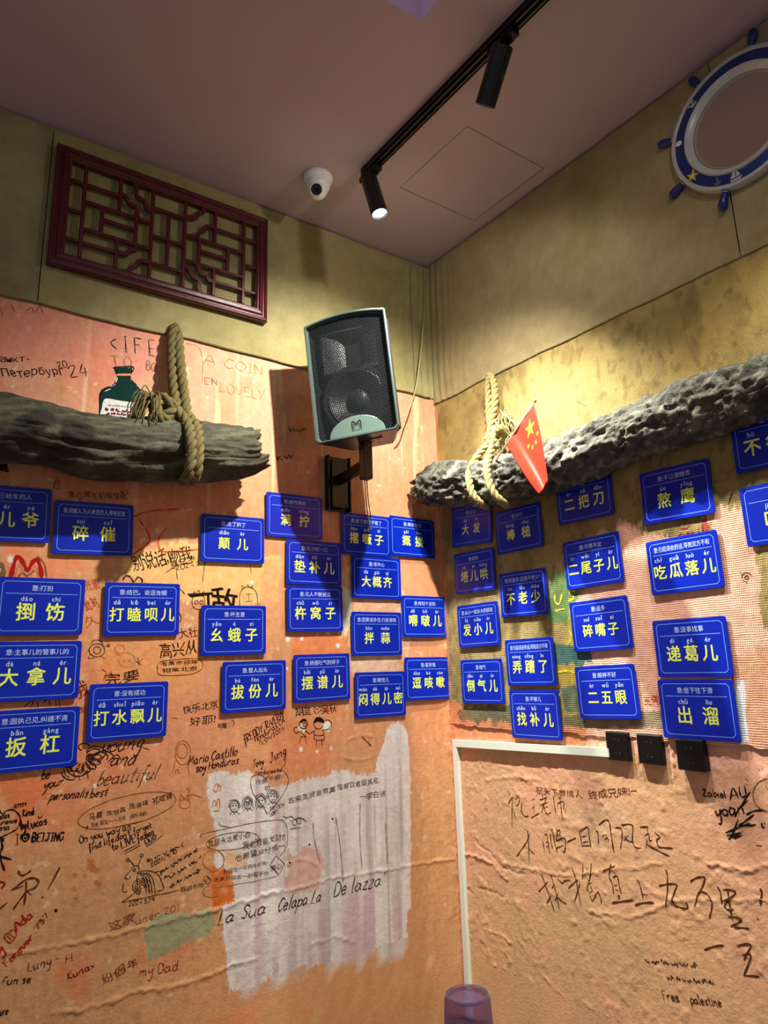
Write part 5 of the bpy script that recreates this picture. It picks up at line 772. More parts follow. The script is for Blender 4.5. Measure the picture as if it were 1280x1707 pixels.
# single stroke pen alphabet (x-height 10)
PEN = {k: [[tuple(map(float, p.split(','))) for p in s.split()] for s in v.split(';')] for k, v in {
'a': '9,8 5,10 1,7 1,3 4,0 8,3 9,9 9,2 12,1', 'b': '1,20 1,0;1,6 5,10 8,7 8,3 4,0 1,2', 'c': '8,8 5,10 1,7 1,3 4,0 8,2', 'd': '9,8 5,10 1,7 1,3 4,0 8,3 9,20;9,8 9,2 11,0',
'e': '1,5 8,6 7,9 4,10 1,6 2,1 5,0 9,2', 'f': '8,18 6,20 4,17 4,-6 3,-9;0,10 8,10', 'g': '9,8 5,10 1,7 2,3 5,2 8,4 9,10;9,9 8,-6 5,-10 1,-7', 'h': '1,20 1,0;1,6 5,10 8,8 8,0',
'i': '2,10 2,1 4,0;2,14 2.4,15', 'j': '4,10 4,-6 2,-10 0,-8;4,14 4,15', 'k': '1,20 1,0;8,10 1,4 8,0', 'l': '2,20 2,2 4,0', 'm': '1,10 1,0;1,7 4,10 6,8 6,0;6,7 9,10 11,8 11,1 13,0',
'n': '1,10 1,0;1,6 5,10 8,8 8,1 10,0', 'o': '5,10 1,7 1,3 5,0 9,3 9,7 5,10', 'p': '1,10 1,-10;1,7 5,10 9,7 8,2 4,0 1,2', 'q': '9,8 5,10 1,6 4,0 9,4;9,10 9,-10', 'r': '1,10 1,0;1,6 4,10 8,9',
's': '8,9 4,10 2,7 7,4 6,0 1,1', 't': '4,18 4,2 7,0;0,11 8,11', 'u': '1,10 1,3 4,0 8,3;9,10 9,2 11,0', 'v': '0,10 4,0 8,10', 'w': '0,10 3,0 6,8 9,0 12,10', 'x': '0,10 8,0;8,10 0,0',
'y': '1,10 2,4 6,4 9,9;9,10 8,-2 5,-10 1,-9', 'z': '1,10 8,10 1,0 9,0', 'A': '0,0 6,18 12,0;2,7 10,7', 'B': '1,0 1,18 7,17 8,13 2,10 9,7 8,1 1,0', 'C': '10,15 6,18 1,12 1,5 5,0 10,3',
'D': '1,0 1,18 8,15 10,8 7,1 1,0', 'E': '9,18 1,18;1,18 1,0;1,0 9,0;1,9 7,9', 'F': '9,18 1,18;1,18 1,0;1,10 7,10', 'G': '10,15 6,18 1,12 2,3 6,0 10,4;10,4 10,8;10,8 6,8', 'H': '1,18 1,0;10,18 10,0;1,9 10,9',
'I': '1,18 5,18;3,18 3,0;1,0 5,0', 'J': '8,18 7,4 4,0 0,4;4,18 11,18', 'K': '1,18 1,0;9,18 1,8 9,0', 'L': '2,18 1,0;1,0 9,0', 'M': '0,0 2,18;2,18 6,6;6,6 10,18;10,18 12,0', 'N': '1,0 1,18;1,18 9,0;9,0 9,18',
'O': '6,18 1,12 1,5 6,0 11,5 11,12 6,18', 'P': '1,0 1,18 8,16 8,10 1,9', 'R': '1,0 1,18 8,16 8,11 1,9 9,0', 'S': '9,16 5,18 2,14 8,7 6,0 1,2', 'T': '0,18 12,18;6,18 6,0', 'U': '1,18 1,5 5,0 9,5 9,18',
'V': '0,18 5,0 10,18', 'Y': '0,18 5,9;11,20 5,9 3,0', 'Z': '1,17 10,18 1,0 11,1', '0': '5,16 1,12 1,4 5,0 9,4 9,12 5,16', '1': '2,13 5,16;5,16 4,0', '2': '1,12 4,16 8,13 1,1;1,1 10,1', '3': '1,14 5,16 7,12 3,9 8,6 5,0 1,2',
'4': '6,16 1,6;1,6 9,6;8,11 7,0', '5': '8,16 2,16;2,16 2,9 7,9 8,3 2,0', '6': '7,16 2,9 2,2 6,0 8,4 2,7', '7': '1,16 9,16;9,16 4,0', '8': '5,9 2,13 5,16 8,13 2,3 5,0 8,4 5,9', '9': '8,11 4,9 2,13 5,16 8,13 7,0',
'.': '1,0 2,1', ',': '2,1 1,-3', '!': '3,18 2,6;1.5,0 2,1', "'": '2,18 1,14', '"': '1,18 1,14;4,18 4,14', '/': '0,-2 7,18', '-': '0,8 6,8', ':': '1,2 2,3;1,9 2,10', ')': '1,18 4,9 1,-2', '~': '0,8 3,10 6,7 9,9', '<': '8,14 1,8 8,2', '>': '1,14 8,8 1,2'}.items()}
M_pen = {}
def pen(rgb):
    k = tuple(rgb)
    if k not in M_pen: M_pen[k] = mat('pen_ink', rgb, .85, noise=.15, nscale=90, spec=.08)
    return M_pen[k]
def decal(name, side, UV, F, rgb, parent, lift=.0007, lev=0):
    UV = np.asarray(UV, float); 
    if len(UV) == 0: return None
    h = wheight(side, UV[:, 0], UV[:, 1]) + lift + lev
    V = [wpt(side, UV[i, 0], UV[i, 1], h[i]) for i in range(len(UV))]
    return obj(name, V, F, pen(rgb), parent)
def ribbon(P, w, V, F, rnd=None):
    P = np.array(P, float)
    d = np.hypot(*(P[1:] - P[:-1]).T); keep = [0] + [i + 1 for i in range(len(d)) if d[i] > 1e-5]; P = P[keep]
    if len(P) < 2: return
    Q = [P[0]]
    for a, b in zip(P[:-1], P[1:]):
        n = max(1, int(np.hypot(*(b - a)) / .010))
        for k in range(1, n + 1): Q.append(a + (b - a) * k / n)
    Q = np.array(Q); T = np.gradient(Q, axis=0); T /= np.maximum(np.hypot(T[:, 0], T[:, 1]), 1e-9)[:, None]; N = np.stack([-T[:, 1], T[:, 0]], 1); m = len(Q)
    ww = w / 2 * (1 + (.3 * np.sin(np.arange(m) * 1.3 + len(V)) if rnd is None else rnd)); ww[0] *= .7; ww[-1] *= .45
    Q[0] = Q[0] - T[0] * w * .3; n0 = len(V)
    for i in range(m): V.append(Q[i] + N[i] * ww[i]); V.append(Q[i] - N[i] * ww[i])
    for i in range(m - 1): F.append((n0 + 2 * i, n0 + 2 * i + 1, n0 + 2 * i + 3, n0 + 2 * i + 2))
def write_item(it, parent):
    k, side = it['k'], it['w']; rgb = it['c']; V = []; F = []; rnd = random.Random(it.get('seed', len(it.get('t', '')) * 13 + int(abs(float(np.ravel(it['p'][0])[0])) * 997)))
    if k == 'P':      # drawn lines
        for st in it['p']:
            pts = catmull(st, 4) if it.get('sm', 1) else st
            ribbon(pts, it['wd'], V, F)
        return decal('drawing', side, V, F, rgb, parent, it.get('lf', .0007))
    if k == 'B':      # solid mark
        for st in it['p']:
            n = len(V); c = np.mean(st, 0); V.append(c)
            pts = catmull(st, 3, True) if it.get('sm', 1) else [np.array(q) for q in st]
            for q in pts: V.append(q)
            for i in range(len(pts)): F.append((n, n + 1 + i, n + 1 + (i + 1) % len(pts)))
        return decal('paint_mark', side, V, F, rgb, parent, it.get('lf', .0006))
    (u0, z0), (u1, z1) = it['p']; h = it['h']; dx = np.array([u1 - u0, z1 - z0]); L = np.hypot(*dx); ex = dx / L; ey = np.array([-ex[1], ex[0]]); sl = it.get('sl', 0.0)
    if k == 'C':
        G, F, wdt = layout(it['t'], it.get('b', 0.0), it.get('j', .10), rnd)
        x = G[:, 0] / wdt * L; y = G[:, 1] * h
        x = x + y * sl; am = h * .05
        x = x + am * np.sin(y / h * 5 + x / h * 2.1); y = y + am * np.sin(x / h * 2.7 + 1)
        UV = np.array([u0, z0]) + x[:, None] * ex + y[:, None] * ey
        return decal('handwriting', side, UV, F, rgb, parent, lev=G[:, 2])
    if k == 'S':
        x = 0; S = []
        for ch in it['t']:
            if ch == ' ': x += 7; continue
            if ch not in PEN: continue
            mx = 0
            for st in PEN[ch]:
                S.append([(p[0] + x + rnd.uniform(-.7, .7), p[1] + rnd.uniform(-.8, .8)) for p in st]); mx = max(mx, max(p[0] for p in st))
            x += mx + 2
        sc = it['h'] / 10.0; kx = L / max(x, 1)
        for st in S:
            pts = catmull([(p[0] * kx + p[1] * sc * sl, p[1] * sc) for p in st], 4)
            ribbon([np.array([u0, z0]) + p[0] * ex + p[1] * ey for p in pts], it['wd'], V, F)
        return decal('handwriting', side, V, F, rgb, parent)
    if k == 'Q':      # running script
        x = 0.0; 
        while x < L:
            wl = min(h * rnd.uniform(1.2, 3), L - x + h * .3); n = int(wl / (h * .28)) + 2; pts = []
            for i in range(n):
                t = x + wl * i / n; y = rnd.choice([0, .15, .5, .55, 1.0 if rnd.random() < .3 else .4, -.3 if rnd.random() < .2 else 0]) * h
                pts.append((t, y))
            pts = catmull(pts, 4); ribbon([np.array([u0, z0]) + p[0] * ex + p[1] * ey for p in pts], it['wd'], V, F)
            for q in range(rnd.randint(0, 2)):
                dx0 = x + rnd.random() * wl; dy = rnd.choice([-.35, .9]) * h; ribbon([np.array([u0, z0]) + dx0 * ex + dy * ey, np.array([u0, z0]) + (dx0 + h * .12) * ex + (dy + h * .05) * ey], it['wd'] * 1.2, V, F)
            x += wl + h * .35
        return decal('handwriting', side, V, F, rgb, parent, it.get('lf', .0007))
for it in D['items']: write_item(it, w_left if it['w'] == 'L' else w_right)

# ---------------------------------------------------------------- blue plaques
M_blue = mat('blue_enamel', (6, 36, 168), .34, noise=.03, nscale=8, spec=.3)
M_line = mat('plaque_white_line', (118, 160, 245), .4)
M_yel = mat('plaque_yellow_letters', (236, 250, 92), .4)
M_white = mat('plaque_pale_letters', (190, 215, 245), .4)
SW, SH, ST = .240, .168, .003
def rrect(w, h, r, n=5):
    P = []
    for cx, cy, a0 in ((w / 2 - r, h / 2 - r, 0), (-w / 2 + r, h / 2 - r, PI / 2), (-w / 2 + r, -h / 2 + r, PI), (w / 2 - r, -h / 2 + r, 1.5 * PI)):
        for k in range(n + 1): a = a0 + PI / 2 * k / n; P.append((cx + r * math.cos(a), cy + r * math.sin(a)))
    return P
def prism(P, z0, z1, bev=0.0):
    n = len(P); V = [(x, y, z0) for x, y in P] + [(x, y, z1 - bev) for x, y in P]; F = [tuple(range(n))[::-1]]
    F += [(i, (i + 1) % n, n + (i + 1) % n, n + i) for i in range(n)]
    if bev:
        c = np.mean(P, 0); V += [(x - np.sign(x - c[0]) * bev, y - np.sign(y - c[1]) * bev, z1) for x, y in P]
        F += [(n + i, n + (i + 1) % n, 2 * n + (i + 1) % n, 2 * n + i) for i in range(n)]; F.append(tuple(range(2 * n, 3 * n)))
    else: F.append(tuple(range(n, 2 * n)))
    return V, F
def frame_matrix(side, u, z, t, h):
    if side == 'L': r = Vector((1, 0, 0)); n = Vector((0, -1, 0))
    else: r = Vector((0, -1, 0)); n = Vector((-1, 0, 0))
    up = Vector((0, 0, 1)); r2 = r * math.cos(t) + up * math.sin(t); u2 = -r * math.sin(t) + up * math.cos(t); p = Vector(wpt(side, u, z, h))
    return Matrix(((r2.x, u2.x, n.x, p.x), (r2.y, u2.y, n.y, p.y), (r2.z, u2.z, n.z, p.z), (0, 0, 0, 1)))
def flat_ribbon(P, w, closed, z, mb):
    P = [np.array(p, float) for p in P]; n = len(P); V = []
    for i in range(n):
        a = P[i - 1] if (closed or i) else P[i]; b = P[(i + 1) % n] if (closed or i < n - 1) else P[i]
        d1 = P[i] - a; d2 = b - P[i]; 
        if np.hypot(*d1) < 1e-9: d1 = d2
        if np.hypot(*d2) < 1e-9: d2 = d1
        d1 = d1 / np.hypot(*d1); d2 = d2 / np.hypot(*d2); t = d1 + d2; t /= np.hypot(*t); N = np.array([-t[1], t[0]]); k = 1 / max(.5, abs(N @ np.array([-d1[1], d1[0]])))
        V += [tuple(P[i] + N * w / 2 * k) + (z,), tuple(P[i] - N * w / 2 * k) + (z,)]
    F = [(2 * i, 2 * i + 1, 2 * ((i + 1) % n) + 1, 2 * ((i + 1) % n)) for i in range(n if closed else n - 1)]; mb.add(V, F)
def plaque(side, u, z, t, head, pin, mean, hs=None, hp=None, desc=''):
    n = len(head); hs = hs or {2: .050, 3: .049, 4: .046}[n]; hp = hp or {2: .082, 3: .064, 4: .054}[n]
    root = thing('word_plaque', desc, 'sign', group='blue dialect word plaques on the two walls', M=frame_matrix(side, u, z, t, .0155 if side == 'R' and z > 1.14 else .0115))
    V, F = prism(rrect(SW, SH, .007), 0, ST, .0006); fixn(obj('plate', V, F, M_blue, root))
    w2, h2, c = SW / 2 - .013, SH / 2 - .012, .008
    P = [(-w2 + c, -h2), (w2 - c, -h2), (w2, -h2 + c), (w2, h2 - c), (w2 - c, h2), (-w2 + c, h2), (-w2, h2 - c), (-w2, -h2 + c)]
    mb = MB(); flat_ribbon(P, .0017, True, ST + .0003, mb); flat_ribbon([(-.098, .0365), (.098, .0365)], .0018, False, ST + .0003, mb); mb.build('border_line', M_line, root)
    mb = MB(); mp = MB(); tot = (n - 1) * hp
    for i, ch in enumerate(head):
        cx = -tot / 2 + i * hp; g, f = glyph(ch, .014); mb = MB(); mb.add([((p[0] - .5) * hs + cx, (p[1] - .38) * hs * 1.02 - .0165, ST + .0003 + p[2]) for p in g], f); mb.build('headword_character', M_yel, root)
        if i < len(pin) and pin[i]:
            G, f2, wd = layout(pin[i], .012, track=.05); s = .0195; mp.add([((p[0] - wd / 2) * s + cx, p[1] * s + .0145, ST + .0003 + p[2]) for p in G], f2)
    mp.build('pinyin', M_white, root, kind='stuff')
    G, f, wd = layout(mean); s = .0185; kx = min(1.0, .188 / (wd * s)); mm = MB(); mm.add([((p[0] - wd / 2) * s * kx, (p[1] - .36) * s + .053, ST + .0003) for p in G], f)
    mm.build('meaning_line', M_white, root, kind='stuff')
    return root
for s in D['signs']: plaque(*s)
bpy.data.objects.remove(_to)

# ---------------------------------------------------------------- track lighting
M_black = mat('black_lamp_metal', (8, 8, 9), .38, spec=.4)
M_dark = mat('black_plastic', (6, 6, 7), .5, spec=.3)
M_lens = bpy.data.materials.new('lamp_lens'); M_lens.use_nodes = True; _b = M_lens.node_tree.nodes['Principled BSDF']
_b.inputs['Base Color'].default_value = (.9, .95, .95, 1); _b.inputs['Emission Color'].default_value = (.85, 1, .95, 1); _b.inputs['Emission Strength'].default_value = 9
tr = thing('light_track', 'black ceiling light track running out of the top of the picture', 'lighting', (-.64, -.43, HC))
TX = -.64
mb = MB(); y0, y1 = -.43, -2.6
mb.box((-.018, 0, -.030), (-.013, y1 - y0, 0)); mb.box((.013, 0, -.030), (.018, y1 - y0, 0)); mb.box((-.018, 0, -.006), (.018, y1 - y0, 0)); mb.box((-.018, 0, -.030), (-.006, y1 - y0, -.026)); mb.box((.006, 0, -.030), (.018, y1 - y0, -.026))
mb.build('rail', M_black, tr); mb = MB(); mb.box((-.0185, -.004, -.031), (.0185, .018, 0), .002); mb.build('end_cap', M_dark, tr)
def aligned(p, d, roll_ref=Vector((0, 0, 1))):
    d = d.normalized(); x = roll_ref.cross(d)
    x = x.normalized() if x.length > 1e-4 else Vector((1, 0, 0)); y = d.cross(x); return Matrix(((x.x, y.x, d.x, p.x), (x.y, y.y, d.y, p.y), (x.z, y.z, d.z, p.z), (0, 0, 0, 1)))
def track_lamp(lens, axis_top, aim, watts, spill, cone, label, R=.0315):
    ytr = axis_top.y; root = thing('track_spotlight', label, 'lamp', (TX, ytr, HC - .03), group=None); inv = Matrix.Translation((TX, ytr, HC - .03)).inverted()
    mb = MB(); mb.box((-.017, -.055, -.022), (.017, .055, 0), .003); mb.box((-.021, -.03, -.018), (.021, -.012, -.004), .002); mb.build('adapter', M_dark, root)
    mb = MB(); top = inv @ axis_top; mb.tube([(0, 0, -.018), (0, 0, -.03), tuple(top)], .008, 12); mb.build('swivel_stem', M_black, root, True)
    d = (lens - axis_top).normalized(); Lh = (lens - axis_top).length; M = inv @ aligned(axis_top - d * .012, d)
    Lh += .012
    mb = MB(); mb.lathe([(.001, 0), (R - .003, 0), (R, .003), (R, Lh), (R - .0025, Lh + .001), (R - .004, Lh - .004), (R - .006, Lh - .012), (.001, Lh - .0121)], 40, M, False, False)
    autosmooth(fixn(mb.build('lamp_body', M_black, root)))
    mb = MB(); mb.lathe([(R - .0055, Lh - .011), (R - .009, Lh - .005), (.0005, Lh - .002)], 32, M, False, False); autosmooth(fixn(mb.build('lens', M_lens, root)))
    spot('lamp_light', tuple(lens + d * .012), tuple(aim), watts, cone, .85)
    spot('lamp_light', tuple(lens + d * .012), tuple(aim), spill, 170, .35, r=.026)
    return root
lab = ['black cylinder spotlight on the near-corner end of the ceiling track', 'black cylinder spotlight halfway along the track, tilted away', 'black track spotlight outside the picture, beyond the tilted one', 'black track spotlight outside the picture, far left of the others']
tops = [Vector((-.648, -.452, HC - .062)), Vector((-.645, -1.165, HC - .068)), Vector((-.64, -1.98, HC - .062)), None]
for k in range(3): track_lamp(LAMPS[k][0], tops[k], LAMPS[k][1], LAMPS[k][2], LAMPS[k][3], LAMPS[k][4], lab[k])
# a second track, left of the picture
tr2 = thing('light_track', 'second black light track outside the picture on the left', 'lighting', (-2.55, -.9, HC)); TX = -2.55
MB().box((-.018, -1.6, -.030), (.018, 0, 0), .002).build('rail', M_black, tr2)
track_lamp(LAMPS[3][0], Vector((-2.55, -1.36, HC - .062)), LAMPS[3][1], LAMPS[3][2], LAMPS[3][3], LAMPS[3][4], lab[3])

_l = bpy.data.lights.new('added_recess_fill', 'POINT'); _l.energy = .85; _l.color = (.85, .74, 1.0); _l.shadow_soft_size = .05; _o = bpy.data.objects.new('added_recess_fill', _l); COL.objects.link(_o); _o.location = (-1.25, -1.42, HC + .13)  # added fill light to brighten the recess sides, no fixture behind it
# ---------------------------------------------------------------- dome camera
M_wp = mat('white_plastic', (222, 224, 220), .35, spec=.5)
dc = thing('security_camera', 'white turret security camera on the ceiling beside the track end', 'camera', (-.772, -.283, HC))
mb = MB(); mb.lathe([(.001, 0), (.056, 0), (.057, -.004), (.057, -.014), (.054, -.022), (.048, -.027), (.001, -.028)], 48, None, False, False); autosmooth(fixn(mb.build('base', M_wp, dc)), 50)
mb = MB(); mb.lathe([(.046, -.026), (.047, -.030), (.045, -.048), (.041, -.058), (.036, -.060), (.034, -.052), (.033, -.030)], 40, None, False, False); autosmooth(fixn(mb.build('collar', M_wp, dc)), 50)
dd = Vector((-.60, -.62, -.52)).normalized(); cB = Vector((-.004, -.006, -.064)); Mx = aligned(cB, dd); Rb = .037
mb = MB(); mb.lathe([(Rb * math.sin(a), -Rb * math.cos(a)) for a in [PI * k / 20 * .78 + .02 for k in range(21)]] + [(Rb * .66, Rb * .79), (Rb * .60, Rb * .80), (Rb * .58, Rb * .70)], 36, Mx, False, False)
autosmooth(fixn(mb.build('eyeball', M_wp, dc)), 50)
mb = MB(); mb.lathe([(.001, Rb * .74), (Rb * .60, Rb * .74), (Rb * .62, Rb * .72)], 36, Mx, False, False); lw = fixn(mb.build('front_window', mat('camera_glass', (8, 8, 9), .12), dc))
mb = MB(); mb.lathe([(.0095, Rb * .745), (.0095, Rb * .80), (.007, Rb * .81), (.005, Rb * .76), (.001, Rb * .77)], 24, Mx, False, False); autosmooth(fixn(mb.build('lens', M_dark, dc)))
mb = MB()
for k in range(3): a = k * 2.1 + .4; mb.lathe([(.0028, -.0006), (.002, .0008)], 8, Matrix.Translation((.052 * math.cos(a), .052 * math.sin(a), -.0235)) @ Matrix.Rotation(PI, 4, 'X'))
mb.build('screw', M_dark, dc)

# ---------------------------------------------------------------- lattice window panel
M_rose = mat('dark_red_lacquer', (74, 12, 20), .28, noise=.25, nscale=30, bump=.08, bscale=60, spec=.6)
LX, LZ = -1.2590, 1.5235 + EYE
lp = thing('lattice_panel', 'dark red carved wooden lattice panel high on the left wall', 'panel', (LX, -.018, LZ))
W2, H2, FB = .395, .229, .050
def bar(mb, x0, z0, x1, z1, w=.0125, d0=.006, d1=.022):
    if abs(x0 - x1) < 1e-6: mb.box((x0 - w / 2, -d1, min(z0, z1)), (x0 + w / 2, -d0, max(z0, z1)), .0022)
    else: mb.box((min(x0, x1), -d1 + .001, z0 - w / 2), (max(x0, x1), -d0, z0 + w / 2), .0022)
for sx, sz, hor in ((0, 1, 1), (0, -1, 1), (-1, 0, 0), (1, 0, 0)):   # moulded, mitred frame rails
    prof = [(0, 0), (0, .020), (.004, .026), (.012, .028), (.016, .024), (.020, .024), (.026, .030), (.036, .032), (.040, .027), (.044, .027), (FB, .022), (FB, 0)]
    V = []; F = []; n = len(prof)
    for end in (-1, 1):
        for o_, h_ in prof:
            if hor: V.append((end * (W2 - o_), -h_, sz * (H2 - o_)))
            else: V.append((sx * (W2 - o_), -h_, end * (H2 - o_)))
    F = [(i, i + 1, n + i + 1, n + i) for i in range(n - 1)] + [(n - 1, 0, n, 2 * n - 1)]
    fr = obj('frame_rail', V, F, M_rose, lp); fixn(fr); autosmooth(fr, 25)
X = {k: v - LX for k, v in dict(o0=-1.609, A=-1.557, a1=-1.495, a2=-1.440, a3=-1.379, B=-1.324, c=-1.2635, C=-1.202, b3=-1.145, b2=-1.085, b1=-1.031, D=-.966, o1=-.910).items()}
zt, zb = H2 - FB, -H2 + FB; X['o0'] = -W2 + FB; X['o1'] = W2 - FB
Zf = lambda f: zt + (zb - zt) * f
h1, h2, h3, h4, h5 = Zf(.20), Zf(.385), Zf(.52), Zf(.68), Zf(.83)
bars = [('A', 'A', zt, zb), ('B', 'B', zt, zb), ('C', 'C', zt, zb), ('D', 'D', zt, zb), ('a1', 'a1', h2, h4), ('a2', 'a2', zt, h2), ('a2', 'a2', h4, zb), ('a3', 'a3', h2, h4), ('c', 'c', h1, h5), ('b3', 'b3', h2, h4), ('b1', 'b1', h2, h4), ('b2', 'b2', zt, h2), ('b2', 'b2', h4, zb)]
for a, b, z0, z1 in bars:
    mb = MB(); bar(mb, X[a], z0, X[b], z1); mb.build('lattice_bar', M_rose, lp)
for a, b, z in [('o0', 'a2', h1), ('A', 'B', h2), ('o0', 'A', h3), ('a1', 'a3', h3), ('A', 'B', h4), ('o0', 'a2', h5), ('B', 'C', h1), ('B', 'C', h3), ('B', 'C', h5), ('b2', 'o1', h1), ('C', 'D', h2), ('D', 'o1', h3), ('b3', 'b1', h3), ('C', 'D', h4), ('b2', 'o1', h5)]:
    mb = MB(); bar(mb, X[a], z, X[b], z); mb.build('lattice_bar', M_rose, lp)
def scroll(p0, p1, bulge, w=.011):
    """carved cloud scroll: a wavy strip between two bars"""
    p0 = np.array(p0); p1 = np.array(p1); d = p1 - p0; n = np.array([-d[1], d[0]]); P = []
    for k in range(25):
        t = k / 24; P.append(p0 + d * t + n * (bulge * math.sin(PI * t) + .055 * math.sin(4 * PI * t)))
    P = np.array(P); T = np.gradient(P, axis=0); T /= np.hypot(T[:, 0], T[:, 1])[:, None]; N = np.stack([-T[:, 1], T[:, 0]], 1)
    ww = w / 2 * (1 + .45 * np.abs(np.sin(np.linspace(0, 3 * PI, 25)))); A = P + N * ww[:, None]; B = P - N * ww[:, None]; V = []
    for q, y in ((A, -.020), (B, -.020), (B, -.008), (A, -.008)): V += [(a[0], y, a[1]) for a in q]
    F = []
    for s in range(4):
        for k in range(24): F.append((s * 25 + k, s * 25 + k + 1, ((s + 1) % 4) * 25 + k + 1, ((s + 1) % 4) * 25 + k))
    F += [(0, 25, 50, 75), (24, 99, 74, 49)]
    o = obj('carved_scroll', V, F, M_rose, lp); fixn(o); autosmooth(o, 40)
scroll((X['a2'], Zf(.17)), (X['a3'] + .012, h2), .12); scroll((X['a3'] - .016, zt), (X['B'], Zf(.25)), -.12)
scroll((X['a2'], Zf(.84)), (X['a3'] + .006, h4 - .006), -.12); scroll((X['a3'] - .012, zb), (X['B'], Zf(.80)), .12)
scroll((X['b2'], Zf(.83)), (X['b3'] - .012, h4), .12); scroll((X['b3'] + .016, zb), (X['C'], Zf(.75)), -.12)
scroll((X['b2'], Zf(.16)), (X['b3'] - .006, h2 + .006), -.12); scroll((X['b3'] + .012, zt), (X['C'], Zf(.20)), .12)

# ---------------------------------------------------------------- loudspeaker
M_cab = mat('grey_green_cabinet', (40, 50, 47), .38, noise=.06, nscale=200, bump=.25, bscale=500, spec=.5)
M_trim = mat('pale_lip', (66, 82, 76), .35, spec=.5)
M_grille = mat('grille_steel', (26, 30, 32), .45, .2)
M_cone = mat('speaker_cone', (34, 38, 40), .5); M_baf = mat('baffle', (12, 14, 14), .7); M_horn = mat('horn_plastic', (52, 60, 59), .4)
yaw, pit, rol = 0.9016, -0.0618, 0.0739
fN = Vector((-math.cos(pit) * math.sin(yaw), -math.cos(pit) * math.cos(yaw), math.sin(pit))); rt = Vector((0, 0, 1)).cross(fN).normalized(); upv = fN.cross(rt)
r2 = rt * math.cos(rol) + upv * math.sin(rol); u2 = -rt * math.sin(rol) + upv * math.cos(rol); cF = Vector((-0.6792, -0.3395, 1.0132))
MS = Matrix(((r2.x, u2.x, fN.x, cF.x), (r2.y, u2.y, fN.y, cF.y), (r2.z, u2.z, fN.z, cF.z + EYE), (0, 0, 0, 1)))
SWd, SHt, SD = 0.318, 0.480, .20
sp = thing('loudspeaker', 'grey loudspeaker with black mesh grille hung in the corner', 'speaker', M=MS)
def outline(w, h, inset, arch=.020, n=14, wt=None):
    """front outline: straight bottom, bowed top"""
    x = w / 2 - inset; yb = -h / 2 + inset; yt = h / 2 - inset - arch; r = .012; P = [(-x + r, yb), (x - r, yb), (x, yb + r)]
    P += [(x, yt - .004)]
    for k in range(n + 1): t = 1 - 2 * k / n; P.append((x * t * .985, yt + arch * (1 - t * t)))
    P += [(-x, yt - .004), (-x, yb + r)]; return P
def loft(rings, cap0=False, cap1=False):
    V = []; F = []; n = len(rings[0])
    for R in rings: V += R
    for i in range(len(rings) - 1):
        for k in range(n): F.append((i * n + k, i * n + (k + 1) % n, (i + 1) * n + (k + 1) % n, (i + 1) * n + k))
    if cap0: F.append(tuple(range(n))[::-1])
    if cap1: F.append(tuple((len(rings) - 1) * n + k for k in range(n)))
    return V, F
def ring(w, h, ins, z, arch=.02): return [(x, y, z) for x, y in outline(w, h, ins, arch)]
V, F = loft([ring(SWd * .56, SHt * .98, .006, -SD, .008), ring(SWd * .58, SHt * .985, 0, -SD + .006, .010), ring(SWd, SHt, .001, -.014), ring(SWd, SHt, 0, -.010)], cap0=True)
autosmooth(fixn(obj('cabinet', V, F, M_cab, sp)), 30)
V, F = loft([ring(SWd, SHt, 0, -.010), ring(SWd, SHt, 0, -.003), ring(SWd, SHt, .003, 0), ring(SWd, SHt, .007, -.001), ring(SWd, SHt, .009, -.016), ring(SWd, SHt, .012, -.018)])
autosmooth(fixn(obj('front_lip', V, F, M_trim, sp)), 30)
V, F = loft([ring(SWd, SHt, .009, -.018), ring(SWd, SHt, .010, -.075)], cap1=True)
fixn(obj('baffle', V, F, M_baf, sp))
# horn: flared box mouth in the upper half
cyH, cyW = SHt * .22, -SHt * .17
def hr(w, h, z): return [(-w / 2, cyH - h / 2, z), (w / 2, cyH - h / 2, z), (w / 2, cyH + h / 2, z), (-w / 2, cyH + h / 2, z)]
V, F = loft([hr(.23, .17, -.040), hr(.215, .155, -.036), hr(.10, .12, -.058), hr(.030, .10, -.090), hr(.028, .09, -.100)], cap1=True); autosmooth(fixn(obj('horn', V, F, M_horn, sp)), 40)
T = Matrix.Translation((0, cyW, -.045)); RW = SWd * .36
mb = MB(); mb.lathe([(RW * 1.12, -.004), (RW * 1.12, .003), (RW * 1.02, .004), (RW * .98, .001), (RW * .92, .006), (RW * .85, .002), (RW * .80, -.004), (RW * .32, -.036)], 48, T, False, False); autosmooth(fixn(mb.build('woofer', M_cone, sp)), 60)
mb = MB(); mb.lathe([(RW * .38 * math.cos(a), -.034 + .028 * math.sin(a)) for a in [PI / 2 * k / 8 for k in range(9)]], 32, T, False, False); autosmooth(fixn(mb.build('dust_cap', M_horn, sp)), 60)
# perforated steel grille: every hole is a real opening
ph = .0086; rh = ph * .36; mb = MB(); ro = ph / math.sqrt(3); OL = outline(SWd, SHt, .0095)
OX = np.array(OL); row = 0; y = -SHt / 2; V = []; F = []
while y < SHt / 2:
    x = -SWd / 2 + (ph / 2 if row % 2 else 0)
    while x < SWd / 2:
        if inpoly(np.array([x]), np.array([y]), OL)[0]:
            n = len(V)
            for k in range(6): a = PI / 6 + k * PI / 3; V.append((x + ro * math.cos(a), y + ro * math.sin(a), -.0165)); V.append((x + rh * math.cos(a), y + rh * math.sin(a), -.0165))
            for k in range(6): k2 = (k + 1) % 6; F.append((n + 2 * k, n + 2 * k2, n + 2 * k2 + 1, n + 2 * k + 1))
        x += ph
    y += ph * math.sqrt(3) / 2; row += 1
gr = obj('grille', V, F, M_grille, sp)
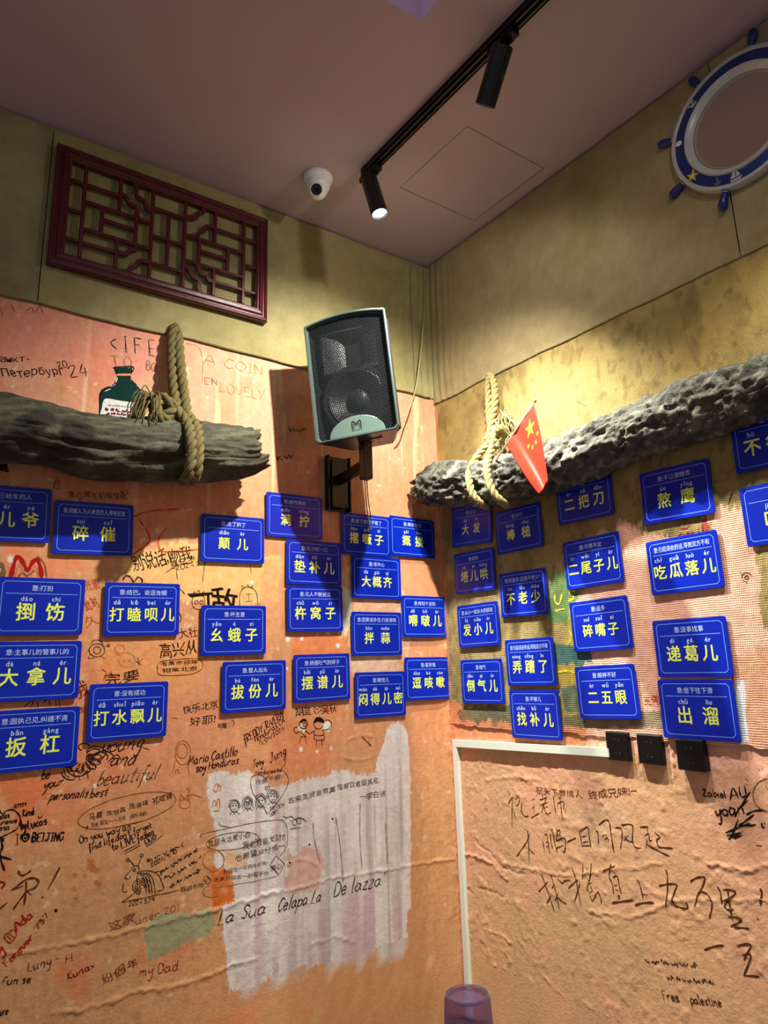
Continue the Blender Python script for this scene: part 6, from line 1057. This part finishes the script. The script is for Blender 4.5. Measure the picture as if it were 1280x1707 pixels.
# badge
a_, b_ = SWd * .33, .070; yb = -SHt / 2 + .011
P = [(a_ * math.cos(PI * k / 24), yb + b_ * math.sin(PI * k / 24)) for k in range(25)]
V, F = prism(P, -.0165, -.0125, .0008); fixn(obj('badge', V, F, mat('silver_badge', (116, 142, 130), .35, .2), sp))
M_ink = mat('badge_print', (20, 26, 24), .5); mb = MB(); s = .0011; bx, by, bz = 0, yb + .036, -.0122
for st, wd in (([(-15, -12), (-15, 10), (-11, 13), (0, 3), (11, 13), (15, 10), (15, -12)], 4.2), ([(-9, -12), (-9, 2), (-7, 4), (0, -3), (7, 4), (9, 2), (9, -12)], 2.6)):
    flat_ribbon([(bx + p[0] * s, by + p[1] * s) for p in st], wd * s, False, bz, mb)
for a, b in ((-18, -12), (18, 12), ): flat_ribbon([(bx + a * s, by - 13.5 * s), (bx + b * s, by - 13.5 * s)], 2.4 * s, False, bz, mb)
x = -16
for ch in 'MARTINAUDIO':
    for st in PEN.get(ch, []): flat_ribbon([(bx + (x + p[0] * .2) * s, by + (-20 + p[1] * .22) * s) for p in st], .6 * s, False, bz, mb)
    x += 3.0
mb.build('badge_emblem', M_ink, sp)
mb = MB()      # slot and screws underneath
yb2 = -SHt / 2 - .0004; mb.box((.02, yb2 - .0008, -.075), (.075, yb2 + .002, -.070))
for px, pz in ((.035, -.105), (.060, -.090), (.085, -.040), (.05, -.13)): mb.lathe([(.003, 0), (.003, .002)], 8, Matrix.Translation((px * .9, yb2, pz)) @ Matrix.Rotation(PI / 2, 4, 'X'))
mb.build('underside_fittings', M_ink, sp, kind='stuff')
# wall bracket
br = thing('speaker_bracket', 'black steel bracket holding the loudspeaker off the left wall', 'bracket', (-.541, -.012, .684 + EYE))
mb = MB(); mb.box((-.052, -.006, -.112), (.052, 0, .112), .001); mb.box((-.052, -.030, -.112), (-.047, 0, .112)); mb.box((.047, -.030, -.112), (.052, 0, .112)); mb.box((-.036, -.030, -.100), (.036, -.024, .100), .001); mb.build('wall_plate', M_black, br)
po = Vector((-0.0373, -0.2703, 0))
mb = MB(); mb.box((po.x - .015, po.y - .015, -.010), (.015, -.020, .028), .002)
V, F = loft([[(-.012, -.02, -.006), (.012, -.02, -.006), (.012, -.02, .030), (-.012, -.02, .030)], [(po.x - .012, po.y, -.006), (po.x + .012, po.y, -.006), (po.x + .012, po.y, .030), (po.x - .012, po.y, .030)]], True, True)
mb = MB(); mb.add(V, F); fixn(mb.build('arm', M_black, br))
MB().box((po.x - .019, po.y - .019, -.045), (po.x + .019, po.y + .019, .118), .003).build('post', M_black, br)
mb = MB()
for z in (.02, .05, .08): mb.lathe([(.005, 0), (.005, .003), (.003, .004)], 10, Matrix.Translation((po.x, po.y - .019, z)) @ Matrix.Rotation(PI / 2, 4, 'X'))
for x, z in ((-.03, .09), (.03, .09), (-.03, -.09), (.03, -.09)): mb.lathe([(.006, 0), (.006, .003), (.004, .0045)], 10, Matrix.Translation((x, -.030, z)) @ Matrix.Rotation(PI / 2, 4, 'X'))
mb.build('bolt', mat('dull_bolt', (70, 70, 72), .4, .6), br)

# ---------------------------------------------------------------- cables
M_cab1 = mat('beige_cable', (150, 140, 92), .5); M_cab2 = mat('green_wire', (110, 140, 110), .45)
def cable(name, P, r, m, label, cat='cable', n=8, k=6):
    P = catmull(P, k); mb = MB().tube(P, r, n); o = mb.build(name, m, None, True); o['label'] = label; o['category'] = cat; return o
cable('speaker_cable', [(-0.0480, -0.0300, 3.2070), (-0.0550, -0.0400, 3.0930), (-0.0820, -0.0600, 2.9520), (-0.1080, -0.0700, 2.8210), (-0.1360, -0.0800, 2.6920), (-0.1620, -0.0800, 2.5720), (-0.1860, -0.0700, 2.4810), (-0.2110, -0.0700, 2.4270), (-0.2370, -0.0700, 2.3620), (-0.2640, -0.0700, 2.3310)], .0030, M_cab1, 'thin beige cable hanging down the wall corner to the loudspeaker')
cable('speaker_cable', [(-0.1230, -0.0220, 3.1680), (-0.1210, -0.0200, 3.0200), (-0.1200, -0.0200, 2.8380), (-0.1190, -0.0200, 2.6460), (-0.1290, -0.0160, 2.5300)], .0026, M_cab1, 'thin cable flat on the left wall just beside the corner, near the ceiling')
cable('loose_wire', [(-0.5730, -0.2620, 2.0650), (-0.5410, -0.2200, 2.0280), (-0.4900, -0.1500, 1.9830), (-0.4510, -0.1000, 1.9530), (-0.4170, -0.0600, 1.9100), (-0.4080, -0.0550, 1.9070), (-0.4080, -0.0600, 1.9350), (-0.4490, -0.1100, 1.9710), (-0.4970, -0.1700, 2.0140), (-0.5610, -0.2600, 2.0540)], .0024, M_cab2, 'pale green wire loop dangling below the speaker bracket')

# ---------------------------------------------------------------- bark logs
def log(name, cen, rad, side, label, style, NA=110, NL=260, seed=0):
    cen = np.array(catmull(cen, 12)); L = np.r_[0, np.cumsum(np.linalg.norm(np.diff(cen, axis=0), axis=1))]; s = np.linspace(0, L[-1], NL)
    C = np.stack([np.interp(s, L, cen[:, k]) for k in range(3)], 1); R = np.interp(s, [q[0] * L[-1] for q in rad], [q[1] for q in rad])
    T = np.gradient(C, axis=0); T /= np.linalg.norm(T, axis=1)[:, None]; up = np.array([0, 0, 1.]); A = np.cross(T, up); A /= np.linalg.norm(A, axis=1)[:, None]; Bv = np.cross(A, T)
    th = np.linspace(0, 2 * PI, NA, endpoint=False); S, TH = np.meshgrid(s, th, indexing='ij')
    cx, cy = np.cos(TH) * 1.5 + 9, np.sin(TH) * 1.5 + 9
    TB = (TH + PI) % (2 * PI)
    def n3(a, b, o, sd): return fbm(TB * a * 1.5 + 3, S * b + TB * .15, 1, 1, o, sd)      # the seam lies against the wall
    if style == 'grain':
        d = (n3(1.6, 5, 4, seed + 1) - .5) * .040 + (np.abs(n3(7, 4, 3, seed + 5) - .5) * -.030) + (n3(16, 12, 3, seed + 9) - .5) * .012
        d += .012 * np.exp(-((S - .15) / .12) ** 2) * np.sin(TH)
    else:
        q = n3(2.0, 24, 4, seed + 1); d = (n3(1.0, 5, 3, seed + 3) - .5) * .050 - np.abs(q - .5) * .036 + (n3(6, 60, 3, seed + 7) - .5) * .012 + .002
        d += .0045 * np.tanh((n3(3.6, 30, 3, seed + 11) - .5) * 14)
    RR = R[:, None] + d
    P = C[:, None, :] + A[:, None, :] * (np.cos(TH) * RR)[..., None] + Bv[:, None, :] * (np.sin(TH) * RR)[..., None]
    # ragged ends: shift the last rings along the axis
    for end, sg in ((0, -1), (-1, 1)):
        for k in range(10):
            i = k if end == 0 else NL - 1 - k; f = (1 - k / 10) ** 2
            jag = (fbm(cx[0] * 4, cy[0] * 4, 1, 1, 3, seed + 20) - .5) * (.09 if style == 'grain' else .06) * f; P[i] += T[i] * (sg * jag)[:, None]
    if side == 'R': P[..., 0] = np.minimum(P[..., 0], -.013)
    P[..., 1] = np.minimum(P[..., 1], -.006)
    V = P.reshape(-1, 3).tolist(); F = []
    for i in range(NL - 1):
        for k in range(NA): F.append((i * NA + k, i * NA + (k + 1) % NA, (i + 1) * NA + (k + 1) % NA, (i + 1) * NA + k))
    for end, sg in ((0, -1), (NL - 1, 1)):      # end grain: shrinking rings, rough
        prev = end * NA; c = C[end]; rings = 6
        for r in range(1, rings):
            f = 1 - r / rings; n0 = len(V)
            for k in range(NA):
                p = P[end, k]; j = (vn(np.array([p[1] * 60 + p[0] * 60.]), np.array([p[2] * 60 + r * .7]), 40 + r)[0] - .5) * .022
                V.append((c + (p - c) * f + T[end] * (sg * (j + (.012 if style == 'rough' else -.004) * (1 - f)))).tolist())
            for k in range(NA): a, b = prev + k, prev + (k + 1) % NA; e, g_ = n0 + k, n0 + (k + 1) % NA; F.append((a, b, g_, e) if sg < 0 else (b, a, e, g_))
            prev = n0
        n0 = len(V); V.append(c.tolist()); 
        for k in range(NA): F.append((prev + k, prev + (k + 1) % NA, n0))
    o = obj(name, V, F, None, None, True); fixn(o); me = o.data
    if style == 'grain': base = np.array([62, 60, 44.]); alt = np.array([92, 94, 70.]); dk = np.array([36, 32, 24.])
    else: base = np.array([80, 80, 68.]); alt = np.array([124, 126, 108.]); dk = np.array([50, 48, 42.])
    co = np.array(V); u = co[:, 0] + co[:, 1]; v = co[:, 2]; w_ = co[:, 1] - co[:, 0]
    if style == 'grain': g = fbm(u * 4, v * 60 + w_ * 20, 1, 1, 4, seed + 31); g2 = fbm(u * 9, v * 9 + w_ * 9, 1, 1, 4, seed + 35)
    else: g = fbm(u * 40, v * 40 + w_ * 33, 1, 1, 4, seed + 31); g2 = fbm(u * 12, v * 12 + w_ * 11, 1, 1, 4, seed + 35)
    c = base + (alt - base) * sstep(.46, .66, g)[:, None] * .8; c = c + (dk - c) * sstep(.50, .34, g2)[:, None] * .8
    ca = me.color_attributes.new('tint', 'FLOAT_COLOR', 'POINT'); cc = np.concatenate([lin(np.clip(c, 0, 255)), np.ones((len(c), 1))], 1); ca.data.foreach_set('color', cc.astype(np.float32).ravel())
    me.materials.append(mat('bark_' + style, (90, 86, 70), .8, attr='tint', noise=.25, nscale=60, bump=.9 if style == 'rough' else .6, bscale=140 if style == 'rough' else 90, spec=.35))
    o['label'] = label; o['category'] = 'log'; return o
log('bark_log', [(-2.1820, -0.1200, 2.0220), (-1.9720, -0.1200, 2.0480), (-1.7450, -0.1200, 2.0790), (-1.6260, -0.1200, 2.0790), (-1.4980, -0.1200, 2.0670), (-1.3620, -0.1200, 2.0810), (-1.2160, -0.1200, 2.0960), (-1.1110, -0.1200, 2.1050), (-0.9910, -0.1200, 2.1200), (-0.9540, -0.1200, 2.1340)], [(0, .095), (.25, .094), (.5, .096), (.7, .100), (.85, .102), (.95, .096), (1, .082)], 'L', 'grey brown log hung by rope on the left wall, broken right end', 'grain', seed=50)
log('bark_log', [(-0.1400, -0.0440, 2.1090), (-0.1250, -0.0990, 2.1030), (-0.1150, -0.2170, 2.0850), (-0.1050, -0.3820, 2.0570), (-0.0920, -0.5330, 2.0420), (-0.0800, -0.6740, 2.0440), (-0.0660, -0.8030, 2.0610), (-0.0660, -0.9340, 2.0700), (-0.0520, -1.0450, 2.0830), (-0.0520, -1.1560, 2.0870), (-0.0520, -1.2600, 2.0910), (-0.0520, -1.3560, 2.0930), (-0.0520, -1.4970, 2.0990), (-0.0520, -1.6860, 2.1210), (-0.0520, -1.8250, 2.1490)], [(0, .050), (.02, .072), (.06, .088), (.3, .090), (.6, .094), (.8, .088), (1, .09)], 'R', 'rough grey bark log hung by rope on the right wall, under the flag', 'rough', seed=80, NL=420)

# ---------------------------------------------------------------- ropes
def rope_mesh(mb, P, R, pitch=None, ph=0.0, n=7):
    P = np.array(catmull(P, 10)); L = np.r_[0, np.cumsum(np.linalg.norm(np.diff(P, axis=0), axis=1))]; m = max(6, int(L[-1] / (R * .45))); s = np.linspace(0, L[-1], m)
    C = np.stack([np.interp(s, L, P[:, k]) for k in range(3)], 1); T = np.gradient(C, axis=0); T /= np.linalg.norm(T, axis=1)[:, None]; pitch = pitch or R * 5.5
    a = np.array([0, 0, 1.]) if abs(T[0][2]) < .9 else np.array([1., 0, 0]); N = np.cross(T[0], a); Ns = []
    for t in T: N = N - t * (N @ t); N /= np.linalg.norm(N); Ns.append(N)
    Ns = np.array(Ns); B = np.cross(T, Ns)
    for k in range(3):
        an = ph + s / pitch * 2 * PI + k * 2 * PI / 3; Q = C + (Ns * np.cos(an)[:, None] + B * np.sin(an)[:, None]) * R * .50
        mb.tube(Q.tolist(), [R * .56 * (1 + .06 * math.sin(i * .7 + k)) for i in range(m)], n)
def fibres(mb, P, R, num, ln, rnd, droop=.5):
    P = np.array(catmull(P, 8))
    for _ in range(num):
        c = P[rnd.randrange(len(P))]; d = np.array([rnd.gauss(0, 1), rnd.gauss(0, 1), rnd.gauss(0, 1) - droop]); d /= np.linalg.norm(d); l = ln * rnd.uniform(.4, 1.2); s = c + d * R * .8
        q = s + d * l * .5 + np.array([rnd.gauss(0, .2), rnd.gauss(0, .2), rnd.gauss(0, .2)]) * l; e = q + d * l * .4 + np.array([0, 0, -droop * l * .5]); mb.tube([s, q, e], .0006, 3, False)
def rope(label, root_loc, parts, R, mcol, fray=None, frn=None):
    m = mat('hemp_rope', mcol, .9, noise=.3, nscale=160, bump=.8, bscale=420, spec=.15)
    t = thing('rope', label, 'rope', root_loc); inv = np.array(root_loc); rnd = random.Random(5)
    for nm, paths in parts:
        for i, Pth in enumerate(paths):
            mb = MB(); Q = [tuple(np.array(p) - inv) for p in Pth]; rope_mesh(mb, Q, R * (1 if nm != 'knot' else 1.05), ph=i * 1.7); mb.build(nm, m, t, True)
    mb = MB()
    for nm, paths in parts:
        for Pth in paths: fibres(mb, [tuple(np.array(p) - inv) for p in Pth], R, frn or 40, .016, rnd)
    mb.build('loose_fibres', m, t, False, 'stuff')
    if fray:
        mb = MB()
        for (p0, d, ln, num, spread, dr) in fray:
            for _ in range(num):
                a = np.array(p0) - inv + np.array([rnd.gauss(0, .006) for _ in range(3)]); v = np.array(d) + np.array([rnd.gauss(0, spread) for _ in range(3)]); v /= np.linalg.norm(v); l = ln * rnd.uniform(.5, 1.1)
                b = a + v * l * .45 + np.array([rnd.gauss(0, .006) for _ in range(3)]); c = b + v * l * .35 + np.array([0, 0, -dr * l]); e = c + np.array([rnd.gauss(0, .01), rnd.gauss(0, .01), -dr * l * .8])
                mb.tube(catmull([a, b, c, e], 3), [.0022] * 9 + [.0012], 5, False)
        mb.build('frayed_end', m, t, True, 'stuff')
    return t
rope('hemp rope looped round the left log, knotted beside the painted bottle', (-1.2230, -0.0200, 2.5700), [('hanging_strand', [[(-1.2120, -0.0120, 2.5910), (-1.2280, -0.0300, 2.5550), (-1.2310, -0.0450, 2.4470), (-1.2250, -0.0600, 2.3300), (-1.2150, -0.0900, 2.2350), (-1.2080, -0.1100, 2.2040)], [(-1.2190, -0.0120, 2.5890), (-1.2120, -0.0350, 2.5480), (-1.2050, -0.0600, 2.4250), (-1.1930, -0.0750, 2.3100), (-1.1890, -0.1000, 2.2360), (-1.1820, -0.1200, 2.2010)]]), ('log_wrap', [[(-1.2920, -0.1000, 2.2470), (-1.2690, -0.1400, 2.2300), (-1.2360, -0.1650, 2.2070), (-1.2190, -0.1950, 2.1640), (-1.2210, -0.2350, 2.0970), (-1.2210, -0.2450, 2.0340), (-1.2250, -0.2350, 1.9910), (-1.2200, -0.1900, 1.9780), (-1.1990, -0.1200, 1.9970)], [(-1.2080, -0.1200, 2.2270), (-1.1940, -0.1500, 2.2030), (-1.1890, -0.1950, 2.1610), (-1.1960, -0.2350, 2.1010), (-1.1990, -0.2450, 2.0370), (-1.2000, -0.2350, 1.9960), (-1.1960, -0.1900, 1.9810), (-1.1750, -0.1200, 2.0000)]]), ('knot', [[(-1.2200, -0.1200, 2.2160), (-1.2680, -0.1600, 2.2410), (-1.2970, -0.1500, 2.2550), (-1.3130, -0.1300, 2.2330), (-1.3030, -0.1400, 2.1990), (-1.2760, -0.1650, 2.1960), (-1.2520, -0.1500, 2.2300)], [(-1.2480, -0.1300, 2.2160), (-1.2810, -0.1600, 2.1800), (-1.3120, -0.1700, 2.1920), (-1.3110, -0.1600, 2.2320), (-1.2750, -0.1300, 2.2660)]])], .0185, (112, 102, 64), fray=[((-1.3160, -0.1400, 2.2380), (-.8, -.3, .45), .10, 46, .35, .75)])
rope('pale hemp rope holding up the right log, hitched beside the flag stick', (-0.0200, -0.3950, 2.5300), [('hanging_strand', [[(-0.0120, -0.3940, 2.5370), (-0.0300, -0.3870, 2.4930), (-0.0400, -0.3940, 2.4100), (-0.0500, -0.4040, 2.3270), (-0.0700, -0.4380, 2.2500), (-0.0900, -0.4620, 2.2080)], [(-0.0120, -0.3840, 2.5410), (-0.0300, -0.4220, 2.4810), (-0.0450, -0.4380, 2.4070), (-0.0550, -0.4310, 2.3430), (-0.0700, -0.4280, 2.2860), (-0.0900, -0.4230, 2.2260)]]), ('log_wrap', [[(-0.0700, -0.4380, 2.2500), (-0.1000, -0.4310, 2.2050), (-0.1400, -0.4110, 2.1550), (-0.1750, -0.4030, 2.0960), (-0.2000, -0.4230, 2.0480), (-0.2050, -0.4410, 1.9960), (-0.1800, -0.4510, 1.9600), (-0.1200, -0.4290, 1.9540)], [(-0.0800, -0.4650, 2.2730), (-0.1200, -0.4850, 2.1920), (-0.1500, -0.4880, 2.1380), (-0.1900, -0.5140, 2.0680), (-0.2050, -0.5350, 2.0190), (-0.2050, -0.5530, 1.9770), (-0.1800, -0.5620, 1.9440), (-0.1200, -0.5380, 1.9390)]]), ('knot', [[(-0.0800, -0.4330, 2.2250), (-0.1020, -0.4970, 2.2350), (-0.1200, -0.5360, 2.2450), (-0.1000, -0.5270, 2.2270), (-0.0900, -0.4880, 2.2010), (-0.1200, -0.4900, 2.1780)]])], .0150, (156, 142, 90), fray=[((-0.0900, -0.5090, 2.2760), (.1, -.75, .25), .085, 60, .55, .5)])


# ---------------------------------------------------------------- flag
fp0, fp1 = Vector((-0.1700, -0.5420, 2.1030)), Vector((-0.2700, -0.8460, 2.2190))
fg = thing('hand_flag', 'small red flag with yellow stars on a white stick, tied above the right log', 'flag', tuple(fp0))
MB().tube([(0, 0, 0), tuple(fp1 - fp0)], .0032, 10).build('pole', mat('white_plastic_stick', (232, 220, 214), .4), fg, True)
mb = MB().lathe([(.001, -.003), (.0045, -.002), (.005, .003), (.003, .008), (.001, .009)], 12, aligned(fp1 - fp0, fp1 - fp0)); autosmooth(mb.build('finial', mat('gold_tip', (200, 170, 90), .4, .5), fg))
hA = fp0 + (fp1 - fp0) * .985; hB = fp0 + (fp1 - fp0) * .30; eA = Vector((-0.3050, -0.9010, 1.9240)); eB = Vector((-0.3050, -0.8620, 1.8920))
vdir = Vector((-.577, -.781, -.2))
def fpt(a, b):      # a along the fly 0..1, b down the hoist 0..1
    p = (hA * (1 - b) + hB * b) * (1 - a) + (eA * (1 - b) + eB * b) * a
    s = p + vdir.normalized() * (.014 * math.sin(b * 7.5 + a * 2.5) * (.25 + .9 * math.sin(PI * min(1, a * .9 + .05))) + .006 * math.sin(b * 17 + a * 5) * (1 - a))
    s = s + Vector((0, 0, -.018 * math.sin(PI * a) * b)) ; return s - fp0
NA_, NB_ = 40, 30; V = [tuple(fpt(i / NA_, j / NB_)) for i in range(NA_ + 1) for j in range(NB_ + 1)]; F = [(i * (NB_ + 1) + j, i * (NB_ + 1) + j + 1, (i + 1) * (NB_ + 1) + j + 1, (i + 1) * (NB_ + 1) + j) for i in range(NA_) for j in range(NB_)]
M_flag = mat('red_flag_cloth', (228, 44, 22), .6, spec=.25); 
fc = obj('cloth', V, F, M_flag, fg, True); so = fc.modifiers.new('thick', 'SOLIDIFY'); so.thickness = .0006; so.offset = 0
M_star = mat('yellow_star', (250, 215, 40), .6); mb = MB()
def star(a0, b0, r, rot):
    P = []
    for k in range(10):
        an = rot + PI * k / 5; rr = r if k % 2 == 0 else r * .40; P.append((a0 + rr * math.sin(an) / 1.5, b0 - rr * math.cos(an)))
    for lift in (1, -1):
        n = len(mb.V); pts = [(a0, b0)] + P; Q = []
        for (a, b) in pts:
            p = fpt(max(a, 0), max(b, 0)); da = fpt(a + .02, b) - fpt(max(a - .02, 0), b); db = fpt(a, b + .02) - fpt(a, b - .02 if b > .02 else 0); nn = da.cross(db).normalized(); Q.append(tuple(p + nn * .0012 * lift))
        mb.add(Q, [(0, 1 + k, 1 + (k + 1) % 10) for k in range(10)])
star(.20, .27, .17, .0)
for a, b in ((.36, .10), (.43, .20), (.43, .34), (.36, .44)): star(a, b, .05, .4)
mb.build('stars', M_star, fg)

# ---------------------------------------------------------------- sockets and cable trunking
def socket(s, z, th, label):
    t = thing('power_socket', label, 'socket', M=frame_matrix('R', s, z, 0, .006))
    MB().box((-.043, -.043, -.004), (.043, .043, th), .003).build('faceplate', M_dark, t)
    M_s = mat('socket_slot', (3, 3, 3), .6); M_g = mat('contact_glint', (150, 150, 150), .3, .8); mb = MB(); mg = MB()
    for x in (-.008, .008): mb.box((x - .0014, .012, th), (x + .0014, .021, th + .0004)); mg.box((x - .001, .0195, th), (x + .001, .0225, th + .0008))
    mb.box((-.0012, -.012, th), (.0012, -.004, th + .0004))
    for sx in (-1, 1): mb.box((sx * .008 - .0045, -.0225, th), (sx * .008 + .0035, -.0205, th + .0004)); mg.box((sx * .007 - .001, -.0225, th), (sx * .007 + .001, -.020, th + .0008))
    mb.build('slot', M_s, t); mg.build('contact', M_g, t); return t
socket(.843, 1.1035, .014, 'black wall socket at the end of the white trunking')
socket(.962, 1.1025, .016, 'black wall socket, middle one of the three')
socket(1.1018, 1.0980, .026, 'black wall socket half under the 出溜 plaque')
M_tr = mat('white_trunking', (218, 228, 214), .35)
tk = thing('cable_trunking', 'white L-shaped plastic cable trunking below the plaques on the right wall', 'trunking', wpt('R', .022, 1.065, 0))
o0 = Vector(wpt('R', .022, 1.065, 0))
def trk(pts, w, th, nm):
    (a, za), (b, zb) = pts; A = Vector((-b + a if 0 else 0, 0, 0)); V = []
    d = np.array([b - a, zb - za]); d = d / np.hypot(*d); N = np.array([-d[1], d[0]]) * w / 2
    c = [(a + N[0], za + N[1]), (a - N[0], za - N[1]), (b - N[0], zb - N[1]), (b + N[0], zb + N[1])]
    for h in (.002, th): V += [tuple(Vector(wpt('R', p[0], p[1], h)) - o0) for p in c]
    o = obj(nm, V, [(0, 1, 2, 3), (4, 7, 6, 5), (0, 4, 5, 1), (1, 5, 6, 2), (2, 6, 7, 3), (3, 7, 4, 0)], M_tr, tk); fixn(o)
trh, trv = [(0.0310, 1.0590), (0.8090, 1.0810)], [(0.0460, 1.0570), (0.0480, .03)]
trh[0] = (trv[0][0] - .012, trh[0][1]); trv[0] = (trv[0][0], trh[0][1] - .0134)
trk(trh, .026, .020, 'horizontal_run'); trk(trv, .024, .020, 'vertical_run')
# ---------------------------------------------------------------- ship's wheel mirror
M_navy = mat('navy_paint', (24, 42, 104), .3, spec=.5, noise=.15, nscale=30); M_wh = mat('white_gloss_paint', (176, 176, 170), .3, noise=.06, nscale=40); M_blu = mat('mid_blue_paint', (44, 66, 130), .3)
MW = frame_matrix('R', 1.528, 1.553 + EYE, 0, .016)
sw = thing('ship_wheel_mirror', "navy and white ship's wheel mirror on the upper right wall", 'mirror', M=MW)
N_ = 96
def ann(nm, prof, m):
    mb = MB(); mb.lathe(prof, N_, None, False, False); autosmooth(fixn(mb.build(nm, m, sw)), 40)
ann('outer_rim', [(.217, 0), (.217, .020), (.214, .025), (.206, .026), (.202, .023), (.202, 0)], M_wh)
ann('painted_band', [(.203, 0), (.203, .021), (.198, .023), (.172, .023), (.169, .020), (.169, 0)], M_navy)
ann('inner_rim', [(.170, 0), (.170, .024), (.166, .029), (.158, .027), (.148, .014), (.146, .012), (.1455, .003)], M_wh)
ann('bead', [(.146, .006), (.144, .011), (.140, .011), (.138, .006)], mat('grey_bead', (150, 140, 124), .4))
mm = MB(); mm.lathe([(.001, .0062), (.144, .0062), (.144, .004), (.001, .004)], 64, None, False, False)
M_mir = mat('mirror_glass', (215, 215, 215), .03, 1.0); fixn(mm.build('mirror_disc', M_mir, sw))
for k in range(8):
    a = math.radians(26 + 45 * k); c, s_ = math.cos(a), math.sin(a)
    M = Matrix(((-s_, 0, c, c * .206), (c, 0, s_, s_ * .206), (0, 1, 0, .011), (0, 0, 0, 1)))
    mb = MB(); mb.lathe([(.009, -.006), (.009, .004), (.0125, .006), (.0125, .010), (.0085, .013), (.0100, .022), (.0135, .036), (.0150, .048), (.0140, .058), (.0105, .066), (.005, .071), (.001, .072)], 20, M, True, False)
    autosmooth(fixn(mb.build('handle', M_navy, sw)), 50)
    mb = MB(); mb.lathe([(.0098, .0125), (.0112, .014), (.0098, .0155)], 20, M, False, False); mb.build('handle_ring', M_wh, sw)
def at_ang(deg, r): return r * math.cos(math.radians(deg)), r * math.sin(math.radians(deg))
def plate2(nm, P, z0, z1, m): V, F = prism(P, z0, z1, .0008); return fixn(obj(nm, V, F, m, sw))
cx, cy = at_ang(214, .187); P = []
for k in range(10): an = PI * k / 5 + .3; rr = .0215 if k % 2 == 0 else .0075; P.append((cx + rr * math.sin(an), cy + rr * math.cos(an)))
plate2('starfish', P, .022, .030, mat('yellow_starfish', (206, 186, 84), .6, bump=.5, bscale=400))
cx, cy = at_ang(168, .190); mb = MB(); mb.lathe([(.001, .006), (.006, .0055), (.010, .003), (.012, 0)], 20, Matrix.Translation((cx, cy, .022)) @ Matrix.Diagonal((1, .8, 1, 1)), False, True); autosmooth(fixn(mb.build('shell', mat('cream_shell', (224, 216, 196), .5, bump=.5, bscale=300), sw)))
cx, cy = at_ang(130, .190)
plate2('anchor', [(cx - .002, cy - .014), (cx + .002, cy - .014), (cx + .012, cy - .006), (cx + .014, cy - .010), (cx + .015, cy), (cx + .008, cy - .004), (cx + .002, cy - .009), (cx + .002, cy + .004), (cx + .008, cy + .004), (cx + .008, cy + .007), (cx + .003, cy + .008), (cx + .003, cy + .015), (cx - .003, cy + .015), (cx - .003, cy + .008), (cx - .008, cy + .007), (cx - .008, cy + .004), (cx - .002, cy + .004), (cx - .002, cy - .009), (cx - .008, cy - .004), (cx - .015, cy), (cx - .014, cy - .010), (cx - .012, cy - .006)], .022, .026, M_wh)
cx, cy = at_ang(262, .187)
for P in ([(cx - .002, cy - .004), (cx - .002, cy + .026), (cx - .018, cy - .002)], [(cx + .001, cy - .004), (cx + .001, cy + .022), (cx + .014, cy - .002)], [(cx - .020, cy - .007), (cx + .018, cy - .007), (cx + .012, cy - .015), (cx - .014, cy - .015)]): plate2('sailboat', P, .022, .026, M_wh)
cx, cy = at_ang(244, .187); plate2('small_anchor', [(cx - .004, cy - .014), (cx + .004, cy - .014), (cx + .012, cy - .004), (cx + .004, cy - .006), (cx + .003, cy + .014), (cx - .003, cy + .014), (cx - .004, cy - .006), (cx - .012, cy - .004)], .022, .027, mat('grey_blue_metal', (84, 104, 130), .4, .3))
MB().tube([(0, .150, .002), (0, .235, -.010)], .0015, 6).build('hanging_wire', M_dark, sw)

# ---------------------------------------------------------------- table and cup
M_tab = mat('dark_table_wood', (70, 44, 28), .4, noise=.2, nscale=12)
tb = thing('table', 'wooden table below the picture edge carrying the purple cup', 'table', (-1.55, -1.72, 0))
MB().box((-.45, -.40, .72), (.40, .385, .748), .004).build('tabletop', M_tab, tb)
for sx, sy in ((-.40, -.35), (.35, -.35), (-.40, .335), (.35, .335)): MB().box((sx - .025, sy - .025, 0), (sx + .025, sy + .025, .72), .003).build('leg', M_tab, tb)
M_cup = mat('purple_clear_plastic', (206, 190, 224), .08, spec=.5); _b = M_cup.node_tree.nodes['Principled BSDF']; _b.inputs['Transmission Weight'].default_value = .93; _b.inputs['IOR'].default_value = 1.12
for k in range(1):
    t = thing('plastic_cup', 'purple translucent cup upside down at the bottom edge of the picture', 'cup', (-1.163, -1.392, .7482))
    h = .1315; r0, r1 = .036, .043; mb = MB()
    mb.lathe([(r1, 0), (r1 + .0012, .002), (r1 - .0005, .004), (r0, h - .004), (r0 - .003, h), (r0 - .006, h), (r0 - .009, h - .006), (.001, h - .007), (.001, h - .0082), (r0 - .0098, h - .0072), (r0 - .006, h - .0012), (r0 - .0035, h - .0015), (r0 - .0012, h - .005), (r1 - .0015, .003), (r1 - .001, 0), (r1, 0)], 56, None, False, False)
    autosmooth(fixn(mb.build('cup_wall', M_cup, t)), 40)
